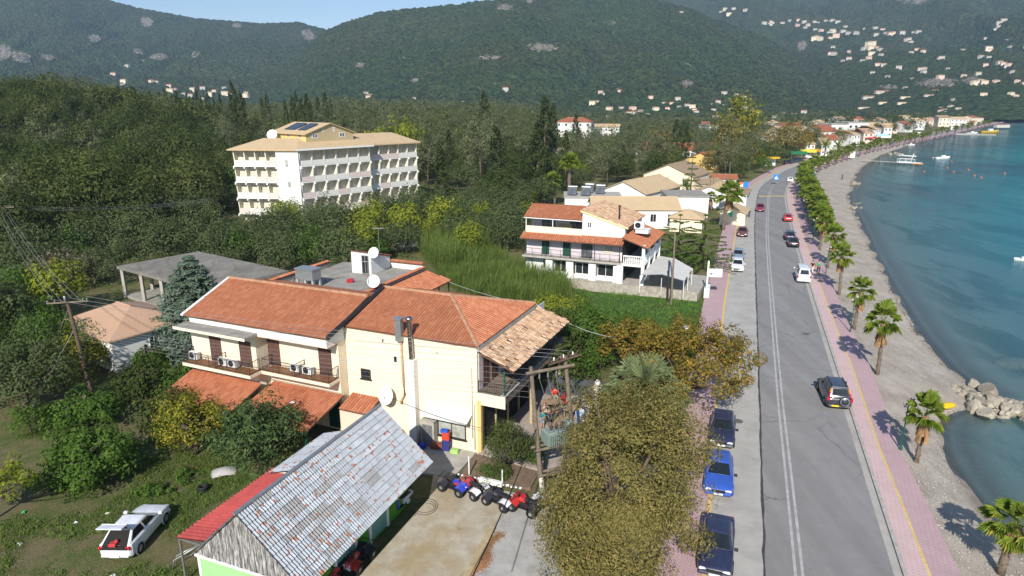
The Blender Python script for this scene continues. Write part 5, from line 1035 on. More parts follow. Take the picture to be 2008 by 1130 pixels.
def crown_clumps(rg, rx, ry, rz, cz, n, cr, hollow=0.55, low=-0.6, lump=0.25):
    out = []
    while len(out) < n:
        d = rg.normal(size=3); d /= np.linalg.norm(d)
        if d[2] < low: continue
        r = hollow+(1-hollow)*rg.random(); r *= 1+lump*(rg.random()-0.5)*2
        out.append((np.array([d[0]*rx*r, d[1]*ry*r, cz+d[2]*rz*r]), cr*(0.65+0.7*rg.random())))
    return out
def trunk_mb(rg, h, r, limbs=(), lean=0.0):
    b = MB(); top = Vector((lean*h,0,h)); pts = [Vector((0,0,-0.4)), Vector((rg.normal()*r*0.4,rg.normal()*r*0.4,h*0.35)), Vector((lean*h*0.7+rg.normal()*r*0.5,rg.normal()*r*0.5,h*0.7)), top]
    b.path(pts, r, 7, r1=r*0.6)
    for c in limbs:
        c = Vector(c); m = top.lerp(c,0.5)+Vector((0,0,-0.1*(c-top).length)); b.path([top-Vector((0,0,h*0.25)), m, c], r*0.45, 5, r1=r*0.12)
    return b
class Tree:
    """a tree kind: shared crown and trunk meshes"""
    def __init__(s, V, F, leafmat, tb, bark='bark'):
        s.crown = mesh_np('crown', V, F, [LM[leafmat]]); s.trunk = tb.mesh('trunk', M[bark]); s.V = V; s.F = F; s.lm = leafmat
    def put(s, name, x, y, z, sc, rz, label, group=None, cat='tree', tilt=(0,0)):
        o = empty(name, (x,y,z), 0, label, cat, group, sc); o.rotation_euler = (tilt[0],tilt[1],rz); link('trunk', s.trunk, o); link('crown', s.crown, o); return o
def round_tree(seed, rx, rz, cz, nc, cr, nper, leaf, lm, hollow=0.55, th=None, tr=0.2, **k):
    rg = np.random.default_rng(seed); cl = crown_clumps(rg, rx, rx*(0.85+0.3*rg.random()), rz, cz, nc, cr, hollow); V,F = leaves(rg, cl, nper, leaf, **k)
    return Tree(V,F,lm,trunk_mb(rg, th or cz*0.6, tr, [c[0] for c in cl[:5]]))
def cypress(seed, h, r, n, leaf, lm='cypress'):
    rg = np.random.default_rng(seed); cl = []
    for k in range(n):
        f = (k+rg.random())/n; a = rg.random()*6.28; rad = r*(math.sin(math.pi*min(1,f*0.8+0.16))**0.8)*(0.45+0.3*rg.random()); cl.append((np.array([rad*math.cos(a),rad*math.sin(a),0.6+f*(h-1.0)]), r*0.42*(1-0.6*f), 2.2))
    V,F = leaves(rg, cl, 36, leaf, shell=0.5, droop=-2.0, up=0.1); return Tree(V,F,lm,trunk_mb(rg,h*0.5,0.18))
OL = [round_tree(100+i, 3.2, 2.4, 3.4, 20, 1.35, 120, 0.34, 'olive', shell=0.78) for i in range(3)]
DK = [round_tree(200+i, 3.9, 3.5, 4.9, 21, 1.75, 120, 0.46, 'dark', shell=0.78) for i in range(4)]
BR = [round_tree(300+i, 2.4, 2.0, 2.6, 26, 0.9, 60, 0.32, 'bright') for i in range(2)]
LI = [round_tree(320+i, 2.6, 2.6, 3.4, 24, 0.95, 56, 0.36, 'lime') for i in range(2)]
GR = [round_tree(340+i, 3.2, 5.2, 8.0, 36, 1.3, 52, 0.42, 'grey', th=8) for i in range(2)]
BA = [round_tree(360+i, 2.6, 2.0, 2.6, 24, 1.0, 50, 0.30, 'bare') for i in range(1)]
CY = [cypress(400+i, 15, 1.45, 60, 0.40) for i in range(3)]
LO = {}                                     # light versions for the far woods
def light(kind, seed, rx, rz, cz, nc, cr, nper, leaf, lm):
    rg = np.random.default_rng(seed); cl = crown_clumps(rg, rx, rx, rz, cz, nc, cr); return leaves(rg, cl, nper, leaf)
LOW = {'dark':[light('dark',500+i,4.0,3.6,5.0,20,1.5,13,0.95,'dark') for i in range(3)], 'grey':[light('grey',520,3.4,4.5,7.0,18,1.5,13,0.9,'grey')], 'olive':[light('olive',530+i,3.4,2.5,3.5,18,1.3,13,0.8,'olive') for i in range(2)]}
# keep-clear areas: (centre, half sizes, angle)
CLEAR = [((-13,42),(16,20),AANG),((-20,30),(13,17),0),((-22,55),(10,10),AANG),((-36,74.5),(13.5,9),R(-18)),((-36,57.5),(7,6),R(-10)),((8,82),(16,10),BANG),((12,66),(12,13),BANG),((28,135),(22,30),R(-10)),((-45,131),(13,10),R(-6)),((-24,140),(22,12),R(49)),((-47.5,118),(6,3),0),((46,160),(16,26),R(25)),((27,92),(9,15),0),((59,203),(9,9),0),((75,268),(10,8),0),((58,262),(10,8),0),((32,345),(13,14),0),((15,235),(7,7),0),((-52,108),(13,9),0),((-13,88),(6,7),0),((-7,68),(13,14),0),((-39,64.5),(9,4.5),0)]
def clear(x,y):
    for (c,h,a) in CLEAR:
        dx,dy = x-c[0],y-c[1]; u = dx*math.cos(a)+dy*math.sin(a); w = -dx*math.sin(a)+dy*math.cos(a)
        if abs(u) < h[0] and abs(w) < h[1]: return True
    return False
rf = random.Random(99); cnt = {}; far_pts = {'dark':[], 'grey':[], 'olive':[]}
LAB = {'olive':('olive_tree','grey green olive tree in the grove around the hotel','olive trees in the grove'),'dark':('broadleaf_tree','dark green tree in the dense wood on the left hill','trees of the dense wood'),'grey':('eucalyptus_tree','tall grey green tree with pale trunk beyond the hotel','eucalyptus trees beyond the hotel'),'lime':('yellow_green_tree','young yellow green tree among the darker olive trees','yellow green trees in the grove'),'bright':('leafy_tree','small bright green tree in the grove','bright green trees in the grove'),'bare':('thin_tree','brownish half bare tree in the grove','half bare trees in the grove')}
KIND_L = {'olive':'grey green olive tree','dark':'dark green bushy tree','grey':'tall grey green tree','lime':'yellow green tree','bright':'small bright green tree','bare':'brownish half bare tree'}
def where(x,y):
    a = 1004+1346*x/y
    if a < 250 and y < 110: return 'at the left edge around the far utility pole'
    if a < 450 and y < 150: return 'on the left slope below the wood'
    if a < 300: return 'in the wood covering the left hill'
    if a < 460: return 'on the slope left of the hotel'
    if y < 78: return 'between the concrete frame and the tall reeds'
    if y < 100: return 'behind the concrete frame'
    if y < 135 and a < 840: return 'in the grove in front of the hotel'
    if y < 135: return 'in the grove left of the white taverna house'
    if a < 860 and y < 240: return 'close behind the hotel'
    if a < 860: return 'on the skyline beyond the hotel'
    if y < 190 and a < 1100: return 'between the hotel and the tall skirted palm'
    if y < 190: return 'just behind the tan roofed bungalows'
    if a < 1100 and y < 270: return 'in the woods right of the hotel'
    if a < 1100: return 'on the skyline at the centre'
    if y < 270: return 'around the orange roofs behind the bungalows'
    return 'in the woods between the villa and the town'
KT = {'olive':OL,'dark':DK,'grey':GR,'lime':LI,'bright':BR,'bare':BA}
cand = []
y = 52.0
while y < 620:
    st = 5.6 if y < 150 else (7.6 if y < 300 else 9.0); x = -0.80*y-16
    while x < float(XKL(y))-5:
        cand.append((x+rf.uniform(-0.42,0.42)*st, y+rf.uniform(-0.42,0.42)*st)); x += st
    y += st*0.92
for (x,y) in cand:
    a = 1004+1346*x/y
    if clear(x,y) or x > float(XKL(y))-5 or (a > 1500 and y > 300) : continue
    if y < 62 and x > -30: continue
    if y < 70 and x < -56 and rf.random()<0.3: continue
    left = x < -0.42*y-4 and y > 88
    r = rf.random()
    if left: k = 'dark' if r < 0.72 else ('olive' if r < 0.86 else ('bare' if r < 0.91 else ('grey' if r < 0.95 else 'bright')))
    elif y > 165: k = 'dark' if r < 0.52 else ('grey' if r < 0.72 else ('olive' if r < 0.93 else 'lime'))
    else: k = 'olive' if r < 0.68 else ('bright' if r < 0.82 else ('lime' if r < 0.90 else ('bare' if r < 0.95 else 'dark')))
    z = gz(x,y); s = rf.uniform(0.78,1.22)*(1.18 if left and k=='dark' else 1.0)
    if a > 1050 and y > 150: s *= 0.85
    if k == 'grey': s *= 1.05
    if 88 < y < 124 and -62 < x < -18: s = min(max(s,0.95), 1.15); k = 'olive' if k in ('dark','grey') else k
    if k in far_pts and (cnt.get(k,0) >= 290 or y > 345): far_pts[k].append((x,y,z,s)); continue
    cnt[k] = cnt.get(k,0)+1; nm,lb,gp = LAB[k]; ls = KT[k]; wh = where(x,y); lb = KIND_L[k]+' '+wh; gp = KIND_L[k]+'s '+wh
    ls[rf.randrange(len(ls))].put(nm, x, y, z, (s,s,s*rf.uniform(0.85,1.15)), rf.uniform(0,6.28), lb, gp)
for k, pts in far_pts.items():
    Vs = []; Fs = []; n0 = 0
    for (x,y,z,s) in pts:
        V,F = LOW[k][rf.randrange(len(LOW[k]))]; a = rf.uniform(0,6.28); c_,s_ = math.cos(a),math.sin(a); W = V*s; W = np.stack([W[:,0]*c_-W[:,1]*s_+x, W[:,0]*s_+W[:,1]*c_+y, W[:,2]*1.05+z],1); Vs.append(W); Fs.append(F+n0); n0 += len(V)
    if Vs: o = link('woodland', mesh_np('woodland', np.concatenate(Vs), np.concatenate(Fs), [LM[k]])); tag(o, kind='stuff')
rgf = np.random.default_rng(66); far = []
y = 470.0
while y < 1180:
    st = 11.0+(y-470)*0.010; x = -0.62*y
    while x < float(XKL(y))-14:
        xx,yy = x+rgf.uniform(-.4,.4)*st, y+rgf.uniform(-.4,.4)*st; x += st
        if xx/yy > 0.12 and rgf.random() < 0.62: continue
        far.append((xx,yy,gz(xx,yy)-0.5,rgf.uniform(0.8,1.35)))
    y += st*0.95
for lm_,seed in (('dark',1),('grey',2)):
    base = [leaves(np.random.default_rng(700+seed*10+i), crown_clumps(np.random.default_rng(710+i),4.2,4.2,3.6,4.4,9,1.9), 7, 1.7) for i in range(3)]; Vs=[];Fs=[];n0=0
    for i,(x,y,z,s) in enumerate(far):
        if (i%4==0) != (lm_=='grey'): continue
        V,F = base[i%3]; a = rgf.uniform(0,6.28); c_,s_ = math.cos(a),math.sin(a); W = V*s; Vs.append(np.stack([W[:,0]*c_-W[:,1]*s_+x, W[:,0]*s_+W[:,1]*c_+y, W[:,2]+z],1)); Fs.append(F+n0); n0 += len(V)
    tag(link('woodland', mesh_np('woodland', np.concatenate(Vs), np.concatenate(Fs), [LM[lm_]])), kind='stuff')
# cypresses: the row on the skyline, then those among the other trees
def put_cy(px, ytop, Y, k=0, s=None, label=None, group=None, wid=1.0):
    p = AtY(px, ytop, Y); z = gz(p.x,p.y); h = max(4,p.z-z); sc = h/14.6; CY[k%3].put('cypress_tree', p.x, p.y, z, (sc*wid,sc*wid,sc), k*1.7, label, group)
for k,px in enumerate((262,272,292,300,312,322,336,345,352,366,384,392,405,418,428,452,459,470,478,512,522,558,572,580,590,600,608,622,636,646)):
    put_cy(px, 172+((k*37)%23)-(14 if px in(452,459) else 0)+(8 if px>480 else 0), 235+((k*53)%60), k, None, 'slim dark cypress in the row along the skyline left of the hotel', 'cypresses on the skyline', 0.9)
for k,(px,yt,Y,w,lb) in enumerate(((972,250,150,1.5,'broad dark cypress in the middle of the woods right of the hotel'),(1055,238,155,1.6,'tall broad cypress left of the big fan palm'),(862,285,128,1.25,'dark cypress column just right of the hotel'),(1110,262,165,1.2,'cypress behind the fan palm with dead skirt'),(1068,190,215,1.5,'highest cypress in the clump above the villa'),(950,178,260,1.4,'cypress standing above the skyline in the centre'),(1085,205,230,1.2,'cypress beside the highest one above the villa'),(1130,225,250,1.2,'cypress left of the white blue villa'),(1330,235,230,1.6,'dark conifer column in front of the orange roofs'),(1348,250,215,1.4,'dark conifer beside the orange roof behind the yellow house'),(880,255,175,1.2,'slender cypress behind the right end of the hotel'),(690,225,250,1.2,'cypress rising behind the hotel roof'))):
    put_cy(px, yt, Y, k, None, lb, None, w)
# yellow-green poplars behind the hotel, round pine left of it, autumn trees by the road
for (px,yt,Y,s,lb) in ((740,232,175,2.0,'left yellow green poplar behind the hotel'),(780,215,178,2.5,'tallest yellow green poplar behind the hotel'),(800,222,182,2.2,'right yellow green poplar behind the hotel')):
    p = AtY(px,yt,Y); z = gz(p.x,p.y); LI[0].put('poplar_tree', p.x,p.y,z,(s*0.75,s*0.75,(p.z-z)/6.2),px,lb)
p = AtY(490,262,150); BR[0].put('round_pine', p.x,p.y,gz(p.x,p.y),(2.2,2.2,2.6),0.3,'round bright green pine left of the hotel roof')
AU = [round_tree(600+i, 3.4, 3.2, 4.4, 34, 1.2, 58, 0.42, m) for i,m in enumerate(('plane','citrus','tamarisk'))]
for (px,yb,z0,s,kz,kd,lb) in ((1445,312,0,2.6,1.25,1,'big yellowing plane tree beside the road at the bend'),(1430,322,0,1.8,1.2,2,'brown green tree left of the yellowing plane'),(1465,334,0,1.25,1,1,'low yellow tree in front of the big plane'),(1497,340,0,1.1,1.05,-1,'rounded bright green street tree at the bend'),(1515,312,0,1.7,1,2,'brown plane tree at the far end of the car park'),(1545,310,0,1.8,1,2,'second brown plane tree beyond the bend'),(1575,308,0,1.5,1,0,'reddish plane tree beyond the bend'),(1600,300,0,1.3,1,2,'brown plane tree beside the seafront shops'),(1640,290,0,1.2,1,2,'olive brown plane in front of the white halls'),(1660,286,0,1.1,1,2,'rightmost plane in front of the white halls'),(1420,345,0,1.35,0.9,2,'dense brownish tree beside the pavement'),(1400,352,0,1.3,0.9,2,'dense brownish tree nearer the bungalows'),(1445,350,0,1.0,1,-2,'dark green tree overhanging the pavement'),(1290,330,0,1.7,1,2,'brown green tree below the orange roofs')):
    p = G(px,yb,z0); t_ = AU[kd] if kd>=0 else (BR[1] if kd==-1 else DK[0]); t_.put('street_tree' if kd<2 else 'plane_tree', p.x,p.y,gz(p.x,p.y),(s,s,s*kz),px,lb)
# trees scattered through the town
for k,(px,py) in enumerate(((1630,262),(1560,268),(1500,270),(1460,262),(1585,262),(1720,262),(1800,246),(1760,248),(1820,250),(1700,252),(1660,255),(1480,248),(1430,248),(1390,245),(1350,240),(1310,238),(1270,236),(1230,234),(1360,262),(1340,268),(1420,262),(1545,250),(1610,246),(1850,243),(1780,258),(1750,262))):
    p = G(px,py,1); s = 0.8+0.15*(k%4); (LI[0] if k%7==1 else DK[k%3]).put('town_tree', p.x,p.y,0.5,(s,s,s),k,'leafy tree between the houses of the seafront town','trees in the town')

# ---- conifers and large single trees near the camera
def conifer(seed, h, r, lm, tiers, per, leaf, sq=0.5, gap=False, base=0.6):
    rg = np.random.default_rng(seed); cl = []; b = MB(); b.path([(0,0,-0.3),(0,0,h*0.5),(0,0,h*0.97)],0.22,7,r1=0.03)
    for i in range(tiers):
        f = i/(tiers-1); z = base+(h-base-0.3)*f; R_ = r*(1-f)**0.75+0.12; n = max(4,int(per*(1-0.7*f)))
        for k in range(n):
            a = 6.283*(k+rg.random()*0.7)/n; rr = R_*(0.85+0.25*rg.random()); tip = Vector((rr*math.cos(a),rr*math.sin(a),z-rr*0.10+ (0.12*rr if gap else 0))); b.tube((0,0,z),tip,0.035,0.01,4)
            for q in ((0.35,0.6,0.85,1.0) if not gap else (0.3,0.5,0.7,0.85,1.0)):
                cl.append((np.array([tip.x*q,tip.y*q,z+(tip.z-z)*q]), (0.56 if not gap else 0.34)*(0.6+0.5*R_/r)*(1.15-0.3*q), sq))
    return cl, b, rg
cl,b,rg_ = conifer(71, 10.2, 3.5, 'conifer', 17, 17, 0.3, 0.8); V,F = leaves(rg_, cl, 40, 0.27, shell=0.5, aspect=0.42, up=0.7); CON = Tree(V,F,'conifer',b)
p = AtY(362,500,57.5); CON.put('conifer_tree', p.x+0.3, p.y, 0, (1.28,1.28,(p.z)/10.2), 0.4, 'large blue green conifer behind the cream house at left')
cl,b,rg_ = conifer(72, 8.5, 4.6, 'pine', 7, 10, 0.3, 0.45, True, 1.0); V,F = leaves(rg_, cl, 30, 0.30, shell=0.3, aspect=0.3, up=0.9); ARA = Tree(V,F,'pine',b)
for (px,yt,Y,lb) in ((1385,418,88,'layered green pine overhanging the pavement beside the taverna'),(1335,418,91,'darker layered pine behind the taverna canopy')):
    p = AtY(px,yt,Y); ARA.put('layered_pine', p.x,p.y,0,(1.05,1.05,p.z/8.5),px,lb)
cl,b,rg_ = conifer(73, 9.5, 2.4, 'dark', 9, 7, 0.3, 0.4, True, 1.2); V,F = leaves(rg_, cl, 16, 0.26, shell=0.3, aspect=0.3, up=0.9); NOR = Tree(V,F,'pine',b)
p = G(1352,400,0); NOR.put('norfolk_pine', p.x,p.y,0,(1.15,1.15,1.25),0,'open tiered araucaria in front of the yellow house')
def big_tree(name, loc, rx, ry, rz, cz, nc, cr, nper, leaf, lm, label, seed, hollow=0.6, low=-0.75, th=2.2, tr=0.28, kind='tree', **k):
    rg = np.random.default_rng(seed); cl = crown_clumps(rg, rx, ry, rz, cz, nc, cr, hollow, low); V,F = leaves(rg, cl, nper, leaf, **k); limbs = [c[0] for c in cl[::max(1,len(cl)//14)]]
    return Tree(V,F,lm,trunk_mb(rg,th,tr,limbs)).put(name, loc[0],loc[1],loc[2],1.0,0,label,None,kind)
def two_part_tree():
    rg = np.random.default_rng(31); cl = crown_clumps(rg, 3.75,4.6,4.5,4.6, 235, 0.74, 0.55, -0.9); cl += [(np.array([c[0][0]+0.1,c[0][1]-2.6,c[0][2]]),c[1]) for c in crown_clumps(rg, 3.5,2.7,2.1,2.1, 70, 0.7, 0.5, -0.9)]
    cl = [(np.array([c[0][0]+0.26*(c[0][2]-3.6),c[0][1],c[0][2]]),c[1]) for c in cl]
    V,F = leaves(rg, cl, 270, 0.15, aspect=0.42); Tree(V,F,'tamarisk',trunk_mb(rg,2.4,0.34,[c[0] for c in cl[::14]])).put('roadside_tree', 5.3,29.3,0,1.0,0,'huge olive brown tree filling the bottom centre beside the parked cars')
two_part_tree()
big_tree('plane_tree', (13.0,45.0,0), 4.3,4.6,3.1,3.9, 88,0.72,130,0.22,'plane','orange and green plane tree hanging over the parking strip',32,0.45,-0.6,2.2,0.2)
big_tree('plane_tree', (9.8,50.5,0), 2.6,3.0,2.0,3.4, 50,0.62,130,0.22,'plane','smaller yellowing plane tree behind the grey fan palm',33,0.45,-0.6,2.0,0.15)
big_tree('garden_tree', (6.0,54.5,0), 2.8,3.2,2.2,2.9, 52,0.8,120,0.25,'bright','green garden tree beyond the shop terrace',34)
big_tree('garden_tree', (4.6,60.0,0), 3.2,3.2,1.9,2.4, 48,0.8,110,0.25,'lime','yellow green bush behind the tiled roof corner',35)
big_tree('garden_tree', (9.0,57.0,0), 2.8,3.0,1.8,2.1, 44,0.8,110,0.24,'bright','low green tree at the edge of the meadow',36)
big_tree('house_shrub', (-0.3,36.2,0), 1.5,1.25,1.75,1.9, 46,0.5,120,0.18,'dark','dark bushy shrub against the corner of the cream house',37,kind='shrub',th=0.8,tr=0.1,droop=1.2,aspect=0.28)
big_tree('house_shrub', (1.3,36.9,0), 0.9,0.9,1.0,1.1, 22,0.42,90,0.2,'bright','lighter green spiky shrub beside the wooden utility pole',38,kind='shrub',th=0.5,tr=0.08,aspect=0.22)
big_tree('low_shrub', (-0.9,35.5,0), 1.2,0.5,0.5,0.35, 14,0.4,90,0.16,'bright','low bright green bush behind the quad bikes',39,kind='shrub',th=0.3,tr=0.05,aspect=0.25)
big_tree('mango_tree', (-15.9,37.3,0), 2.7,2.6,2.1,2.1, 72,0.7,100,0.28,'mango','dense dark glossy tree in front of the tiled porches',40,0.6,-0.7,1.0,0.2,aspect=0.34)
big_tree('citrus_tree', (-20.6,38.6,0), 2.3,2.1,1.8,2.3, 52,0.62,90,0.19,'citrus','yellowing citrus tree beside the dark mango tree',41)
big_tree('leafy_tree', (-25.4,35.2,0), 2.7,2.4,1.9,1.7, 58,0.7,105,0.25,'bright','bright green leafy tree at the left edge of the grass lot',42)
big_tree('yellow_tree', (-28.4,31.3,0), 2.5,1.8,1.1,2.6, 24,0.5,60,0.22,'lime','thin yellow leaved tree with bare branches at the bottom left',43,0.5,-0.5,1.6,0.12)
big_tree('olive_tree', (-35.8,44.5,0), 4.3,3.8,3.3,3.4, 80,1.0,100,0.24,'olive','big old olive tree at the left edge below the wires',44,0.5,-0.7,2.0,0.35)
big_tree('dark_shrub', (-23.6,41.6,0), 2.2,2.0,1.5,1.4, 40,0.7,90,0.24,'dark','dark shrub between the citrus and the bright leafy tree',45,kind='shrub',th=0.8,tr=0.12)
big_tree('dark_tree', (-30.0,42.5,0), 2.6,2.0,1.2,1.1, 44,0.7,100,0.26,'bright','leafy tree at the foot of the left utility pole',46)
big_tree('dark_tree', (-28.6,47.6,0), 2.0,2.0,1.2,1.1, 40,0.7,100,0.26,'dark','dark tree just behind the left utility pole',47)
big_tree('dark_tree', (-36.5,51.0,0), 2.6,2.4,1.6,1.8, 46,0.8,100,0.26,'citrus','yellow flecked tree left of the utility pole crossarm',48)
big_tree('dark_tree', (-40.0,52.5,0), 3.4,3.0,2.3,2.6, 46,0.9,100,0.28,'bright','green tree at the left edge behind the old olive',49)
big_tree('dark_tree', (-31.0,52.6,0), 1.3,1.2,0.8,0.8, 26,0.5,100,0.26,'bright','green tree between the conifer and the peach roof',50)
big_tree('low_shrub', (-24.6,47.3,0), 2.0,1.8,1.2,1.2, 34,0.65,90,0.24,'bright','green shrub at the left end of the cream house',51,kind='shrub',th=0.6,tr=0.1)
big_tree('rusty_bush', (-41.5,55.5,0), 0.9,0.9,0.9,0.9, 14,0.45,60,0.25,'rust','rust orange bush at the left edge',52,kind='shrub',th=0.4,tr=0.06)
big_tree('olive_tree', (-17.8,63.0,0), 2.6,2.4,2.2,3.0, 46,0.8,100,0.24,'grey','grey green olive tree at the back of the flat roofed house',53)
big_tree('yellow_tree', (-13.8,66.5,0), 1.7,1.6,1.6,2.0, 26,0.6,90,0.22,'citrus','golden yellow tree left of the stair head',54)
for k,(x,y,s,kind) in enumerate(((-44,47,1.1,0),(-46,53,1.2,1),(-50,58,1.1,0),(-52,66,1.2,1),(-26,66,0.6,1),(-20,68,0.9,0),(-25,61,0.5,0),(-33,41,0.5,1))):
    (BR if kind else OL)[k%2].put('olive_tree' if not kind else 'leafy_tree', x,y,0,s,k*1.3,LAB['olive'][1] if not kind else LAB['bright'][1], LAB['olive'][2] if not kind else LAB['bright'][2])
# ---- palms
def fan_leaf(b, base, d, L, r, m_leaf=0, nseg=15, rg=None, droop=0.25, spread=2.3):
    """one fan leaf: stalk and pleated blades"""
    d = Vector(d).normalized(); side = d.cross(Vector((0,0,1)));
    side = side.normalized() if side.length > 1e-3 else Vector((1,0,0)); nrm = side.cross(d).normalized(); hub = Vector(base)+d*L; b.tube(base, hub, 0.022, 0.012, 4, 1, cap=False)
    for k in range(nseg):
        t = -spread/2+spread*k/(nseg-1); a = t; e = d*math.cos(a)+side*math.sin(a); l = r*(0.75+0.25*math.cos(a))*rg.uniform(0.9,1.08); w = r*0.105
        p1 = hub+e*l*0.55+nrm*0.05*r; p2 = hub+e*l+Vector((0,0,-droop*l*rg.uniform(0.6,1.3))); s_ = (nrm.cross(e)).normalized()*w
        b.add([hub, p1-s_, p1+s_, p2],[(0,1,3),(0,3,2)] if True else [],m_leaf)
def palm_parts(seed, th, nl, r, L, skirt, tr=0.2, lean=(0,0)):
    rg = random.Random(seed); T = MB(); pts = [Vector((lean[0]*t*t, lean[1]*t*t, th*t-0.3*(1-t))) for t in (0,0.25,0.5,0.75,1.0)]; T.path(pts, tr, 10, r1=tr*0.72)
    for k in range(int(th*9)):
        f = k/(th*9); p = pts[0].lerp(pts[-1],f); p = Vector((lean[0]*f*f,lean[1]*f*f,th*f)); a = rg.uniform(0,6.28); e = Vector((math.cos(a),math.sin(a),0.5)); T.tube(p+e*tr*0.7, p+e*(tr+0.09), 0.05,0.02,4,0,False)
    C = MB(); top = pts[-1]
    for k in range(nl):
        a = 2.399963*k; el = R(82)-R(112)*(k/nl)**0.95+rg.uniform(-0.15,0.15); d = Vector((math.cos(a)*math.cos(el), math.sin(a)*math.cos(el), math.sin(el))); fan_leaf(C, top, d, L*rg.uniform(0.85,1.1), r*rg.uniform(0.88,1.08), 0, 15, rg, 0.18+0.25*(k/nl))
    S_ = MB()
    for k in range(skirt):
        a = rg.uniform(0,6.28); l = rg.uniform(0.9,1.7); e = Vector((math.cos(a),math.sin(a),0)); p0 = top+e*tr*0.8+Vector((0,0,-0.05)); p1 = p0+e*rg.uniform(0.12,0.42)+Vector((0,0,-l)); w = e.cross(Vector((0,0,1)))*rg.uniform(0.07,0.17); S_.add([p0-w*0.3,p0+w*0.3,p1+w,p1-w],[(0,1,2,3)])
    return T, C, S_
LM['palm'] = leaf_mat('fan_palm_leaves',[(0,(0.06,0.10,0.012)),(0.5,(0.13,0.185,0.026)),(0.88,(0.20,0.25,0.045)),(1,(0.36,0.31,0.05))],0.4,0.1,0.9); LM['palmgrey'] = leaf_mat('grey_fan_palm_leaves',[(0,(0.06,0.085,0.038)),(0.5,(0.125,0.16,0.075)),(1,(0.23,0.26,0.14))],0.3,0.1)
M['stalk'] = simple('palm_stalk',(0.16,0.19,0.05),0.7,0.2,3); M['skirt'] = simple('dead_fronds',(0.27,0.16,0.075),0.95,0.4,6); M['palmbark'] = simple('palm_bark',(0.15,0.115,0.085),0.95,0.4,5,bump=0.7); M['skirt_y'] = simple('yellow_dead_fronds',(0.50,0.30,0.05),0.9,0.3,5)
class Palm:
    def __init__(s, seed, th, nl, r, L, skirt, tr=0.2, lean=(0,0), lm='palm', sk='skirt'):
        T,C,S_ = palm_parts(seed,th,nl,r,L,skirt,tr,lean); s.t=T.mesh('trunk',M['palmbark']); s.c=C.mesh('crown',[LM[lm],M['stalk']]); s.s=S_.mesh('dead_skirt',M[sk]) if skirt else None
    def put(s,name,x,y,z,sc,rz,label,group=None):
        o = empty(name,(x,y,z),rz,label,'palm',group,sc); link('trunk',s.t,o); link('crown',s.c,o)
        if s.s: link('dead_skirt',s.s,o)
        return o
PA = [Palm(1,3.6,21,0.92,0.85,70,0.21,(0.35,0.1)), Palm(2,4.1,24,0.95,0.9,55,0.2,(0.5,-0.2)), Palm(3,3.2,19,0.92,0.8,90,0.2,(-0.25,0.3)), Palm(4,3.9,22,0.95,0.85,50,0.2,(0.1,0.45))]
for k,(px,py,pt,v,lb) in enumerate(((1962,1122,1005,0,'nearest fan palm at the bottom right corner'),(1797,905,775,2,'fan palm with brown skirt beside the rock groyne'),(1720,737,612,1,'fan palm behind the rock groyne with yellow skirt'),(1674,648,548,0,'fan palm right of the third lamp post'),(1645,580,492,1,'fan palm beside the walking man in green'),(1622,527,447,3,'fan palm just beyond the walkers'),(1607,492,418,0,'fan palm level with the black cars'))):
    p = G(px,py,-0.25); top = AtY(px+10,pt,p.y); PA[v].put('fan_palm', p.x,p.y,-0.3,((1.0,0.76,0.85,0.85,0.85,0.9,0.9)[k],)*2+((top.z+0.6)/(5.05 if v!=2 else 4.6),),k*2.1,lb,'fan palms along the beach')
ys = 108.0; k = 0
while ys < 420:
    x = float(XPR(ys))+0.7+rf.uniform(-0.3,0.8); s = rf.uniform(0.9,1.18)
    PA[k%4].put('fan_palm', x, ys, -0.3, s, rf.uniform(0,6.28), 'fan palm in the dense far row beside the promenade', 'far row of fan palms'); ys += 4.6 if ys < 190 else 6.5; k += 1
    if ys < 205: PA[(k+1)%4].put('fan_palm', x+2.0, ys-2.0, -0.3, s*0.95, rf.uniform(0,6.28), 'fan palm in the dense far row beside the promenade', 'far row of fan palms')
for kk in range(16):
    y_ = 430+kk*16; PA[kk%4].put('fan_palm', float(XPR(y_))+2+rf.uniform(-1,4), y_, -0.3, 1.2, kk, 'small distant palm on the town seafront', 'distant seafront palms')
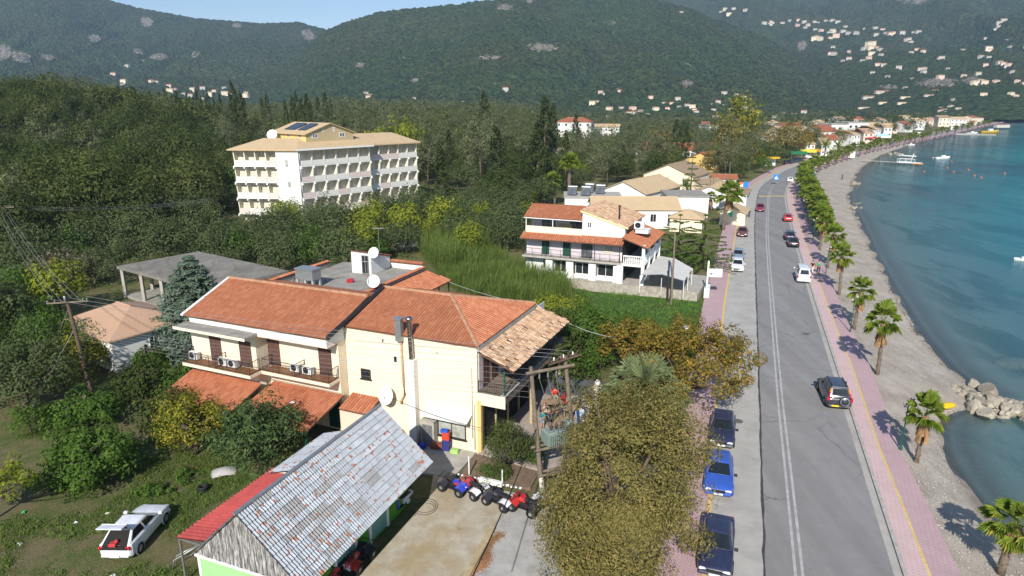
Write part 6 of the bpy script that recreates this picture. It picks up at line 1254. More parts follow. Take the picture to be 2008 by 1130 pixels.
# tall palms by the bungalows, phoenix palms, big grey fan palm
TP = Palm(11,8.2,34,1.35,0.7,90,0.34,(0.05,0.05),'palm','barkskirt' if False else 'skirt'); GRS = simple('grey_dead_fronds',(0.30,0.27,0.23),0.95,0.3,6); TP.s.materials.clear(); TP.s.materials.append(GRS)
p = G(1115,405,0); TP.put('tall_fan_palm', p.x,p.y,0,1.18,0.5,'tall fan palm with thick grey skirt behind the white house')
p = G(1088,402,0); PA[3].put('fan_palm', p.x,p.y,0,1.35,1.5,'short fan palm left of the tall grey skirted palm')
p = G(1418,452,0); PA[1].put('fan_palm', p.x,p.y,0,1.55,0.8,'fan palm on the pavement edge beside the pharmacy cross')
p = G(1432,420,0); PA[0].put('fan_palm', p.x,p.y,0,1.3,2.8,'half bare palm right of the pavement palm')
def feather_palm(loc, th, nl, L, label, rz=0, lm='palm'):
    rg = random.Random(int(L*10)); o = empty('feather_palm', loc, rz, label, 'palm'); T = MB(); T.path([(0,0,-0.3),(0.05,0,th*0.5),(0,0,th)],0.28,9,r1=0.24); T.build('trunk', M['palmbark'], o); C = MB()
    for k in range(nl):
        a = 2.4*k; el = R(78)-R(80)*k/nl; prev = Vector((0,0,th)); d = Vector((math.cos(a)*math.cos(el),math.sin(a)*math.cos(el),math.sin(el))); n = 9
        for j in range(n):
            q = prev+d*(L/n); s_ = d.cross(Vector((0,0,1))).normalized(); w = 0.42*math.sin(math.pi*(j+1.2)/(n+1.6))*L/2.5
            for sd in (1,-1):
                e = q+s_*sd*w+d*0.25*L/2.5; C.add([prev,prev+d*L/n*0.45,e],[(0,1,2)]); C.add([prev+d*L/n*0.5,q,e+d*L/n*0.5],[(0,1,2)])
            prev = q; d = (d+Vector((0,0,-0.13))).normalized()
    C.build('crown', LM[lm], o); return o
p = G(1300,392,0); feather_palm((p.x,p.y,0), 2.6, 26, 3.0, 'blue grey feather palm among the tan roofs', lm='palmgrey'); p = G(1345,400,0); feather_palm((p.x,p.y,0), 3.4, 24, 2.8, 'feather palm in front of the white flat topped building',1.0)
p = G(1395,415,0); PA[2].put('fan_palm', p.x,p.y,0,0.9,0.2,'little fan palm beside the white cottage wall')
for k,(px,py) in enumerate(((1640,312),(1615,318))): p = G(px,py,0); feather_palm((p.x,p.y,0), 4.5+k, 26, 4.0, ('isolated feather palm on the grass by the beach','leaning feather palm left of the isolated one')[k])
GP = Palm(21,1.9,40,1.35,0.95,0,0.3,(0,0),'palmgrey'); GP.put('grey_fan_palm', 9.0,41.6,0,(1.45,1.45,1.42),0.7,'large grey green fan palm behind the huge roadside tree')
# ---- reeds, meadow, weeds
mead = [G(985,545,0),G(1085,558,0),G(1180,575,0),G(1372,590,0),G(1382,615,0),G(1375,700,0),G(1230,690,0),G(1130,610,0),G(1000,590,0)]
b = MB(); b.poly([Vector((p.x,p.y,0.012)) for p in mead]); b.build('meadow', M['meadow'], kind='structure')
def tufts(name, pts, hgt, n, w, lm, seed, lean=0.35):
    rg = np.random.default_rng(seed); Vs=[];P=np.array(pts); k = len(P); idx = np.repeat(np.arange(k), n); N = len(idx); base = P[idx]+np.c_[rg.normal(0,0.22,N),rg.normal(0,0.22,N),np.zeros(N)]
    h = hgt*(0.55+0.7*rg.random(N))*(0.45+1.1*fbm(base[:,0],base[:,1],2.6,3,9)); a = rg.random(N)*6.283; ln = lean*rg.random(N)*h; d = np.c_[np.cos(a),np.sin(a)]; mid = base+np.c_[d*ln[:,None]*0.35,h*0.6]; tip = base+np.c_[d*ln[:,None],h]; s = np.c_[-d[:,1],d[:,0],np.zeros(N)]*w*(0.6+0.8*rg.random(N))[:,None]
    V = np.stack([base-s*0.6,mid-s,tip,mid+s],1).reshape(-1,3); o = link(name, mesh_np(name, V, np.arange(4*N).reshape(N,4), [LM[lm]])); tag(o, kind='stuff'); return o
def pix_area(poly):                         # points of a ground polygon given by photo pixels
    g = [G(px,py,0) for px,py in poly]; xs = [p.x for p in g]; ys = [p.y for p in g]; return g,(min(xs),max(xs),min(ys),max(ys))
def inside(g,x,y):
    c = False; n = len(g)
    for i in range(n):
        a,b_ = g[i],g[(i+1)%n]
        if (a.y>y)!=(b_.y>y) and x < (b_.x-a.x)*(y-a.y)/(b_.y-a.y)+a.x: c = not c
    return c
def scatter(poly, dens, seed, world_=False):
    g,(x0,x1,y0,y1) = pix_area(poly) if not world_ else (poly,(min(p.x for p in poly),max(p.x for p in poly),min(p.y for p in poly),max(p.y for p in poly))); rg = random.Random(seed); out = []
    for _ in range(int((x1-x0)*(y1-y0)*dens)):
        x,y = rg.uniform(x0,x1),rg.uniform(y0,y1)
        if inside(g,x,y): out.append((x,y,gz(x,y)))
    return out
tufts('reeds', scatter([(842,470),(900,462),(945,490),(1010,530),(1100,560),(1130,600),(1050,612),(930,590),(880,560),(845,520)], 3.0, 3), 2.3, 22, 0.024, 'reed', 4, 0.8)
tufts('tall_reeds', scatter([(825,470),(900,455),(950,500),(940,540),(870,545),(830,510)], 2.6, 5), 3.5, 26, 0.028, 'reed', 6, 0.8)
LM['grass'] = leaf_mat('grass_blades',[(0,(0.05,0.10,0.016)),(0.5,(0.10,0.195,0.032)),(1,(0.20,0.28,0.07))],0.4,0.0); LM['weed'] = leaf_mat('weed_leaves',[(0,(0.035,0.07,0.012)),(0.5,(0.085,0.14,0.028)),(1,(0.17,0.21,0.06))],0.35,0.0)
tufts('meadow_grass', scatter([(985,545),(1085,558),(1180,572),(1376,588),(1382,615),(1375,700),(1230,690),(1130,610),(1000,590)], 5.0, 7), 0.30, 9, 0.026, 'grass', 8, 0.9)
lot = [(0,1130),(0,900),(60,830),(250,870),(330,850),(440,890),(505,920),(370,1030),(440,1045),(400,1130)]
pts = [q for q in scatter(lot, 34, 9) if fbm(np.array([q[0]]),np.array([q[1]]),2.2,3,4)[0] > 0.53]
tufts('lot_grass', pts, 0.10, 9, 0.018, 'weed', 10, 0.8)
rgw = np.random.default_rng(12); cl = [(np.array([q[0],q[1],q[2]+0.08]), 0.16+0.12*rgw.random(), 0.6) for q in pts[::9]]; V,F = leaves(rgw, cl, 26, 0.11, shell=0.3, up=0.8); tag(link('lot_weeds', mesh_np('lot_weeds',V,F,[LM['weed']])), kind='stuff')
for (px,py,s) in ((290,962,0.5),(325,962,0.55),(280,968,0.4),(365,930,0.5),(355,945,0.4)):
    p = G(px,py,0); rg_ = np.random.default_rng(px); cl = crown_clumps(rg_,0.4,0.4,0.25,0.2,6,0.2); V,F = leaves(rg_,cl,60,0.14,up=0.6); o = Tree(V,F,'bright',trunk_mb(rg_,0.2,0.02)).put('weed_clump',p.x,p.y,gz(p.x,p.y),1.0+s*0.4,0,'low leafy weed clump in the grass lot near the tyre','weed clumps in the lot','plant')
# undergrowth filling the floor of the groves
under = []
for (x,y) in cand:
    if y < 150 and not clear(x,y) and x < float(XKL(y))-6:
        for _ in range(2): under.append((x+rf.uniform(-2.5,2.5), y+rf.uniform(-2.5,2.5)))
rgu = np.random.default_rng(14); cl = [(np.array([x,y,gz(x,y)+0.25]), 0.7+0.6*rgu.random(), 0.7) for x,y in under if not clear(x,y)]; V,F = leaves(rgu, cl, 26, 0.36, shell=0.4, up=0.6); tag(link('undergrowth', mesh_np('undergrowth',V,F,[LM['dark']])), kind='stuff')
# bushes round the west side and road verge
for k,(x,y,s,m) in enumerate(((3.2,47.5,0.8,0),(5.2,49.0,0.9,1),(3.0,51.5,0.9,0),(7.5,52.3,0.8,1),(12.3,54.2,0.7,0),(14.5,52.0,0.7,1),(15.8,56.5,0.5,0))):
    (BR[k%2] if m else LI[k%2] if k==4 else DK[k%3]).put('garden_bush', x,y,0,s*0.75,k*2.0,'green garden bush beyond the shop terrace wall','garden bushes','shrub')
# ================================================================== yard, kerbs, terrace
t = NT('stained_yard_concrete'); c = t.coord(); n1 = t.noise(0.35,7,0.7,c); n2 = t.noise(1.1,6,0.7,c); n3 = t.noise(20,4,0.7,c)
col = t.ramp(t.math('ADD',t.math('MULTIPLY',n2,0.65),t.math('MULTIPLY',n3,0.35)),[(0.3,(0.24,0.205,0.15)),(0.5,(0.37,0.33,0.26)),(0.7,(0.47,0.44,0.37))]); col = t.mix(t.ramp(n1,[(0.45,0.0),(0.62,0.75)]), col, (0.30,0.22,0.105)); col = t.mix(t.ramp(t.noise(0.8,5,0.75,c),[(0.62,0.0),(0.72,0.6)]), col, (0.11,0.095,0.075))
t.base(col); t.set(0.9,0,0.2); t.bump(n3,0.25,0.015); M['yard'] = t.m
t = NT('grey_yard_concrete'); c = t.coord(); n2 = t.noise(0.9,7,0.7,c); n3 = t.noise(20,4,0.7,c); t.base(t.mix(t.ramp(t.noise(0.5,5,0.7,c),[(0.55,0.0),(0.7,0.5)]), t.ramp(t.math('ADD',t.math('MULTIPLY',n2,0.7),t.math('MULTIPLY',n3,0.3)),[(0.3,(0.24,0.23,0.21)),(0.5,(0.34,0.33,0.31)),(0.7,(0.42,0.41,0.385))]), (0.19,0.18,0.165))); t.set(0.9,0,0.2); t.bump(n3,0.25,0.015); M['yardg'] = t.m
def slab_obj(name, pts, z, th, mat, **k): b = MB(); b.slab([Vector((p[0],p[1],z)) for p in pts], th); o = b.build(name, mat); tag(o, kind='structure'); return o
g_ = lambda px,py: tuple(G(px,py,0))[:2]
slab_obj('yard', [Sw(2.6,-9),g_(905,1190),g_(905,1130),g_(966,1032),g_(1010,985),g_(1000,965),g_(850,930),Sw(2.6,11.4)], 0.0, 0.4, M['yard'])
e1 = float(XKL(18))-2.4; e2 = float(XKL(38))-2.4
slab_obj('yard', [g_(905,1190),(e1,18),(e2,38),(7.5,36.6),(2.4,33.2),g_(1010,985),g_(966,1032),g_(905,1130)], -0.06, 0.4, M['yardg'])
b = MB(); q0,q1,q2,q3 = G(893,1155,0),G(962,1030,0),G(972,1036,0),G(908,1155,0); b.slab([v+Vector((0,0,0.05)) for v in (q0,q3,q2,q1)],0.3); o = b.build('yard_kerb', simple('worn_yellow_kerb',(0.36,0.29,0.17),0.9,0.2,2,dirt=0.3)); tag(o,kind='structure')
slab_obj('path', [Aw(-3.9,-0.05),Aw(-0.1,-0.05),Aw(-0.1,-3.2),Aw(-3.6,-3.9)], 0.02, 0.3, M['concrete_l'])
slab_obj('patio', [Aw(0.1,-0.2),Aw(6.5,-0.6),Aw(7.0,10.5),Aw(0.1,10.5)], 0.10, 0.4, simple('patio_floor',(0.33,0.28,0.24),0.9,0.15,2,dirt=0.3))
slab_obj('planting_bed', [Aw(-0.1,-0.25),Aw(4.5,-0.7),Aw(4.7,-2.6),Aw(0.2,-3.1)], 0.08, 0.3, simple('garden_soil',(0.16,0.115,0.08),0.95,0.3,4,bump=0.6))
t_ = rgk = random.Random(8)
for k in range(16):
    u = 0.1+k*0.27; b = MB(); b.ball((0,0,0.05),0.07+0.06*rgk.random(),8,0,(1.2,0.8,0.7)); b.v = [v+Vector((rgk.uniform(-.02,.02),rgk.uniform(-.02,.02),rgk.uniform(-.015,.015))) for v in b.v]; o = b.build('edging_stone', M['whitepaint']); o.location = Aw(u,-2.95+0.10*k/4*0.3+rgk.uniform(-0.05,0.05),0.03); o.rotation_euler=(0,0,rgk.uniform(0,3)); tag(o,'whitewashed stone edging the flower bed behind the quad bikes','stone','whitewashed edging stones')
b = MB(); b.box(-0.75,0.75,-0.13,0.13,0,0.32,0,None,0.03); o = b.build('white_kerb_block', M['white']); o.location = (*G(963,950,0)[:2],0); o.rotation_euler=(0,0,AANG); tag(o,'pale green topped white kerb block between the quad bikes','kerb block')
# green mesh screen beside the shed, litter of leaves
b = MB(); b.box(-1.6,1.7,-0.02,0.02,0,1.25); o = b.build('screen', simple('dark_green_mesh',(0.012,0.045,0.038),0.9,0.2,3)); o.location = Aw(-4.0,-2.6,0); o.rotation_euler=(0,0,AANG-R(14)); tag(o,'dark green mesh screen between the shed end and the house','screen')
rgl = np.random.default_rng(5); P_ = []
for k in range(5200):
    f = rgl.random(); a = G(985-95*f-12*math.sin(f*9),1045+110*f,0); w = 0.32*(1-0.35*abs(f-0.5)); P_.append((a.x+rgl.normal()*w*0.55,a.y+rgl.normal()*w*0.55,-0.05))
cl = [(np.array(p),0.03,0.4) for p in P_]; V,F = leaves(rgl, cl, 1, 0.085, up=1.2, aspect=0.6); LM['dead'] = leaf_mat('dead_leaves',[(0,(0.12,0.055,0.028)),(0.6,(0.24,0.12,0.06)),(1,(0.36,0.21,0.11))],0.1,0.0); tag(link('leaf_litter', mesh_np('leaf_litter',V,F,[LM['dead']])),kind='stuff')

# ================================================================== vehicles
CP = {k: paint('car_paint_'+k, *v) for k,v in {'white':((0.68,0.69,0.71),),'navy':((0.022,0.026,0.062),),'black':((0.016,0.018,0.024),),'blue':((0.03,0.085,0.38),),'red':((0.42,0.028,0.032),),'maroon':((0.22,0.018,0.045),),'brown':((0.15,0.040,0.028),),'silver':((0.33,0.40,0.46),0.25,0.4),'dark':((0.030,0.034,0.048),)}.items()}
M['cglass'] = glass('car_glass',(0.012,0.016,0.018),0.04); M['head'] = glass('headlamp',(0.62,0.64,0.66),0.1); M['tail'] = glass('tail_lamp',(0.42,0.012,0.02),0.15); M['amber'] = glass('amber_lamp',(0.62,0.22,0.01),0.15); M['plate'] = simple('number_plate',(0.62,0.63,0.62),0.5,0.03); M['yplate'] = simple('yellow_number_plate',(0.72,0.52,0.02),0.5,0.03); M['grey_plastic'] = simple('grey_bumper',(0.12,0.125,0.13),0.6,0.1)
M['rim'] = simple('wheel_rim',(0.42,0.43,0.44),0.35,0.1,5,metal=0.7)
SPEC = { # L, W, belt z, roof z, hood front z, cowl x, roof front x, roof rear x, rear base x, deck z (boot), wheelbase front/rear x
 'hatch': dict(L=3.95,W=1.68,zb=0.93,zr=1.44,zh=0.68,xc=0.78,xf=0.12,xq=-1.38,xr=-1.80,zd=0.93,wf=1.25,wr=-1.22,r=0.29),
 'sedan': dict(L=4.4,W=1.70,zb=0.90,zr=1.41,zh=0.68,xc=0.85,xf=0.20,xq=-0.95,xr=-1.55,zd=0.95,wf=1.35,wr=-1.30,r=0.30),
 'suv': dict(L=4.45,W=1.78,zb=1.05,zr=1.70,zh=0.86,xc=0.95,xf=0.35,xq=-1.72,xr=-2.05,zd=1.05,wf=1.35,wr=-1.30,r=0.34),
 'coupe': dict(L=4.0,W=1.70,zb=0.99,zr=1.45,zh=0.80,xc=0.82,xf=0.02,xq=-1.22,xr=-1.82,zd=1.0,wf=1.28,wr=-1.22,r=0.31),
 'van': dict(L=4.3,W=1.66,zb=1.08,zr=1.90,zh=0.92,xc=1.75,xf=1.15,xq=-1.88,xr=-2.08,zd=1.06,wf=1.35,wr=-1.30,r=0.30)}
def car(name, kind, col, loc, rz, label, front='head', plate='plate', bumper=None, tailgate=False, spare=False, group=None, face=None):
    s = SPEC[kind]; L,W = s['L'],s['W']; h = L/2; o = empty(name, loc, rz, label, 'car' if kind!='van' else 'van', group); pm = CP[col]
    st = [(-h,0.72,0.34,s['zd']-0.24),(-h+0.07,0.90,0.27,s['zd']-0.07),(-h+0.22,0.985,0.22,s['zd']),(s['xr'],0.99,0.2,max(s['zd'],s['zb']-0.02)),(s['wr'],1.0,0.2,s['zb']),(0,1.0,0.2,s['zb']-0.01),(s['xc'],0.99,0.2,s['zb']-0.02),(s['wf'],0.985,0.2,lerp(s['zb'],s['zh'],0.42)),(h-0.32,0.96,0.22,lerp(s['zb'],s['zh'],0.85)),(h-0.12,0.90,0.26,s['zh']-0.02),(h,0.80,0.32,s['zh']-0.16)]
    V=[];F=[];n=11
    for (x,wf,z0,z1) in st:
        w = W/2*wf; zm = (z0+z1)/2; half = [(0.0,z0),(w*0.86,z0),(w*0.97,z0+0.1),(w,zm),(w*0.975,z1-0.07),(w*0.90,z1)]; ring = half+[(-y,z) for y,z in reversed(half[1:])]; V += [(x,y,z) for y,z in ring]
    for i in range(len(st)-1):
        for j in range(n): F.append((i*n+j, i*n+(j+1)%n, (i+1)*n+(j+1)%n, (i+1)*n+j))
    m_ = MB(); m_.add(V,F,0,True); m_.f += [list(range(n-1,-1,-1)), list(range(len(V)-n,len(V)))]; m_.m += [0,0]; m_.sm += [True,True]; ob_ = m_.build('body', pm, o)
    if s['L'] and loc[1] < 130: md_ = ob_.modifiers.new('round','SUBSURF'); md_.levels = 2; md_.render_levels = 2
    # cabin
    zb,zr = s['zb']-0.03,s['zr']; wb,wt = W/2*0.90,W/2*0.70
    B_ = [(s['xr'],wb*0.95,zb),(s['xc'],wb,zb),(s['xf'],wt,zr-0.05),(s['xq'],wt*0.97,zr-0.05)]
    mid = (s['xf']+s['xq'])/2; pts = [(x,sg*w,z) for sg in (1,-1) for (x,w,z) in B_]; R_ = [(s['xf']-0.08,wt*0.86,zr),(s['xq']+0.1,wt*0.86,zr-0.005)]
    pts += [(R_[0][0],R_[0][1],zr),(R_[1][0],R_[1][1],zr-0.01),(R_[0][0],-R_[0][1],zr),(R_[1][0],-R_[1][1],zr-0.01)]
    c = MB(); c.add(pts,[(0,1,2,3),(5,4,7,6),(1,5,6,2),(4,0,3,7),(2,8,9,3),(6,7,11,10),(2,6,10,8),(3,9,11,7),(8,10,11,9)],0,False); oc_ = c.build('roof', pm, o)
    if loc[1] < 130: md_ = oc_.modifiers.new('round','BEVEL'); md_.width = 0.085; md_.segments = 3; md_.limit_method = 'ANGLE'; md_.angle_limit = R(12); oc_.data.polygons.foreach_set('use_smooth',[True]*len(oc_.data.polygons))
    def gl(nm, a, b_, c_, d_, ins=(0.1,0.1,0.14,0.1), mat='cglass', off=0.012):
        a,b_,c_,d_ = map(Vector,(a,b_,c_,d_)); q = lambda u,v: a.lerp(b_,u).lerp(d_.lerp(c_,u),v); P = [q(ins[0],ins[2]),q(1-ins[1],ins[2]),q(1-ins[1],1-ins[3]),q(ins[0],1-ins[3])]; nn = (P[1]-P[0]).cross(P[3]-P[0]).normalized()*off
        g = MB(); g.add([p+nn for p in P]+[p-nn for p in P],[(0,1,2,3),(7,6,5,4),(0,4,5,1),(1,5,6,2),(2,6,7,3),(3,7,4,0)]); return g.build(nm, M[mat], o)
    gl('windscreen', pts[1],pts[5],pts[6],pts[2],(0.07,0.07,0.05,0.07))
    if not tailgate: gl('rear_window', pts[4],pts[0],pts[3],pts[7],(0.12,0.12,0.18,0.12))
    for a0,a1,a2,a3,fl in ((0,1,2,3,False),(5,4,7,6,True)):
        A0,A1,A2,A3 = (Vector(pts[i]) for i in (a0,a1,a2,a3))
        if fl: gl('side_window', A0,A0.lerp(A1,0.46),A3.lerp(A2,0.46) if False else A3.lerp(A2,0.44),A3,(0.16,0.02,0.08,0.12)); gl('side_window', A0.lerp(A1,0.50),A1,A2,A3.lerp(A2,0.48),(0.02,0.12,0.08,0.12))
        else: gl('side_window', A0,A0.lerp(A1,0.50),A3.lerp(A2,0.52),A3,(0.12,0.02,0.08,0.12)); gl('side_window', A0.lerp(A1,0.54),A1,A2,A3.lerp(A2,0.56),(0.02,0.16,0.08,0.12))
    # lights, bumpers, plates, mirrors
    for sg in (1,-1):
        b = MB(); b.box(h-0.26,h-0.04,sg*W*0.335-0.15,sg*W*0.335+0.15,s['zh']-0.21,s['zh']-0.075,0,None,0.04); b.build('headlight', M['head'], o)
        zt = s['zd']; b = MB()
        if kind in('suv','van'): b.box(-h+0.0,-h+0.2,sg*W*0.44-0.08,sg*W*0.44+0.08,zt-0.28,zt-0.02)
        else: b.box(-h+0.015,-h+0.24,sg*W*0.385-0.12,sg*W*0.385+0.12,zt-0.29,zt-0.10,0,None,0.04)
        b.build('tail_light', M['tail'], o)
        if kind == 'suv':
            b = MB(); P0 = Vector((s['xr']-0.03,sg*wb*0.93,s['zb'])); P1 = Vector((s['xq']-0.02,sg*wt*0.95,zr-0.12)); b.tube(P0,P0.lerp(P1,0.55),0.07,0.065,6); b.build('tail_light', M['tail'], o); b = MB(); b.tube(P0.lerp(P1,0.55),P1,0.065,0.06,6); b.build('indicator', M['amber'], o)
        b = MB(); b.box(s['xc']-0.16,s['xc']-0.02,sg*W*0.5-0.02 if sg>0 else -W*0.5-0.17,sg*W*0.5+0.17 if sg>0 else -W*0.5+0.02,s['zb']-0.02,s['zb']+0.11,0,None,0.02); b.build('mirror', M['black'] if col!='white' else pm, o)
    bm_ = M[bumper] if bumper else pm
    b = MB(); b.box(h-0.16,h+0.02,-W*0.43,W*0.43,0.24,0.46,0,None,0.07); b.build('bumper', bm_, o); b = MB(); b.box(-h-0.02,-h+0.2,-W*0.40,W*0.40,0.27,0.50,0,None,0.09); b.build('bumper', bm_, o)
    b = MB(); b.box(h-0.05,h+0.035,-W*0.22,W*0.22,s['zh']-0.22,s['zh']-0.10); b.build('grille', M['black'], o)
    b = MB(); b.box(h+0.04,h+0.062,-0.25,0.25,0.32,0.43); b.build('number_plate', M['plate'], o); b = MB(); zpl = 0.36 if spare or tailgate else 0.62; b.box(-h-0.065,-h-0.03,-0.25+(0.3 if spare else 0),0.25+(0.3 if spare else 0),zpl,zpl+0.11); b.build('number_plate', M[plate], o)
    for x in (s['wf'],s['wr']):
        for sg in (1,-1):
            T = Matrix.Translation((x,sg*(W/2-0.085),s['r'])) @ Matrix.Rotation(math.pi/2,4,'X'); r = s['r']
            b = MB(); b.lathe([(r*0.62,-0.1),(r*0.95,-0.1),(r,-0.07),(r,0.07),(r*0.95,0.1),(r*0.62,0.1)],20,0,T); w_ = b.build('wheel', M['rubber'], o); b = MB(); b.lathe([(0.001,0.075),(r*0.2,0.085),(r*0.45,0.055),(r*0.6,0.09),(r*0.63,0.06),(r*0.63,-0.06),(r*0.6,-0.09),(r*0.45,-0.055),(0.001,-0.075)],16,0,T); b.build('rim', M['rim'], w_)
            b = MB(); T2 = Matrix.Translation((x,sg*(W/2-0.03),s['r']+0.02)) @ Matrix.Rotation(math.pi/2,4,'X'); b.lathe([(r*1.0,-0.03),(r*1.16,-0.03),(r*1.16,0.032),(r*1.0,0.032)],20,0,T2); b.build('wheel_arch', M['black'] if col not in('white','blue') else pm, o)
    if spare:
        T = Matrix.Translation((-h-0.12,-0.28,0.86)) @ Matrix.Rotation(math.pi/2,4,'Y'); b = MB(); b.lathe([(0.001,0.10),(0.22,0.10),(0.31,0.08),(0.35,0.03),(0.35,-0.10),(0.001,-0.12)],22,0,T); w_ = b.build('spare_wheel_cover', CP['dark'], o); b = MB(); b.lathe([(0.27,-0.115),(0.33,-0.115),(0.33,-0.135),(0.27,-0.135)],22,0,T); b.build('cover_ring', M['metal'], w_)
        for sg in (1,-1): b = MB(); b.tube((s['xf']-0.1,sg*wt*0.85,zr+0.05),(s['xq']+0.1,sg*wt*0.85,zr+0.05),0.025,n=6); b.build('roof_rail', M['black'], o)
        b = MB(); b.box(s['xq']-0.06,s['xq']+0.02,-wt*0.9,wt*0.9,zr-0.02,zr+0.025); b.build('spoiler', M['metal'], o)
    if tailgate:
        gl('boot_shade_panel', pts[4],pts[0],pts[3],pts[7],(0.08,0.08,-0.38,0.06),'dark',0.02)  # dark sheet over the closed back, painted shade of an open boot
        b = MB(); hx = s['xq']-0.02; T = Matrix.Translation((hx,0,zr-0.02)) @ Matrix.Rotation(R(52),4,'Y'); l1 = -0.62; b.box(l1,0,-0.60,-0.52,-0.02,0.03,0,T); b.box(l1,0,0.52,0.60,-0.02,0.03,0,T); b.box(-0.07,0.0,-0.52,0.52,-0.02,0.03,0,T); b.box(l1-0.06,l1,-0.62,0.62,-0.03,0.04,0,T); T2 = T @ Matrix.Translation((l1-0.03,0,0)) @ Matrix.Rotation(R(-44),4,'Y'); b.box(-0.46,0.0,-0.63,0.63,-0.03,0.03,0,T2,0.01); tg = b.build('tailgate', pm, o); g = MB(); g.box(l1+0.01,-0.07,-0.52,0.52,0.0,0.012,0,T); g.build('tailgate_glass', M['cglass'], tg)
        b = MB(); b.box(-h+0.02,-h+0.06,-0.5,0.5,0.62,0.92); b.build('boot_shade_block', M['dark'], o)  # dark slab carries the painted boot shade further down
    if face:
        b = MB(); b.box(s['xf']+0.3,s['xf']+0.32,0,0.2,1,1.1); b.build('sun_visor', M['whitepaint'], o)
    return o
def heading(y): d = float(XCR(y+3)-XCR(y-3)); return math.atan2(6.0,d)
def on_road(px, py, away, kind, end='near'):
    p = G(px,py,0); a = heading(p.y); L = SPEC[kind]['L']/2; c = p+Vector((math.cos(a),math.sin(a),0))*L; return tuple(c), (a if away else a+math.pi)
def rc(name,kind,col,px,py,away,label,turn=0,**k): l,a = on_road(px,py,away,kind); return car(name,kind,col,l,a+R(turn),label,**k)
rc('suv','suv','dark',1639,806,True,'dark off-road car with rear spare wheel driving away on the right lane',5,plate='yplate',spare=True,bumper='grey_plastic')
rc('parked_car','hatch','navy',1413,883,False,'dark navy hatchback with grey bumper parked just below the orange plane tree',0,bumper='grey_plastic')
rc('parked_car','hatch','blue',1405,979,False,'bright blue hatchback parked under the edge of the huge roadside tree',2,plate='plate')
rc('parked_car','sedan','navy',1399,1140,False,'dark navy saloon parked at the bottom edge behind the blue hatchback',0)
rc('van','van','white',1575,557,True,'white van driving away on the right lane beside the walkers',1)
rc('car','sedan','black',1556,487,True,'black saloon driving away close behind a dark car')
rc('car','hatch','navy',1549,473,True,'dark car directly ahead of the black saloon with pale reflections')
rc('car','hatch','red',1545,436,True,'bright red hatchback driving away near the kerb')
rc('car','sedan','maroon',1490,416,False,'maroon car coming towards the camera near the speed hump')
rc('parked_car','sedan','navy',1461,426,False,'dark blue car parked beside the pharmacy cross')
rc('parked_car','sedan','brown',1455,466,False,'brown red car parked on the strip below the dark blue one')
rc('parked_car','hatch','silver',1446,514,False,'pale silver blue car parked behind the white hatchback')
rc('parked_car','hatch','white',1445,535,False,'white hatchback parked near the white hanging sign')
rc('car','hatch','white',1549,358,True,'small white car far away at the bend')
rc('parked_car','hatch','dark',1436,712,False,'dark car half hidden behind the orange plane tree')
for k,(px,py,c_) in enumerate(((1545,322,'black'),(1556,320,'dark'),(1566,318,'navy'))): p = G(px,py,0); car('parked_car','hatch',c_,(p.x,p.y,0),R(10),('left of three dark cars under the plane trees at the bend','middle of three dark cars under the plane trees at the bend','right of three dark cars under the plane trees at the bend')[k])
p = G(228,1102,0); q = G(300,1020,0); d = (q-p); a = math.atan2(d.y,d.x); c0 = p+d.normalized()*1.97
car('parked_car','coupe','white',(c0.x,c0.y,gz(c0.x,c0.y)),a,'white hatchback with open tailgate standing on the grass lot',tailgate=True)
b = MB(); b.box(-0.2,0.12,-0.16,0.2,0,0.18,0,None,0.04); b.ball((0.05,-0.1,0.2),0.1,8); o = b.build('bag', simple('red_fabric',(0.42,0.04,0.04),0.8,0.4,14)); dd = d.normalized(); o.location = (p.x+dd.x*0.10,p.y+dd.y*0.10,gz(p.x,p.y)+0.92); o.rotation_euler = (0,0,a); tag(o,'red and white bag in the open boot of the white hatchback','bag')

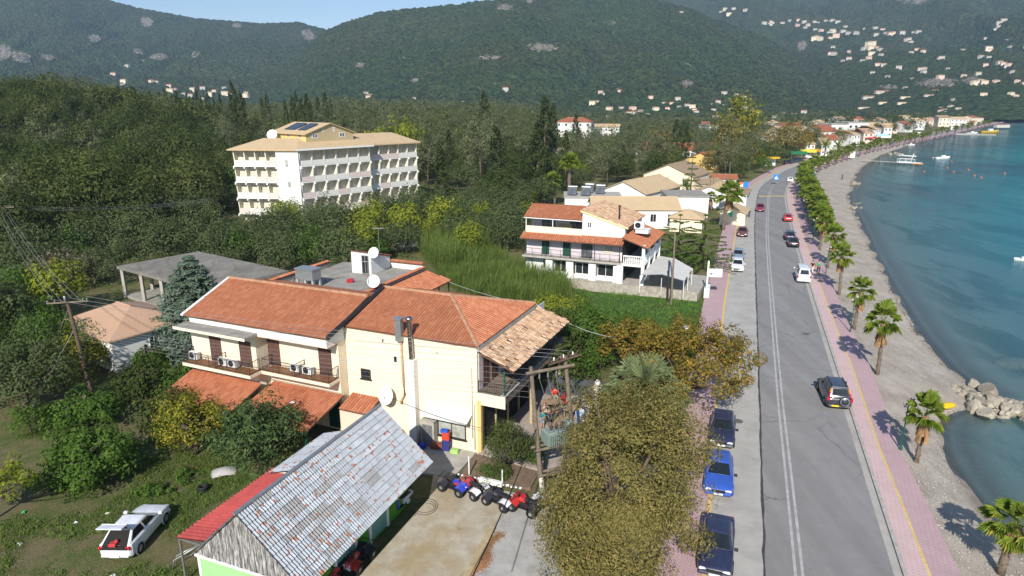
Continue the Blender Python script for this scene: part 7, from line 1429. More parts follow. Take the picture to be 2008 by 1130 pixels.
# quad bikes and scooter
def quad(loc, rz, c1, c2, label, s=1.0):
    o = empty('quad_bike', loc, rz, label, 'quad bike', 'quad bikes parked by the yard', s)
    m1 = paint('quad_paint', c1); m2 = paint('quad_trim', c2)
    for x in (0.62,-0.62):
        for sg in (1,-1):
            T = Matrix.Translation((x,sg*0.45,0.27)) @ Matrix.Rotation(math.pi/2,4,'X'); b = MB(); b.lathe([(0.12,-0.11),(0.22,-0.12),(0.27,-0.08),(0.275,0),(0.27,0.08),(0.22,0.12),(0.12,0.11)],18,0,T)
            for k in range(14): q = 2*math.pi*k/14; T3 = T @ Matrix.Rotation(q,4,'Z'); b.box(0.262,0.29,-0.02,0.02,-0.09,0.09,0,T3)
            w_ = b.build('wheel', M['rubber'], o); b = MB(); b.lathe([(0.001,0.06),(0.05,0.09),(0.10,0.07),(0.135,0.10),(0.135,-0.10),(0.10,-0.07),(0.001,-0.06)],12,0,T); b.build('rim', M['rim'], w_)
    b = MB(); b.box(-0.7,0.7,-0.16,0.16,0.25,0.48,0,None,0.04); b.tube((0.62,-0.42,0.27),(0.62,0.42,0.27),0.04); b.tube((-0.62,-0.42,0.27),(-0.62,0.42,0.27),0.045); b.box(-0.25,0.3,-0.34,0.34,0.26,0.30); b.build('chassis', M['black'], o)
    b = MB()
    for sg in (1,-1):   # front mudguards curve over the wheels
        pr = [(0.98,0.52),(0.85,0.64),(0.62,0.69),(0.40,0.64),(0.25,0.50)]; V = []; F = []
        for (x,z) in pr: V += [(x,sg*0.20,z+0.03),(x,sg*0.60,z-0.03)]
        for k in range(4): F.append((2*k,2*k+1,2*k+3,2*k+2))
        b.add(V,F,0,True); b.add([(x,y,z-0.02) for x,y,z in V],[f[::-1] for f in F],0,True)
    b.box(0.35,0.9,-0.2,0.2,0.52,0.70,0,None,0.05); b.add([(0.9,-0.14,0.55),(0.9,0.14,0.55),(1.05,0,0.50),(0.9,0,0.68)],[(0,1,2),(0,2,3),(1,3,2)]); b.build('front_fairing', m1, o)
    b = MB()
    for sg in (1,-1):
        pr = [(-0.25,0.52),(-0.40,0.66),(-0.62,0.71),(-0.85,0.66),(-0.98,0.55)]; V=[];F=[]
        for (x,z) in pr: V += [(x,sg*0.18,z+0.03),(x,sg*0.60,z-0.03)]
        for k in range(4): F.append((2*k,2*k+1,2*k+3,2*k+2))
        b.add(V,F,0,True); b.add([(x,y,z-0.02) for x,y,z in V],[f[::-1] for f in F],0,True)
    b.build('rear_mudguard', m2, o)
    b = MB(); b.box(-0.05,0.36,-0.13,0.13,0.50,0.80,0,None,0.06); b.build('fuel_tank', m1, o); b = MB(); b.box(-0.75,0.02,-0.16,0.16,0.68,0.82,0,None,0.06); b.build('seat', M['black'], o)
    b = MB(); b.tube((0.45,0,0.62),(0.36,0,0.98),0.03); b.tube((0.36,0,0.98),(0.26,0.38,1.03),0.02); b.tube((0.36,0,0.98),(0.26,-0.38,1.03),0.02); b.build('handlebar', M['black'], o)
    b = MB()
    for y in (-0.3,-0.1,0.1,0.3): b.tube((-0.6,y,0.80),(-0.98,y,0.80),0.014,n=5)
    b.tube((-0.98,-0.32,0.8),(-0.98,0.32,0.8),0.016); b.tube((-0.6,-0.32,0.8),(-0.6,0.32,0.8),0.016); b.build('rack', M['iron'], o); b = MB(); b.tube((1.0,-0.2,0.4),(1.0,0.2,0.4),0.02); b.tube((1.0,-0.2,0.4),(0.8,-0.2,0.62),0.018); b.tube((1.0,0.2,0.4),(0.8,0.2,0.62),0.018); b.build('bull_bar', M['iron'], o)
    for sg in (1,-1): b = MB(); b.ball((0.92,sg*0.16,0.60),0.06,8); b.build('headlight', M['head'], o)
    return o
BK=(0.03,0.03,0.035); WH=(0.62,0.62,0.64); RD=(0.45,0.03,0.025); BL=(0.03,0.05,0.42)
for (px,py,rz,c1,c2,lb) in ((892,962,-8,BL,BK,'blue quad bike at the left end of the row, tail in the shade'),(923,968,165,RD,WH,'red and white quad bike second in the row'),(979,990,168,BK,WH,'black and white quad bike third in the row'),(1030,1001,172,RD,BK,'orange red quad bike partly under the roadside tree'),(1075,1000,160,WH,BL,'white and blue quad bike hidden under the roadside tree')):
    p = G(px,py,0.0); quad((p.x,p.y,0.0), R(rz)+AANG, c1, c2, lb)
p = G(700,1112,0); quad((p.x,p.y+0.2,0), R(250), RD, BK, 'dark red quad bike against the green shed wall at the bottom',1.0)
p = G(668,1135,0); quad((p.x-0.1,p.y,0), R(245), RD, WH, 'red and white quad bike at the bottom edge by the shed',0.9)
def scooter(loc, rz, label):
    o = empty('scooter', loc, rz, label, 'scooter'); pb = paint('scooter_blue',(0.03,0.05,0.33)); pw = paint('scooter_white',(0.6,0.62,0.66))
    for x in (0.62,-0.58):
        T = Matrix.Translation((x,0,0.24)) @ Matrix.Rotation(math.pi/2,4,'X'); b = MB(); b.lathe([(0.17,-0.05),(0.22,-0.055),(0.24,0),(0.22,0.055),(0.17,0.05)],18,0,T); w_ = b.build('wheel', M['rubber'], o); b = MB(); b.lathe([(0.001,0.04),(0.04,0.05),(0.08,0.03),(0.17,0.05),(0.17,-0.05),(0.08,-0.03),(0.001,-0.04)],12,0,T); b.build('rim', M['whitepaint'], w_)
    b = MB(); pr = [(0.86,0.40),(0.78,0.50),(0.62,0.54),(0.46,0.46)]; V=[];F=[]
    for (x,z) in pr: V += [(x,-0.09,z-0.03),(x,0,z),(x,0.09,z-0.03)]
    for k in range(3):
        for j in range(2): F.append((3*k+j,3*k+j+1,3*k+j+4,3*k+j+3))
    b.add(V,F,0,True); b.build('front_mudguard', pb, o)
    b = MB(); b.add([(0.42,-0.2,0.32),(0.42,0.2,0.32),(0.30,0.24,0.75),(0.30,-0.24,0.75),(0.48,-0.08,0.32),(0.48,0.08,0.32),(0.40,0.1,0.85),(0.40,-0.1,0.85)],[(0,1,2,3),(4,7,6,5),(0,4,5,1),(2,6,7,3),(0,3,7,4),(1,5,6,2)],0); b.build('leg_shield', pb, o)
    b = MB(); b.tube((0.60,0,0.26),(0.34,0,0.98),0.03); b.tube((0.32,-0.34,1.0),(0.32,0.34,1.0),0.02); b.build('fork', M['black'], o); b = MB(); b.box(0.26,0.46,-0.13,0.13,0.86,1.02,0,None,0.05); b.build('headlight_cowl', pw, o)
    b = MB(); b.box(-0.15,0.42,-0.14,0.14,0.26,0.34); b.build('footboard', M['black'], o); b = MB(); b.add([(-0.1,-0.15,0.35),(-0.1,0.15,0.35),(-0.92,0.10,0.62),(-0.92,-0.10,0.62),(-0.1,-0.14,0.68),(-0.1,0.14,0.68),(-0.95,0.10,0.76),(-0.95,-0.10,0.76)],[(3,2,1,0),(4,5,6,7),(0,1,5,4),(1,2,6,5),(2,3,7,6),(3,0,4,7)]); b.build('rear_body', pw, o)
    b = MB(); b.box(-0.78,0.0,-0.13,0.13,0.70,0.80,0,None,0.04); b.build('seat', M['black'], o); b = MB(); b.tube((-0.75,-0.12,0.80),(-1.0,-0.12,0.86),0.018); b.tube((-0.75,0.12,0.80),(-1.0,0.12,0.86),0.018); b.tube((-1.0,-0.12,0.86),(-1.0,0.12,0.86),0.018); b.build('rack', M['iron'], o)
    for sg in (1,-1): b = MB(); b.tube((0.34,sg*0.22,1.0),(0.36,sg*0.34,1.16),0.012,n=5); b.ball((0.36,sg*0.34,1.18),0.06,8,0,(0.4,1,1)); b.build('mirror', M['black'], o)
    return o
p = G(787,1000,0); scooter((p.x,p.y,0), R(-121), 'blue and white scooter parked in the shade beside the green shed')

# ================================================================== people
SK = simple('skin',(0.42,0.24,0.16),0.6,0.08,6)
def skin_obj(name, joints, edges, mat, parent, sub=1):
    me = bpy.data.meshes.new(name); me.from_pydata([j[0] for j in joints], edges, []); o = link(name, me, parent); me.materials.append(mat)
    sk = o.modifiers.new('skin','SKIN'); me.skin_vertices.new() if not me.skin_vertices else None
    for i,j in enumerate(joints): r = j[1]; me.skin_vertices[0].data[i].radius = (r,r) if not hasattr(r,'__len__') else r
    me.skin_vertices[0].data[0].use_root = True; o.modifiers.new('sub','SUBSURF').levels = sub; o.modifiers['sub'].render_levels = sub
    me.polygons.foreach_set('use_smooth', []) ; sk.use_smooth_shade = True; return o
def person(loc, rz, label, shirt, trousers, hair=(0.03,0.02,0.015), pose='stand', s=1.0, shorts=False, arms=((0.30,0.10,1.08),(0.30,-0.1,1.08)), hands=None):
    """skinned body; x is the facing direction"""
    o = empty('person', loc, rz, label, 'person', None, s)
    if pose == 'sit': hip = 0.50; sh = 0.98; kn = (0.42,0.46); ft = (0.40,0.05); lean = 0.05
    elif pose == 'walk': hip = 0.92; sh = 1.42; lean = 0.05
    else: hip = 0.92; sh = 1.42; lean = 0.0
    J = [((0,0,hip),(0.14,0.16)),((lean*0.5,0,hip+0.22),(0.12,0.15)),((lean,0,sh-0.05),(0.12,0.17)),((lean,0,sh+0.06),(0.055,0.055)),((lean+0.02,0,sh+0.14),(0.085,0.075)),((lean+0.025,0,sh+0.25),(0.105,0.09)),((lean+0.01,0,sh+0.31),(0.06,0.055))]; E = [(0,1),(1,2),(2,3),(3,4),(4,5),(5,6)]
    LG = []
    for sg in (1,-1):
        n = len(J); st = 0.22*sg if pose == 'walk' else 0.0
        if pose == 'sit': P = [((0.08,0.10*sg,hip),0.085),((kn[0],0.12*sg,kn[1]+0.04),0.062),((ft[0],0.12*sg,0.10),0.042),((ft[0]+0.14,0.12*sg,0.045),(0.035,0.04))]
        else: P = [((0,0.095*sg,hip-0.06),0.085),((0.03+st*0.6,0.10*sg,hip*0.53),0.060),((st*1.1-(0.05 if pose=='walk' else 0),0.10*sg,0.10),0.042),((st*1.1+0.13,0.11*sg,0.04),(0.035,0.045))]
        J += P; E += [(0,n),(n,n+1),(n+1,n+2),(n+2,n+3)]; LG.append(P)
    AR = []
    for i,sg in enumerate((1,-1)):
        n = len(J); h_ = hands[i] if hands else ((0.10 if pose!='sit' else 0.32),0.27*sg,hip-0.05 if pose!='sit' else hip+0.22); el = ((lean-0.03+h_[0]*0.25),0.27*sg,(sh-0.06+h_[2])/2-0.02)
        P = [((lean,0.19*sg,sh-0.04),0.058),(el,0.045),(h_,0.033),((h_[0]+0.05,h_[1],h_[2]-0.07),(0.028,0.04))]; J += P; E += [(2,n),(n,n+1),(n+1,n+2),(n+2,n+3)]; AR.append(P)
    skin_obj('body', J, E, SK, o)
    sj = [((0,0,hip-0.03),(0.165,0.18)),(J[1][0],(0.14,0.17)),(J[2][0],(0.14,0.185))]; se = [(0,1),(1,2)]
    for P in AR: n = len(sj); m = tuple(lerp(P[0][0][k],P[1][0][k],0.75) for k in range(3)); sj += [(P[0][0],0.075),(m,0.062)]; se += [(2,n),(n,n+1)]
    skin_obj('shirt', sj, se, simple('cloth_shirt',shirt,0.9,0.1,8), o)
    tj = [((0,0,hip+0.04),(0.15,0.165))]; te = []
    for P in LG:
        n = len(tj); end = P[1] if shorts else P[2]; tj += [(P[0][0],0.105),(P[1][0],0.078)]; te += [(0,n),(n,n+1)]
        if not shorts: tj.append((P[2][0],0.060)); te.append((n+1,n+2))
    skin_obj('trousers', tj, te, simple('cloth_trousers',trousers,0.9,0.15,8), o)
    b = MB(); c = J[5][0]; b.ball((c[0]-0.02,c[1],c[2]+0.035),0.118,12,0,(1.0,0.9,0.95)); b.build('hair', simple('hair',hair,0.7,0.2,20), o)
    for sg in (1,-1): b = MB(); b.ball((c[0]+0.098,0.032*sg,c[2]-0.01),0.012,6); b.build('eye', M['black'], o)
    b = MB(); b.ball((c[0]+0.108,0,c[2]-0.045),0.018,6,0,(1,0.8,1.3)); b.build('nose', SK, o)
    for P in LG: b = MB(); f_ = P[3][0]; b.box(f_[0]-0.18,f_[0]+0.08,f_[1]-0.045,f_[1]+0.045,0,0.08,0,None,0.025); b.build('shoe', M['black'], o)
    return o
z0 = 0.10
def gp(px,py): p = G(px,py,z0); return (p.x,p.y,z0)
person(gp(1080,832), R(95), 'person in plum top and navy jeans sitting with back to the camera on the patio',(0.16,0.025,0.08),(0.02,0.022,0.06),(0.05,0.025,0.015),'sit',1.05)
person(gp(1064,840), R(40), 'child in teal T-shirt and patterned shorts standing on the patio',(0.01,0.25,0.30),(0.25,0.30,0.42),(0.25,0.15,0.07),'stand',0.82,True)
person(gp(1066,818), R(-10), 'person in pale pink top seated beside the child on the patio',(0.62,0.36,0.36),(0.55,0.5,0.52),(0.45,0.16,0.10),'sit',0.95)
person(gp(1093,822), R(200), 'child in dark navy clothes sitting beside the brown patio table',(0.02,0.022,0.06),(0.02,0.02,0.05),(0.03,0.02,0.015),'sit',0.85)
person(gp(1088,787), R(-80), 'person in bright red top sitting at the far end of the patio',(0.5,0.03,0.03),(0.3,0.28,0.22),(0.03,0.02,0.01),'sit',0.95)
z0 = 0.12
person(gp(1604,536), heading(80)+R(180), 'man in green T-shirt and dark trousers walking on the promenade',(0.03,0.30,0.13),(0.02,0.02,0.06),(0.04,0.025,0.02),'walk')
person(gp(1592,535), heading(80)+R(160), 'person in black top and white trousers beside the white van',(0.03,0.02,0.025),(0.62,0.62,0.62),(0.08,0.03,0.02),'walk',0.95)
p = G(1651,352,-0.5); person((p.x,p.y,-0.55), R(30), 'lone dark figure walking far away on the beach',(0.05,0.05,0.06),(0.04,0.04,0.05))
z0 = 0.10
def chair(loc, rz, mat, label):
    o = empty('chair', loc, rz, label, 'chair', 'patio chairs'); b = MB(); b.box(-0.22,0.22,-0.22,0.22,0.42,0.47); b.build('seat', mat, o); b = MB(); b.box(-0.24,-0.19,-0.22,0.22,0.47,0.92); b.build('backrest', mat, o)
    for x in (-0.2,0.2):
        for y in (-0.2,0.2): b = MB(); b.tube((x,y,0),(x,y,0.43),0.018,n=6); b.build('leg', M['iron'], o)
    return o
rdm = simple('red_chair_cloth',(0.35,0.02,0.025),0.8,0.15,6); nvm = simple('navy_chair_cloth',(0.03,0.03,0.08),0.8,0.15,6); wdm = simple('table_wood',(0.30,0.21,0.15),0.7,0.15,5)
for px,py,rz,m,lb in ((1080,832,95,nvm,'navy chair under the person in plum'),(1066,818,-10,nvm,'chair under the person in pale pink'),(1093,822,200,nvm,'chair under the child in navy'),(1088,787,-80,rdm,'red chair at the far end of the patio'),(1108,800,180,rdm,'red chair behind the second patio table'),(1103,790,150,rdm,'red chair beside the dark patio wall')): x,y,z_ = gp(px,py); chair((x-0.05*math.cos(R(rz)),y-0.05*math.sin(R(rz)),z_), R(rz), m, lb)
def table(loc, rz, L, W, label):
    o = empty('patio_table', loc, rz, label, 'table', 'patio tables'); b = MB(); b.box(-L/2,L/2,-W/2,W/2,0.71,0.76); b.build('table_top', wdm, o)
    for x in (-L/2+0.1,L/2-0.1):
        for y in (-W/2+0.1,W/2-0.1): b = MB(); b.box(x-0.03,x+0.03,y-0.03,y+0.03,0,0.71); b.build('leg', wdm, o)
for px,py,L,W,rz,lb in ((1083,806,1.0,0.9,-23,'square brown table among the people on the patio'),(1094,850,2.4,0.75,62,'long brown table in the middle of the patio'),(1122,815,1.6,0.8,62,'brown table beside the clothes rail')): table(gp(px,py),R(rz),L,W,lb)
CR = empty('clothes_rail', gp(1143,838), R(60), 'clothes rail hung with pale blue pink and navy garments on the patio', 'clothes rail')
b = MB(); b.tube((-0.9,0,0),(-0.9,0,1.7),0.02); b.tube((0.9,0,0),(0.9,0,1.7),0.02); b.tube((-0.9,0,1.68),(0.9,0,1.68),0.02); b.tube((-0.9,-0.3,0.02),(-0.9,0.3,0.02),0.02); b.tube((0.9,-0.3,0.02),(0.9,0.3,0.02),0.02); b.build('frame', M['metal'], CR)
for k,c_ in enumerate(((0.30,0.40,0.58),(0.58,0.60,0.66),(0.02,0.03,0.10),(0.60,0.38,0.38),(0.38,0.42,0.62),(0.62,0.55,0.20))):
    x = -0.75+k*0.3; b = MB(); n = 6; V=[];F=[]
    for i in range(n+1):
        z = 1.64-1.0*i/n; w = 0.10 if i==0 else 0.24+0.05*math.sin(i*1.3+k); V += [(x+0.03*math.sin(i+k),-w,z),(x-0.03*math.sin(i*1.4),0,z+0.02),(x+0.03*math.cos(i+k),w,z)]
    for i in range(n):
        for j in range(2): F.append((3*i+j,3*i+j+1,3*i+j+4,3*i+j+3))
    b.add(V,F,0,True); b.add([(a+0.02,b_,c2) for a,b_,c2 in V],[f[::-1] for f in F],0,True); b.build('garment', simple('garment',c_,0.9,0.1,8), CR)
o = empty('whitewashed_trunk', gp(1168,812), 0, 'whitewashed old tree trunk standing beside the patio', 'tree trunk'); b = MB(); b.path([(0,0,-0.1),(0.03,0,1.0),(0.0,0.02,2.0),(0.06,0,2.5)],0.30,12,r1=0.20); b.lathe([(0.21,2.48),(0.12,2.65),(0.02,2.72)],10,0,Matrix.Translation((0.06,0,0))); wt_ = NT('flaking_whitewash'); n = wt_.noise(5,6,0.75); wt_.base(wt_.ramp(n,[(0.44,(0.22,0.19,0.15)),(0.52,(0.66,0.65,0.62))])); wt_.set(0.95); wt_.bump(n,0.6,0.03); b.build('trunk', wt_.m, o); b = MB(); b.path([(0.05,0,1.9),(0.35,0.05,2.15),(0.42,0.05,2.3)],0.09,7,r1=0.06); b.build('branch_stub', wt_.m, o)
b = MB(); b.box(-2.6,2.6,-0.09,0.09,0,1.7); o = b.build('patio_wall', simple('dark_grey_wall',(0.07,0.075,0.085),0.9,0.2,1.5,dirt=0.3)); o.location = (*G(1128,785,0)[:2],0.1); o.rotation_euler=(0,0,AANG); tag(o,'dark grey wall closing the far side of the patio','wall')
b = MB(); b.box(-0.7,0.7,-0.35,0.35,0,0.75,0,None,0.03); o = b.build('stone_counter', M['concrete_l']); o.location=gp(1130,798); o.rotation_euler=(0,0,AANG); tag(o,'pale stone counter in front of the dark patio wall','counter')

# ================================================================== poles, wires, lamps, signs
def up_at(px, py, Y): return AtY(px,py,Y)
b1 = G(1063,962,0); b2 = G(1133,945,0)
HP = empty('transformer_pole', (b1.x,b1.y,0), 0, 'twin wooden pole carrying a green transformer beside the cream house', 'utility pole')
hl = lambda P: Vector(P)-Vector((b1.x,b1.y,0))
t1 = hl(up_at(1041,720,b1.y)); t2 = hl(up_at(1108,700,b2.y)); B2 = hl((b2.x,b2.y,0))
b = MB(); b.tube((0,0,-0.3),t1,0.155,0.11,10); b.build('pole', M['wood'], HP); b = MB(); b.tube(B2-Vector((0,0,0.3)),t2,0.155,0.11,10); b.build('pole', M['wood'], HP)
b = MB(); b.tube((0,0,-0.05),t1*0.13,0.165,0.16,10); b.build('white_pole_base', wt_.m, HP)
dx = (t2-t1); dx.z = 0; dx.normalize()
def crossbeam(nm, z, r, off, e0=0.4, e1=0.4, mat='wood'):
    f1 = t1*(z/t1.z); f2 = B2+(t2-B2)*(z/t2.z); nn = Vector((-dx.y,dx.x,0))*off; bb = MB(); bb.tube(f1-dx*e0+nn, f2+dx*e1+nn, r, r, 8); return bb.build(nm, M[mat], HP)
ztop = min(t1.z,t2.z)
crossbeam('crossbeam', ztop-0.25, 0.10, -0.2)
for off in (-0.22,0.22): crossbeam('transformer_beam', ztop*0.355, 0.09, off, 0.35, 0.35)
for off in (-0.2,0.2): crossbeam('lower_beam', ztop*0.14, 0.08, off, 0.3, 0.1)
# angled double crossarm with insulators at the second pole
aa_ = R(38); d_ = Vector((math.cos(aa_),math.sin(aa_),0)); c_ = t2+Vector((0,0,-0.1))
for off in (-0.14,0.14): nn = Vector((-d_.y,d_.x,0))*off; b = MB(); b.tube(c_-d_*1.25+nn,c_+d_*1.05+nn,0.075,0.075,6); b.build('crossarm', M['wood_brown'], HP)
for k in range(7): q = c_-d_*(1.2-k*0.36); b = MB(); b.lathe([(0.02,0),(0.05,0.03),(0.03,0.09),(0.055,0.12),(0.03,0.2),(0.001,0.22)],8,0,Matrix.Translation(q+Vector((0,0,0.07)))); b.build('insulator', M['whitepaint'] if k%2 else M['shutter'], HP)
for k in range(3):
    q = (t1+Vector((0,0,-0.3))).lerp(t2+Vector((0,0,-0.6)),0.25+0.25*k)
    b = MB(); b.lathe([(0.03,-0.5),(0.07,-0.45),(0.03,-0.4),(0.07,-0.35),(0.03,-0.3),(0.07,-0.25),(0.03,-0.2),(0.02,0.0)],8,0,Matrix.Translation(q)); b.build('hanging_insulator', M['metal'], HP)
    e = (t1*(0.355)).lerp(B2+(t2-B2)*0.355,0.45+0.12*k)+Vector((0,0,1.1)); b = MB(); b.tube(q+Vector((0,0,-0.5)),e,0.012,n=5); b.build('dropper_wire', M['cable'], HP)
mid = (t1*0.355).lerp(B2+(t2-B2)*0.355,0.5); Tm = Matrix.Translation(mid) @ Matrix.Rotation(math.atan2(dx.y,dx.x),4,'Z')
tg_ = simple('transformer_green',(0.19,0.245,0.22),0.5,0.1,3); b = MB(); b.box(-0.75,0.75,-0.42,0.42,0.1,0.95,0,Tm,0.05); b.build('transformer_tank', tg_, HP)
for y0_ in (-0.56,0.42):
    b = MB()
    for k in range(11): b.box(-0.7+k*0.135,-0.66+k*0.135,y0_,y0_+0.14,0.18,0.85,0,Tm)
    b.build('cooling_fins', tg_, HP)
for k in range(3): b = MB(); b.lathe([(0.09,0.94),(0.10,1.0),(0.06,1.05),(0.10,1.1),(0.06,1.15),(0.10,1.2),(0.06,1.26),(0.03,1.36)],9,0,Tm @ Matrix.Translation((-0.35+k*0.35,0,0))); b.build('bushing', M['shutter'], HP)
b = MB(); b.tube(Tm@Vector((0.55,0.0,1.15)),Tm@Vector((0.95,0,1.15)),0.22,n=12); b.build('oil_conservator', tg_, HP)
m2 = (t1*0.14).lerp(B2+(t2-B2)*0.14,0.75); b = MB(); Tm2 = Matrix.Translation(m2) @ Matrix.Rotation(math.atan2(dx.y,dx.x),4,'Z'); b.box(-0.42,0.42,-0.45,-0.15,-0.2,1.0,0,Tm2,0.03); b.build('meter_box', M['metal'], HP)
b = MB(); b.tube(c_+Vector((0,0,-0.6)), hl(G(1165,800,0)), 0.012, n=5); b.build('stay_wire', M['cable'], HP)
def upole(base, top, label, arms=1, r=0.15, mat='wood_brown', armlen=1.3, adir=R(25), struts=True):
    o = empty('utility_pole', base, 0, label, 'utility pole'); tp = Vector(top)-Vector(base); b = MB(); b.tube((0,0,-0.4),tp,r,r*0.68,10); b.build('pole', M[mat], o)
    for k in range(arms):
        d = Vector((math.cos(adir),math.sin(adir),0)); c = tp*(0.975-0.07*k); b = MB(); b.tube(c-d*armlen,c+d*armlen,0.07,0.07,6); b.build('crossarm', M['wood'], o)
        for q in (-0.95,-0.6,0.02,0.75,0.95): b = MB(); b.lathe([(0.02,0),(0.05,0.03),(0.03,0.08),(0.055,0.11),(0.02,0.17)],8,0,Matrix.Translation(c+d*armlen*q+Vector((0,0,0.06)))); b.build('insulator', M['metal'], o)
    return o, tp
pb = G(186,792,0); ptp = up_at(131,588,pb.y+0.3); PL,_ = upole((pb.x,pb.y,0), ptp, 'brown wooden utility pole with crossarm left of the cream house', 1, 0.17, 'wood_brown', 1.35, R(14))
b = MB(); tpv = ptp-Vector((pb.x,pb.y,0))
for k in range(4): q = tpv*(0.66-0.015*k); b.tube(q+Vector((0.05,-0.1,-0.18*k)),q+Vector((0.75,-0.25,-0.18*k-0.05)),0.02,n=5)
b.build('wire_bracket', M['iron'], PL)
b = MB(); b.lathe([(0.03,0),(0.07,0.05),(0.07,0.4),(0.03,0.45)],8,0,Matrix.Translation(tpv+Vector((0,-0.2,-0.1)))); b.build('fuse', M['metal'], PL)
fb_ = G(34,528,0); fbz = gz(fb_.x,fb_.y); ft_ = up_at(2,404,fb_.y); PF,_ = upole((fb_.x,fb_.y,fbz), ft_, 'far wooden utility pole at the left edge among the olive trees', 2, 0.16, 'wood_brown', 1.5, R(10))
p_ = G(1316,597,0); PB,_ = upole((p_.x,p_.y,0), up_at(1324,456,p_.y), 'slim grey wooden pole on the meadow edge by the canopy', 0, 0.13, 'wood')
b = MB(); b.tube((-0.35,0.3,0),(-0.45,0.35,5.0),0.10,n=8); b.build('stub_pole', M['iron'], PB)
for k,(px,py,pt,Y,lb) in enumerate(((943,370,312,140,'thin pole among the trees right of the hotel'),(1397,402,338,0,'left of two slim grey poles above the cottages'),(1391,405,335,0,'second slim grey pole above the cottages'),(1429,378,318,0,'short grey pole beside the pavement tree'),(1441,398,350,0,'pavement pole next to the low grey shed'),(1337,0,0,0,''))):
    if not lb: continue
    q = G(px,py,0); upole((q.x,q.y,gz(q.x,q.y)), up_at(px+3,pt,q.y), lb, 1 if k==0 else 0, 0.12, 'wood' if k else 'wood_brown', 0.8)
def wire(a, c, sag, r=0.012, mat='cable', label=None, group=None):
    a,c = Vector(a),Vector(c); n = 16; b = MB(); b.path([a.lerp(c,k/n)+Vector((0,0,-sag*4*(k/n)*(1-k/n))) for k in range(n+1)], r, 4); o = b.build('overhead_wire', M[mat]); tag(o,label,'wire',group); return o
pw = lambda k: ptp+Vector((0.35,-0.2,-1.95-0.22*k)); hw = lambda k: Vector((b1.x,b1.y,0))+t1*(0.985-0.045*k)
for k in range(6): wire(pw(k*0.9), hw(k), 0.35, 0.007, 'cable', 'thin wire crossing in front of the cream house between the two poles', 'wires in front of the cream house')
for k in range(3): wire(ptp+Vector((-1.2+1.2*k,-0.25+0.3*k,0.15)), Vector((b1.x,b1.y,0))+t2+d_*(-1.0+k*0.8)+Vector((0,0,0.2)), 0.4, 0.012, 'cable', 'upper wire from the left pole crossarm to the transformer pole', 'upper wires to the transformer pole')
for k in range(4): wire(ptp+Vector((-1.0+0.6*k,-0.1+0.15*k,0.1-0.3*(k%2))), ft_+Vector((-0.8+0.5*k,0,-0.2-0.5*(k%2))), 0.9, 0.014, 'cable', 'wire running between the two left utility poles', 'wires between the left poles')
for k in range(3): wire(ft_+Vector((0.5,0,-0.2*k)), up_at(420,388+k*3,118), 0.8, 0.02, 'cable', 'distant wire crossing the olive grove from the far left pole', 'wires over the olive grove')
wire(Vector((b1.x,b1.y,0))+t1*0.52, (-1.6,19.5,5.5), 0.25, 0.028, 'cable_d', 'thick black cable dropping across the quad bikes towards the bottom edge')
for k in range(2): g0_ = G(70-15*k,745+45*k,1.0); wire(pb+tpv*(0.93-0.2*k), (g0_.x,g0_.y,0.3), 0.0, 0.022, 'cable', ('upper stay wire of the left utility pole','lower stay wire of the left utility pole')[k])
wire(Aw(0.1,9.7,7.4), AtY(1217,664,51), 0.5, 0.018, 'whitepaint', 'white cable from the roof corner out over the garden trees'); wire(Aw(-14.2,22.0,4.6), Aw(0.1,9.7,7.3), 0.25, 0.014, 'whitepaint', 'pale cable from the flat roofed house to the roof corner')
wire(Aw(-6.4,-0.3,2.9), Vector((b1.x,b1.y,0))+t1*0.45, 0.5, 0.016, 'cable_d', 'dark cable from the wall dish to the transformer beams')
# lamps
lampg = simple('lamp_green',(0.012,0.085,0.055),0.5,0.15,4); gl_ = simple('smoky_globe',(0.33,0.30,0.27),0.15,0.1,4)
def lamp(loc, rz, label, group='promenade lamp posts'):
    o = empty('street_lamp', loc, rz, label, 'lamp post', group); b = MB(); b.lathe([(0.10,0),(0.10,0.12),(0.06,0.2),(0.05,1.2),(0.065,1.25),(0.04,1.35),(0.035,3.2)],10); b.tube((0,0,3.0),(0.0,0.28,3.12),0.022); b.tube((0,0,3.2),(0,-0.25,3.35),0.022); b.tube((0,0.28,3.1),(0,0.28,3.2),0.05); b.tube((0,-0.25,3.35),(0,-0.25,3.45),0.05); b.build('post', lampg, o)
    for y,z in ((0.28,3.32),(-0.25,3.58)): b = MB(); b.ball((0,y,z),0.15,12); b.build('globe', gl_, o)
    return o
for px,py,lb in ((1766,882,'nearest green lamp post with two globes beside the rock groyne palm'),(1667,651,'second green lamp post with two globes along the promenade'),(1619,537,'lamp post beside the man in green'),(1594,471,'lamp post beside the palm shadows near the black cars'),(1575,427,'lamp post near the bright red hatchback'),(1562,392,'distant lamp post beside the speed hump')): q = G(px,py,0.12); lamp((q.x,q.y,0.12), heading(q.y)+R(35), lb)
q = G(1337,768,0.12); o = empty('street_lamp', (q.x,q.y,0.0), 0, 'white mushroom topped lamp rising from the orange plane tree', 'lamp post'); b = MB(); top = up_at(1339,640,q.y); b.tube((0,0,0),(0,0,top.z-0.25),0.06,0.045); b.build('post', M['whitepaint'], o); b = MB(); b.lathe([(0.07,top.z-0.3),(0.13,top.z-0.25),(0.26,top.z-0.1),(0.27,top.z-0.04),(0.10,top.z+0.02),(0.02,top.z+0.04)],14); b.build('lamp_head', M['whitepaint'], o)
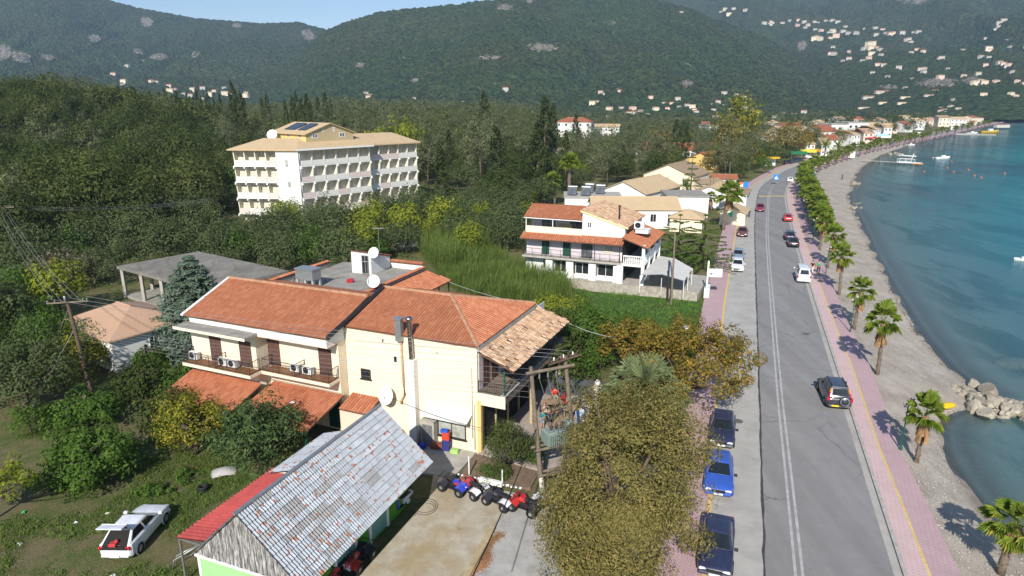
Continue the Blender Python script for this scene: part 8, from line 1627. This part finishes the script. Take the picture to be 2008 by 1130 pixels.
# signs
def text_part(txt, mat, parent, size, M4, ext=0.004, name='lettering'):
    cu = bpy.data.curves.new(name,'FONT'); cu.body = txt; cu.size = size; cu.extrude = ext; cu.align_x = 'CENTER'; cu.align_y = 'CENTER'; tmp = bpy.data.objects.new('t',cu); COL.objects.link(tmp); dg = bpy.context.evaluated_depsgraph_get(); dg.update(); me = bpy.data.meshes.new_from_object(tmp.evaluated_get(dg)); bpy.data.objects.remove(tmp); me.name = name; me.materials.clear(); me.materials.append(mat); o = link(name, me, parent); o.matrix_basis = M4; return o
q = G(1384,583,0.12); SG = empty('hanging_sign', (q.x,q.y,0.12), R(-6), 'white hanging sign board with pink lettering on a white post', 'sign')
h_ = up_at(1386,512,q.y).z-0.12; b = MB(); b.box(-0.09,0.09,-0.09,0.09,0,h_); b.build('post', M['whitepaint'], SG); b = MB(); zt = up_at(1390,527,q.y).z-0.12; zb_ = up_at(1390,543,q.y).z-0.12; b.box(0.12,1.62,-0.05,0.05,zb_,zt); sb = b.build('board', M['whitepaint'], SG)
text_part('rena', simple('pink_letters',(0.60,0.10,0.22),0.6,0.05), sb, 0.42, Matrix.Translation((0.98,-0.055,lerp(zb_,zt,0.42))) @ Matrix.Rotation(math.pi/2,4,'X'))
b = MB(); b.path([(0.62,-0.058,lerp(zb_,zt,0.58)),(0.95,-0.058,lerp(zb_,zt,0.68)),(1.42,-0.058,lerp(zb_,zt,0.58))],0.018,5); b.lathe([(0.001,0),(0.16,0),(0.16,0.01),(0.001,0.01)],12,0,Matrix.Translation((0.38,-0.06,lerp(zb_,zt,0.45))) @ Matrix.Rotation(math.pi/2,4,'X')); b.build('emblem', M['metal'], sb)
b = MB(); b.box(-0.25,0.35,-0.1,2.6,-0.1,1.1); o = b.build('white_wall', M['white']); o.location=(q.x,q.y,0.1); o.rotation_euler=(0,0,heading(q.y)-R(90)); tag(o,'white garden wall end beside the hanging sign post','wall')
q = G(1432,440,0.12); PX = empty('pharmacy_cross', (q.x,q.y,0.12), R(-10), 'green pharmacy cross sign on a dark post at the pavement', 'sign'); gm_ = simple('cross_green',(0.02,0.45,0.20),0.5,0.05); b = MB(); b.tube((0,0.1,0),(0,0.1,2.4),0.05); b.box(-0.05,0.5,0.03,0.2,0.6,2.2); b.build('post', M['iron'], PX); b = MB(); b.box(-0.55,0.55,-0.06,0.06,1.75,2.15); b.box(-0.2,0.2,-0.063,0.063,1.4,2.5); b.build('cross', gm_, PX)
q = G(1521,362,0); XS = empty('crossing_sign', (q.x,q.y,0), R(-25), 'blue square crossing sign with white triangle above the road', 'sign'); zc = up_at(1521,348,q.y).z; blm = simple('sign_blue',(0.02,0.20,0.62),0.5,0.05); b = MB(); b.tube((0,0.06,0),(0,0.06,zc-0.6),0.05); b.build('post', M['metal'], XS); b = MB(); b.box(-0.72,0.72,-0.03,0.03,zc-0.72,zc+0.72); pl_ = b.build('panel', blm, XS); b = MB(); b.add([(-0.5,-0.04,zc-0.48),(0.5,-0.04,zc-0.48),(0,-0.04,zc+0.48)],[(0,1,2)]); b.build('triangle', M['whitepaint'], pl_); b = MB(); b.lathe([(0.001,0),(0.07,0)],8,0,Matrix.Translation((0.02,-0.05,zc+0.08)) @ Matrix.Rotation(math.pi/2,4,'X')); b.box(-0.06,0.06,-0.052,-0.045,zc-0.3,zc+0.0); b.build('walking_figure', M['black'], pl_)
q = G(1588,358,0.1); BS = empty('beach_board', (q.x,q.y,0), R(-12), 'pale blue and white notice board on the beach palms line', 'sign'); b = MB(); b.tube((-0.9,0,0),(-0.9,0,2.8),0.05); b.tube((0.9,0,0),(0.9,0,2.8),0.05); b.build('post', M['metal'], BS); b = MB(); b.box(-1.1,1.1,-0.04,0.04,1.2,3.2); bb_ = b.build('board', M['whitepaint'], BS); b = MB(); b.box(-0.9,0.9,-0.05,-0.042,2.4,3.0); b.build('blue_panel', blm, bb_)
for k,(px,py) in enumerate(((1732,272),(1800,268),(1868,256),(1668,312))): q = G(px,py,0); o = empty('beach_board', (q.x,q.y,-0.3), R(-15), ('white board on the beach near the jetty','small white board on the far beach','white board near the far pier','tall white board by the town palms')[k], 'sign'); b = MB(); b.box(-1.4,1.4,-0.05,0.05,0.8,3.2); b.build('board', M['whitepaint'], o); b = MB(); b.tube((-1,0,0),(-1,0,0.8),0.06); b.tube((1,0,0),(1,0,0.8),0.06); b.build('post', M['metal'], o)
q = G(1452,382,0.12); o = empty('kiosk_sign', (q.x,q.y,0.12), heading(q.y), 'orange advertising stand on the pavement', 'sign'); b = MB(); b.box(-0.8,0.8,-0.5,0.5,0,3.0,0,None,0.04); b.build('body', simple('orange_panel',(0.62,0.20,0.06),0.6,0.08), o); b = MB(); b.box(-0.82,-0.8,-0.4,0.4,1.4,2.6); b.build('panel', M['whitepaint'], o)
q = G(1462,372,0.12); o = empty('poster_stand', (q.x,q.y,0.12), 0, 'small blue poster stand beside the orange stand', 'sign'); b = MB(); b.box(-0.6,0.6,-0.05,0.05,0.4,2.0); b.build('panel', blm, o); b = MB(); b.tube((-0.5,0,0),(-0.5,0,0.5),0.03); b.tube((0.5,0,0),(0.5,0,0.5),0.03); b.build('leg', M['iron'], o)
q = G(1513,326,0); o = empty('bus_shelter', (q.x,q.y,0), R(20), 'yellow topped shelter at the car park by the bend', 'shelter'); b = MB(); b.box(-2.5,2.5,-1,1,2.6,3.2); b.build('roof', simple('yellow_sheet',(0.55,0.36,0.03),0.6,0.05), o); b = MB(); b.box(-2.4,2.4,0.9,1.0,0,2.6); b.build('back_panel', M['whitepaint'], o); b = MB(); b.tube((-2.3,-0.9,0),(-2.3,-0.9,2.6),0.06); b.build('post', M['iron'], o)
for k,(px,py,c_,lb) in enumerate(((1583,312,(0.62,0.55,0.05),'yellow awning among the seafront shops'),(1592,310,(0.55,0.28,0.03),'orange awning next to the yellow one'),(1706,281,(0.5,0.02,0.03),'small red parasol on the seafront'),(1730,276,(0.35,0.60,0.60),'pale turquoise awning on the seafront'),(1565,316,(0.02,0.16,0.06),'dark green awning by the road bend'))):
    q = G(px,py,0); o = empty('awning', (q.x,q.y,0), R(-15), lb, 'awning'); b = MB(); b.slab([(-3,-1.5,2.8),(3,-1.5,2.8),(3,1.5,3.6),(-3,1.5,3.6)],0.15); b.build('canopy', simple('awning_cloth',c_,0.8,0.1), o); b = MB(); b.tube((-2.8,-1.4,0),(-2.8,-1.4,2.8),0.05); b.tube((2.8,-1.4,0),(2.8,-1.4,2.8),0.05); b.build('post', M['metal'], o)
for k in range(22):
    y = 300+k*17; x = float(XKL(y))-3+ (k%3)*1.2; ck = ('white','silver','navy','red','black')[k%5]
    if k%2==0: car('parked_car','hatch',ck,(x,y,0.12 if False else 0.0),heading(y),{'white':'tiny white car parked along the town seafront','silver':'tiny silver car parked along the town seafront','navy':'tiny dark blue car parked along the town seafront','red':'tiny red car parked along the town seafront','black':'tiny black car parked along the town seafront'}[ck],group='cars in the far town')

# ================================================================== shore: rocks, jetty, boats, buoys
t = NT('limestone_boulder'); n1 = t.noise(1.2,6,0.7); n2 = t.noise(7,5,0.7); oi = t.n('ShaderNodeObjectInfo'); g = t.math('ADD',t.math('MULTIPLY',n1,0.6),t.math('MULTIPLY',n2,0.4)); c1 = t.ramp(g,[(0.3,(0.15,0.125,0.09)),(0.5,(0.31,0.275,0.215)),(0.7,(0.47,0.435,0.36))]); t.base(t.mix(1.0,c1,t.ramp(oi.outputs['Random'],[(0.0,0.72),(1.0,1.15)]),'MULTIPLY')); t.set(0.95,0,0.15); t.bump(n2,0.6,0.06); M['rock'] = t.m
def rock_mesh(seed):
    rg = np.random.default_rng(seed); b = MB(); n = 10; prof = [(max(1e-3,math.sin(math.pi*k/6)),-math.cos(math.pi*k/6)) for k in range(7)]; b.lathe(prof,n,0,None,False); V = np.array([tuple(v) for v in b.v]); pl = rg.normal(size=(9,3)); pl /= np.linalg.norm(pl,axis=1)[:,None]
    for p in pl: d = V@p; cut = 0.46+0.26*rg.random(); V -= np.clip(d-cut,0,None)[:,None]*p
    me = bpy.data.meshes.new('boulder'); me.from_pydata([tuple(v) for v in V],[],b.f); me.materials.append(M['rock']); me.update(); return me
RMS = [rock_mesh(i) for i in range(9)]; rgk = random.Random(77)
def rock(x,y,z,r,label,group='boulders of the rock groyne',sc=(1,1,0.75)): o = link('boulder', RMS[rgk.randrange(9)]); o.location=(x,y,z); o.scale=(r*sc[0]*rgk.uniform(0.85,1.2),r*sc[1]*rgk.uniform(0.85,1.15),r*sc[2]*rgk.uniform(0.85,1.2)); o.rotation_euler=(rgk.uniform(-0.4,0.4),rgk.uniform(-0.4,0.4),rgk.uniform(0,6.28)); tag(o,label,'rock',group)
for (px,py,r,lb) in ((1908,752,0.62,'pale pointed boulder at the top of the rock groyne'),(1940,768,0.95,'long pale boulder along the top edge of the groyne'),(1906,797,0.85,'largest flat pale boulder at the near left of the groyne'),(1908,775,0.6,'rounded boulder just below the pointed pale one'),(1932,780,0.6,'boulder in the middle left of the groyne'),(1872,757,0.42,'leftmost low boulder lying on the sand'),(1887,758,0.38,'small boulder beside the leftmost low one'),(1985,800,0.9,'big grey boulder toward the right edge of the groyne'),(1935,812,0.75,'brownish boulder at the near waterline'),(1955,795,0.6,'boulder in the dark gap of the groyne')): q = G(px,py,-0.7); rock(q.x,q.y,-0.75,r,lb,None)
for k in range(150):
    f = rgk.random(); e0 = G(1900,790,-0.9); e1_ = G(2110,835,-0.9); w0 = 1.9+0.7*f; q = e0.lerp(e1_,f); s_ = rgk.uniform(-1,1); x,y = q.x+rgk.uniform(-0.4,0.4), q.y+s_*w0+0.7; rock(x,y,-0.95+0.45*(1-abs(s_))-0.15*f+rgk.uniform(-0.1,0.15), rgk.uniform(0.24,0.60),'limestone boulder packed into the rock groyne at the right edge')
for k in range(14): q = G(1672+rgk.uniform(-14,22),403+rgk.uniform(-6,8),-0.9); rock(q.x,q.y,-1.0,rgk.uniform(0.3,0.6),'low stone of the small rock spit beyond the palms','stones of the small spit')
def outcrop(px,py,w,n,lb,grp):
    for k in range(n): q = G(px+rgk.uniform(-w,w),py+rgk.uniform(-w*0.1,w*0.1),-1.0); rock(q.x,q.y,-1.0,rgk.uniform(0.6,1.5),lb,grp)
outcrop(1757,303,16,9,'low rock in the reef line beyond the jetty','rocks beyond the jetty'); outcrop(1680,362,8,5,'flat rock at the water edge near the small spit','flat rocks at the water edge')
# pebbles on the beach (stuff)
rgp = np.random.default_rng(9); V0 = np.array([(1,0,0),(0,1,0),(-1,0,0),(0,-1,0),(0,0,0.7),(0,0,-0.7)],float); F0 = np.array([(0,1,4),(1,2,4),(2,3,4),(3,0,4),(1,0,5),(2,1,5),(3,2,5),(0,3,5)]); Vs=[];Fs=[]; n0=0
for k in range(5200):
    y = 22+95*rgp.random()**1.5; xa = float(XPR(y)); xb = float(XSH(y)); f = rgp.random(); x = lerp(xa,xb,f); z = -0.12-0.88*f**1.3; r = 0.02+0.05*rgp.random()**2.5; a = rgp.random()*6.28; W = V0*r*np.array([1+rgp.random()*0.6,1,0.7]); W = np.stack([W[:,0]*math.cos(a)-W[:,1]*math.sin(a)+x,W[:,0]*math.sin(a)+W[:,1]*math.cos(a)+y,W[:,2]+z+0.04],1); Vs.append(W); Fs.append(F0+n0); n0 += 6
tag(link('pebbles', mesh_np('pebbles',np.concatenate(Vs),np.concatenate(Fs),[simple('pebble',(0.40,0.37,0.32),0.9,0.3,9)])),kind='stuff')
# seaweed line at the water edge
rgs = np.random.default_rng(19); cl = []
for k in range(2600): y = 24+330*rgs.random()**1.6; x = float(XSH(y))-0.4-abs(rgs.normal())*0.55; cl.append((np.array([x,y,-0.93]),0.10,0.3))
V,F = leaves(rgs, cl, 2, 0.16, up=1.5, aspect=0.5); LM['weedline'] = leaf_mat('dry_seaweed',[(0,(0.035,0.028,0.02)),(1,(0.13,0.10,0.065))],0.0,0.0); tag(link('seaweed_line', mesh_np('seaweed_line',V,F,[LM['weedline']])),kind='stuff')
a0 = G(1700,316,-0.4); a1 = G(1757,320,-0.4); a2 = G(1806,322,-0.4); JT = empty('jetty', (a0.x,a0.y,0), math.atan2(a2.y-a0.y,a2.x-a0.x), 'white wooden jetty with railings reaching into the bay', 'jetty'); LJ = (a2-a0).length; Lm = (a1-a0).length
b = MB(); b.box(-2,Lm,-0.7,0.7,-0.30,-0.15); b.build('walkway', M['concrete_l'], JT); b = MB(); b.box(Lm,LJ,-1.6,1.6,-0.20,0.05); b.build('platform', M['whitepaint'], JT); railing(JT, [(Lm,1.5,0.05),(Lm+4,1.5,0.05),(Lm+4,3.5,2.0)],1.2,'whitepaint',0.5,2,0.05); railing(JT, [(Lm,-1.5,0.05),(Lm+6,-1.5,0.05)],1.2,'whitepaint',0.5,2,0.05)
for k in range(8):
    for y in (-0.6,0.6): b = MB(); b.tube((2+k*LJ/8.5,y*1.6,-3),(2+k*LJ/8.5,y*1.6,-0.2),0.12); b.build('pile', M['wood'], JT)
b = MB(); b.box(Lm,Lm+5,3.2,3.5,2.0,2.3); b.box(Lm+0.2,Lm+0.5,-1.4,3.4,2.3,2.5); b.build('ramp', M['whitepaint'], JT); b = MB(); b.box(LJ-2.5,LJ+1,-1.9,-0.7,-0.5,-0.05,0,None,0.1); b.build('fender', simple('orange_float',(0.5,0.22,0.06),0.6,0.1), JT)
def boat(px, py, L, label, hull='whitepaint', rz=0.0):
    q = G(px,py,-1.0); o = empty('boat', (q.x,q.y,-1.0), rz, label, 'boat'); b = MB(); st = [(-0.5,0.85,0),(-0.2,1,0),(0.15,0.95,0.02),(0.38,0.6,0.08),(0.5,0.04,0.16)]; V=[];F=[]; w = L*0.17; hh = L*0.13
    for x,f,u in st: V += [(x*L,-w*f,hh+u*L*0.4),(x*L,-w*f*0.75,-0.1),(x*L,w*f*0.75,-0.1),(x*L,w*f,hh+u*L*0.4)]
    for i in range(4):
        for j in range(3): F.append((4*i+j,4*i+j+1,4*i+4+j+1,4*i+4+j))
    F.append((0,3,2,1)); b.add(V,F,0,True); b.build('hull', M[hull] if isinstance(hull,str) else hull, o); b = MB(); b.add([(x*L,sg*w*f*0.86,hh*0.75) for sg in (-1,1) for x,f,u in st],[(0,1,6,5),(1,2,7,6),(2,3,8,7),(3,4,9,8)]); b.build('deck', M['bal_white'], o); b = MB(); b.box(-L*0.05,L*0.12,-w*0.5,w*0.5,hh*0.7,hh*1.9,0,None,0.05); b.build('console', M['whitepaint'], o); return o
boat(1848,313,7.0,'white motor boat moored off the jetty',rz=0.2); boat(1785,286,5.0,'small pale boat lying at the beach edge'); boat(1905,264,9,'pale blue white boat moored at the far pier',rz=0.1); boat(1940,262,14,'yellow hulled excursion boat beside the far pier',simple('boat_yellow',(0.60,0.38,0.03),0.5,0.05),0.05); boat(2007,512,2.6,'white boat bow entering at the right edge',rz=2.9)
a0 = G(1860,262,-0.4); a1 = G(1953,264,-0.4); o = empty('pier', (a0.x,a0.y,0), math.atan2(a1.y-a0.y,a1.x-a0.x), 'long low stone pier at the far end of the bay', 'pier'); b = MB(); b.box(-12,(a1-a0).length,-2.2,2.2,-4,-0.2); b.build('deck', M['concrete_l'], o); b = MB(); b.box((a1-a0).length-9,(a1-a0).length,-3.5,3.5,-4,-0.1); b.build('pier_head', M['rock'], o)
for k,(px,py) in enumerate(((1866,317),(1858,330),(1812,337),(1870,338),(1899,334),(1911,345),(1924,349),(1970,341),(1830,310))):
    q = G(px,py,-1.0); o = empty('buoy', (q.x,q.y,-1.0), 0, 'small orange mooring buoy floating in the bay' if k<8 else 'pale yellow buoy floating left of the moored boat', 'buoy', 'mooring buoys' if k<8 else None, 1.0); b = MB(); b.ball((0,0,0.10),0.32,10,0,(1,1,1.1)); b.build('float', simple('buoy_orange',(0.42,0.13,0.06),0.6,0.05) if k<8 else simple('buoy_pale',(0.6,0.55,0.35),0.5,0.05), o); b = MB(); b.tube((0,0,0.5),(0,0,0.8),0.06); b.build('top_ring', M['black'], o)
b = MB(); q = G(1855,797,-0.5); b.ball((0,0,0.1),0.55,12,0,(1.6,0.6,0.45)); o = b.build('canoe', simple('yellow_plastic',(0.66,0.38,0.01),0.4,0.05)); o.location=(q.x,q.y,-0.55); o.rotation_euler=(0,0,0.2); tag(o,'yellow plastic canoe end lying on the sand behind the palm','canoe')
b = MB(); q = G(1990,712,-1.6); b.ball((0,0,0),1.6,12,0,(1.3,0.7,0.35)); o = b.build('submerged_rock', M['rock']); o.location=(q.x,q.y,-1.72); tag(o,'dark rock just under the water at the right edge','rock')

# ================================================================== grass lot clutter
q = G(397,960,0); zq = gz(q.x,q.y); o = empty('tyre_stack', (q.x,q.y,zq), 0, 'two old black tyres stacked on the grass lot', 'tyre')
for k in range(2): b = MB(); b.lathe([(0.17,0.02),(0.27,0.0),(0.32,0.05),(0.32,0.13),(0.27,0.18),(0.17,0.16),(0.17,0.02)],20,0,Matrix.Translation((0.03*k,0,0.18*k))); b.build('tyre', M['rubber'], o)
q = G(438,925,0); b = MB(); V=[];F=[]; rgx = random.Random(4)
for i in range(8):
    for j in range(8): x = (i/7-0.5)*1.5; y_ = (j/7-0.5)*1.1; V.append((x*(1-0.1*abs(j-3.5)/3.5),y_,0.28*max(0,1-(x/0.8)**2)*max(0,1-(y_/0.65)**2)+0.06*rgx.random()))
for i in range(7):
    for j in range(7): F.append((8*i+j,8*i+8+j,8*i+9+j,8*i+j+1))
b.add(V,F,0,True); o = b.build('tarpaulin', simple('grey_tarp',(0.42,0.40,0.39),0.8,0.1,3)); o.location=(q.x,q.y,gz(q.x,q.y)); o.rotation_euler=(0,0,0.4); tag(o,'crumpled pale grey tarpaulin on the grass below the mango tree','tarpaulin')
for k,(px,py,c_,lb) in enumerate(((383,917,(0.55,0.05,0.05),'small red scrap in the grass'),(147,1024,(0.62,0.62,0.62),'small white scrap at the left of the lot'),(147,914,(0.6,0.6,0.58),'white rag under the leafy tree'),(39,1066,(0.66,0.66,0.66),'white stone at the lower left of the lot'),(221,1128,(0.6,0.6,0.6),'white plank end at the bottom of the lot'),(47,1004,(0.05,0.45,0.15),'green bottle in the shade at left'),(211,1005,(0.55,0.50,0.45),'pale clod behind the white hatchback'))):
    q = G(px,py,0); b = MB(); b.box(-0.12,0.12,-0.08,0.08,0,0.07,0,None,0.02); b.ball((0.05,0.02,0.06),0.06,6); o = b.build('litter', simple('litter',c_,0.8,0.1)); o.location=(q.x,q.y,gz(q.x,q.y)); o.rotation_euler=(0,0,k); tag(o,lb,'litter')
q = G(378,1105,0); o = empty('metal_frame', (q.x,q.y,gz(q.x,q.y)), 0.4, 'bent metal tube frame leaning beside the shed corner', 'frame'); b = MB(); b.path([(-0.9,0,0.0),(-0.8,0,0.5),(0.5,0.3,0.9),(0.9,0.3,0.6)],0.03,6); b.path([(-0.8,0.4,0.0),(-0.7,0.4,0.45),(0.6,0.6,0.8)],0.025,6); b.build('tube', M['metal'], o)
# clutter at the foot of the cream wall
def crate(u,w,z,sx,sy,sz,c_,nm,lb,cat): b = MB(); b.box(-sx/2,sx/2,-sy/2,sy/2,0,sz,0,None,0.03); b.box(-sx/2-0.02,sx/2+0.02,-sy/2-0.02,sy/2+0.02,sz*0.86,sz*0.93); o = b.build(nm, simple(nm,c_,0.6,0.15,6)); o.location = Aw(u,w,z); o.rotation_euler=(0,0,AANG+0.2); tag(o,lb,cat)
crate(-2.05,-0.55,0.02,0.5,0.4,0.75,(0.03,0.035,0.16),'drinks_bin','dark blue drinks bin below the curtained window','bin'); crate(-2.05,-0.55,0.78,0.48,0.38,0.55,(0.5,0.06,0.03),'display_box','red orange display box on top of the dark blue bin','box'); crate(-2.12,-0.60,1.34,0.46,0.36,0.16,(0.03,0.10,0.5),'blue_box','bright blue box topping the display stack','box'); crate(-1.35,-0.7,0.02,0.5,0.35,0.3,(0.32,0.50,0.16),'green_planter','light green plastic crate beside the window','crate'); crate(-2.75,-0.55,0.02,0.8,0.5,0.35,(0.22,0.07,0.035),'clay_tray','rust brown box left of the drinks bin','box'); crate(-3.6,-0.95,0.02,0.4,0.3,0.3,(0.03,0.05,0.4),'blue_crate','small blue crate in the shade by the cabinet','crate'); crate(-4.5,-1.1,0.02,0.6,0.3,0.3,(0.5,0.03,0.08),'pink_box','crimson box in the shade by the chimney foot','box')
for k,(px,py,pt) in enumerate(((920,935,897),(985,951,922))): q = G(px,py,0); b = MB(); h_ = up_at(px,pt,q.y).z; b.tube((0,0,-0.1),(0,0,h_),0.045,n=8); b.tube((0,0,h_),(0,0,h_+0.03),0.05,n=8); o = b.build('white_post', M['whitepaint']); o.location=(q.x,q.y,0); tag(o,('white post behind the red and white quad bike','white post behind the black and white quad bike')[k],'post')
# hose on the yard
b = MB(); c0_ = G(833,995,0); b.path([(c0_.x+0.5*math.cos(a*0.2)*(1+0.04*a/6),c0_.y+0.35*math.sin(a*0.2)*(1+0.02*a),0.02) for a in range(0,85)],0.014,5); o = b.build('hose', M['black']); tag(o,'thin black hose coiled on the yard beside the scooter','hose')
# blue tarpaulined shelter among the olives
q = G(472,490,0.5); o = empty('garden_shelter', (q.x,q.y,gz(q.x,q.y)), 0.3, 'small shelter with blue sheet and pale tin roof among the olive trees', 'shelter'); b = MB(); b.box(-1.3,1.1,-0.8,0.8,0,1.6,0,None,0.1); b.build('blue_sheet', simple('blue_tarp',(0.02,0.11,0.45),0.6,0.2,3), o); b = MB(); b.slab([(-1.2,-1.2,2.6),(2.3,-1.0,2.4),(2.3,1.2,2.9),(-1.2,1.2,3.0)],0.1); b.build('tin_roof', M['metal'], o); b = MB(); b.tube((2.1,-0.9,0),(2.1,-0.9,2.4),0.05); b.build('post', M['wood'], o)
slab_obj('path', [g_(775,478),g_(830,470),g_(838,484),g_(790,490)], gz(-13,92)+0.25, 0.5, M['concrete_l'])
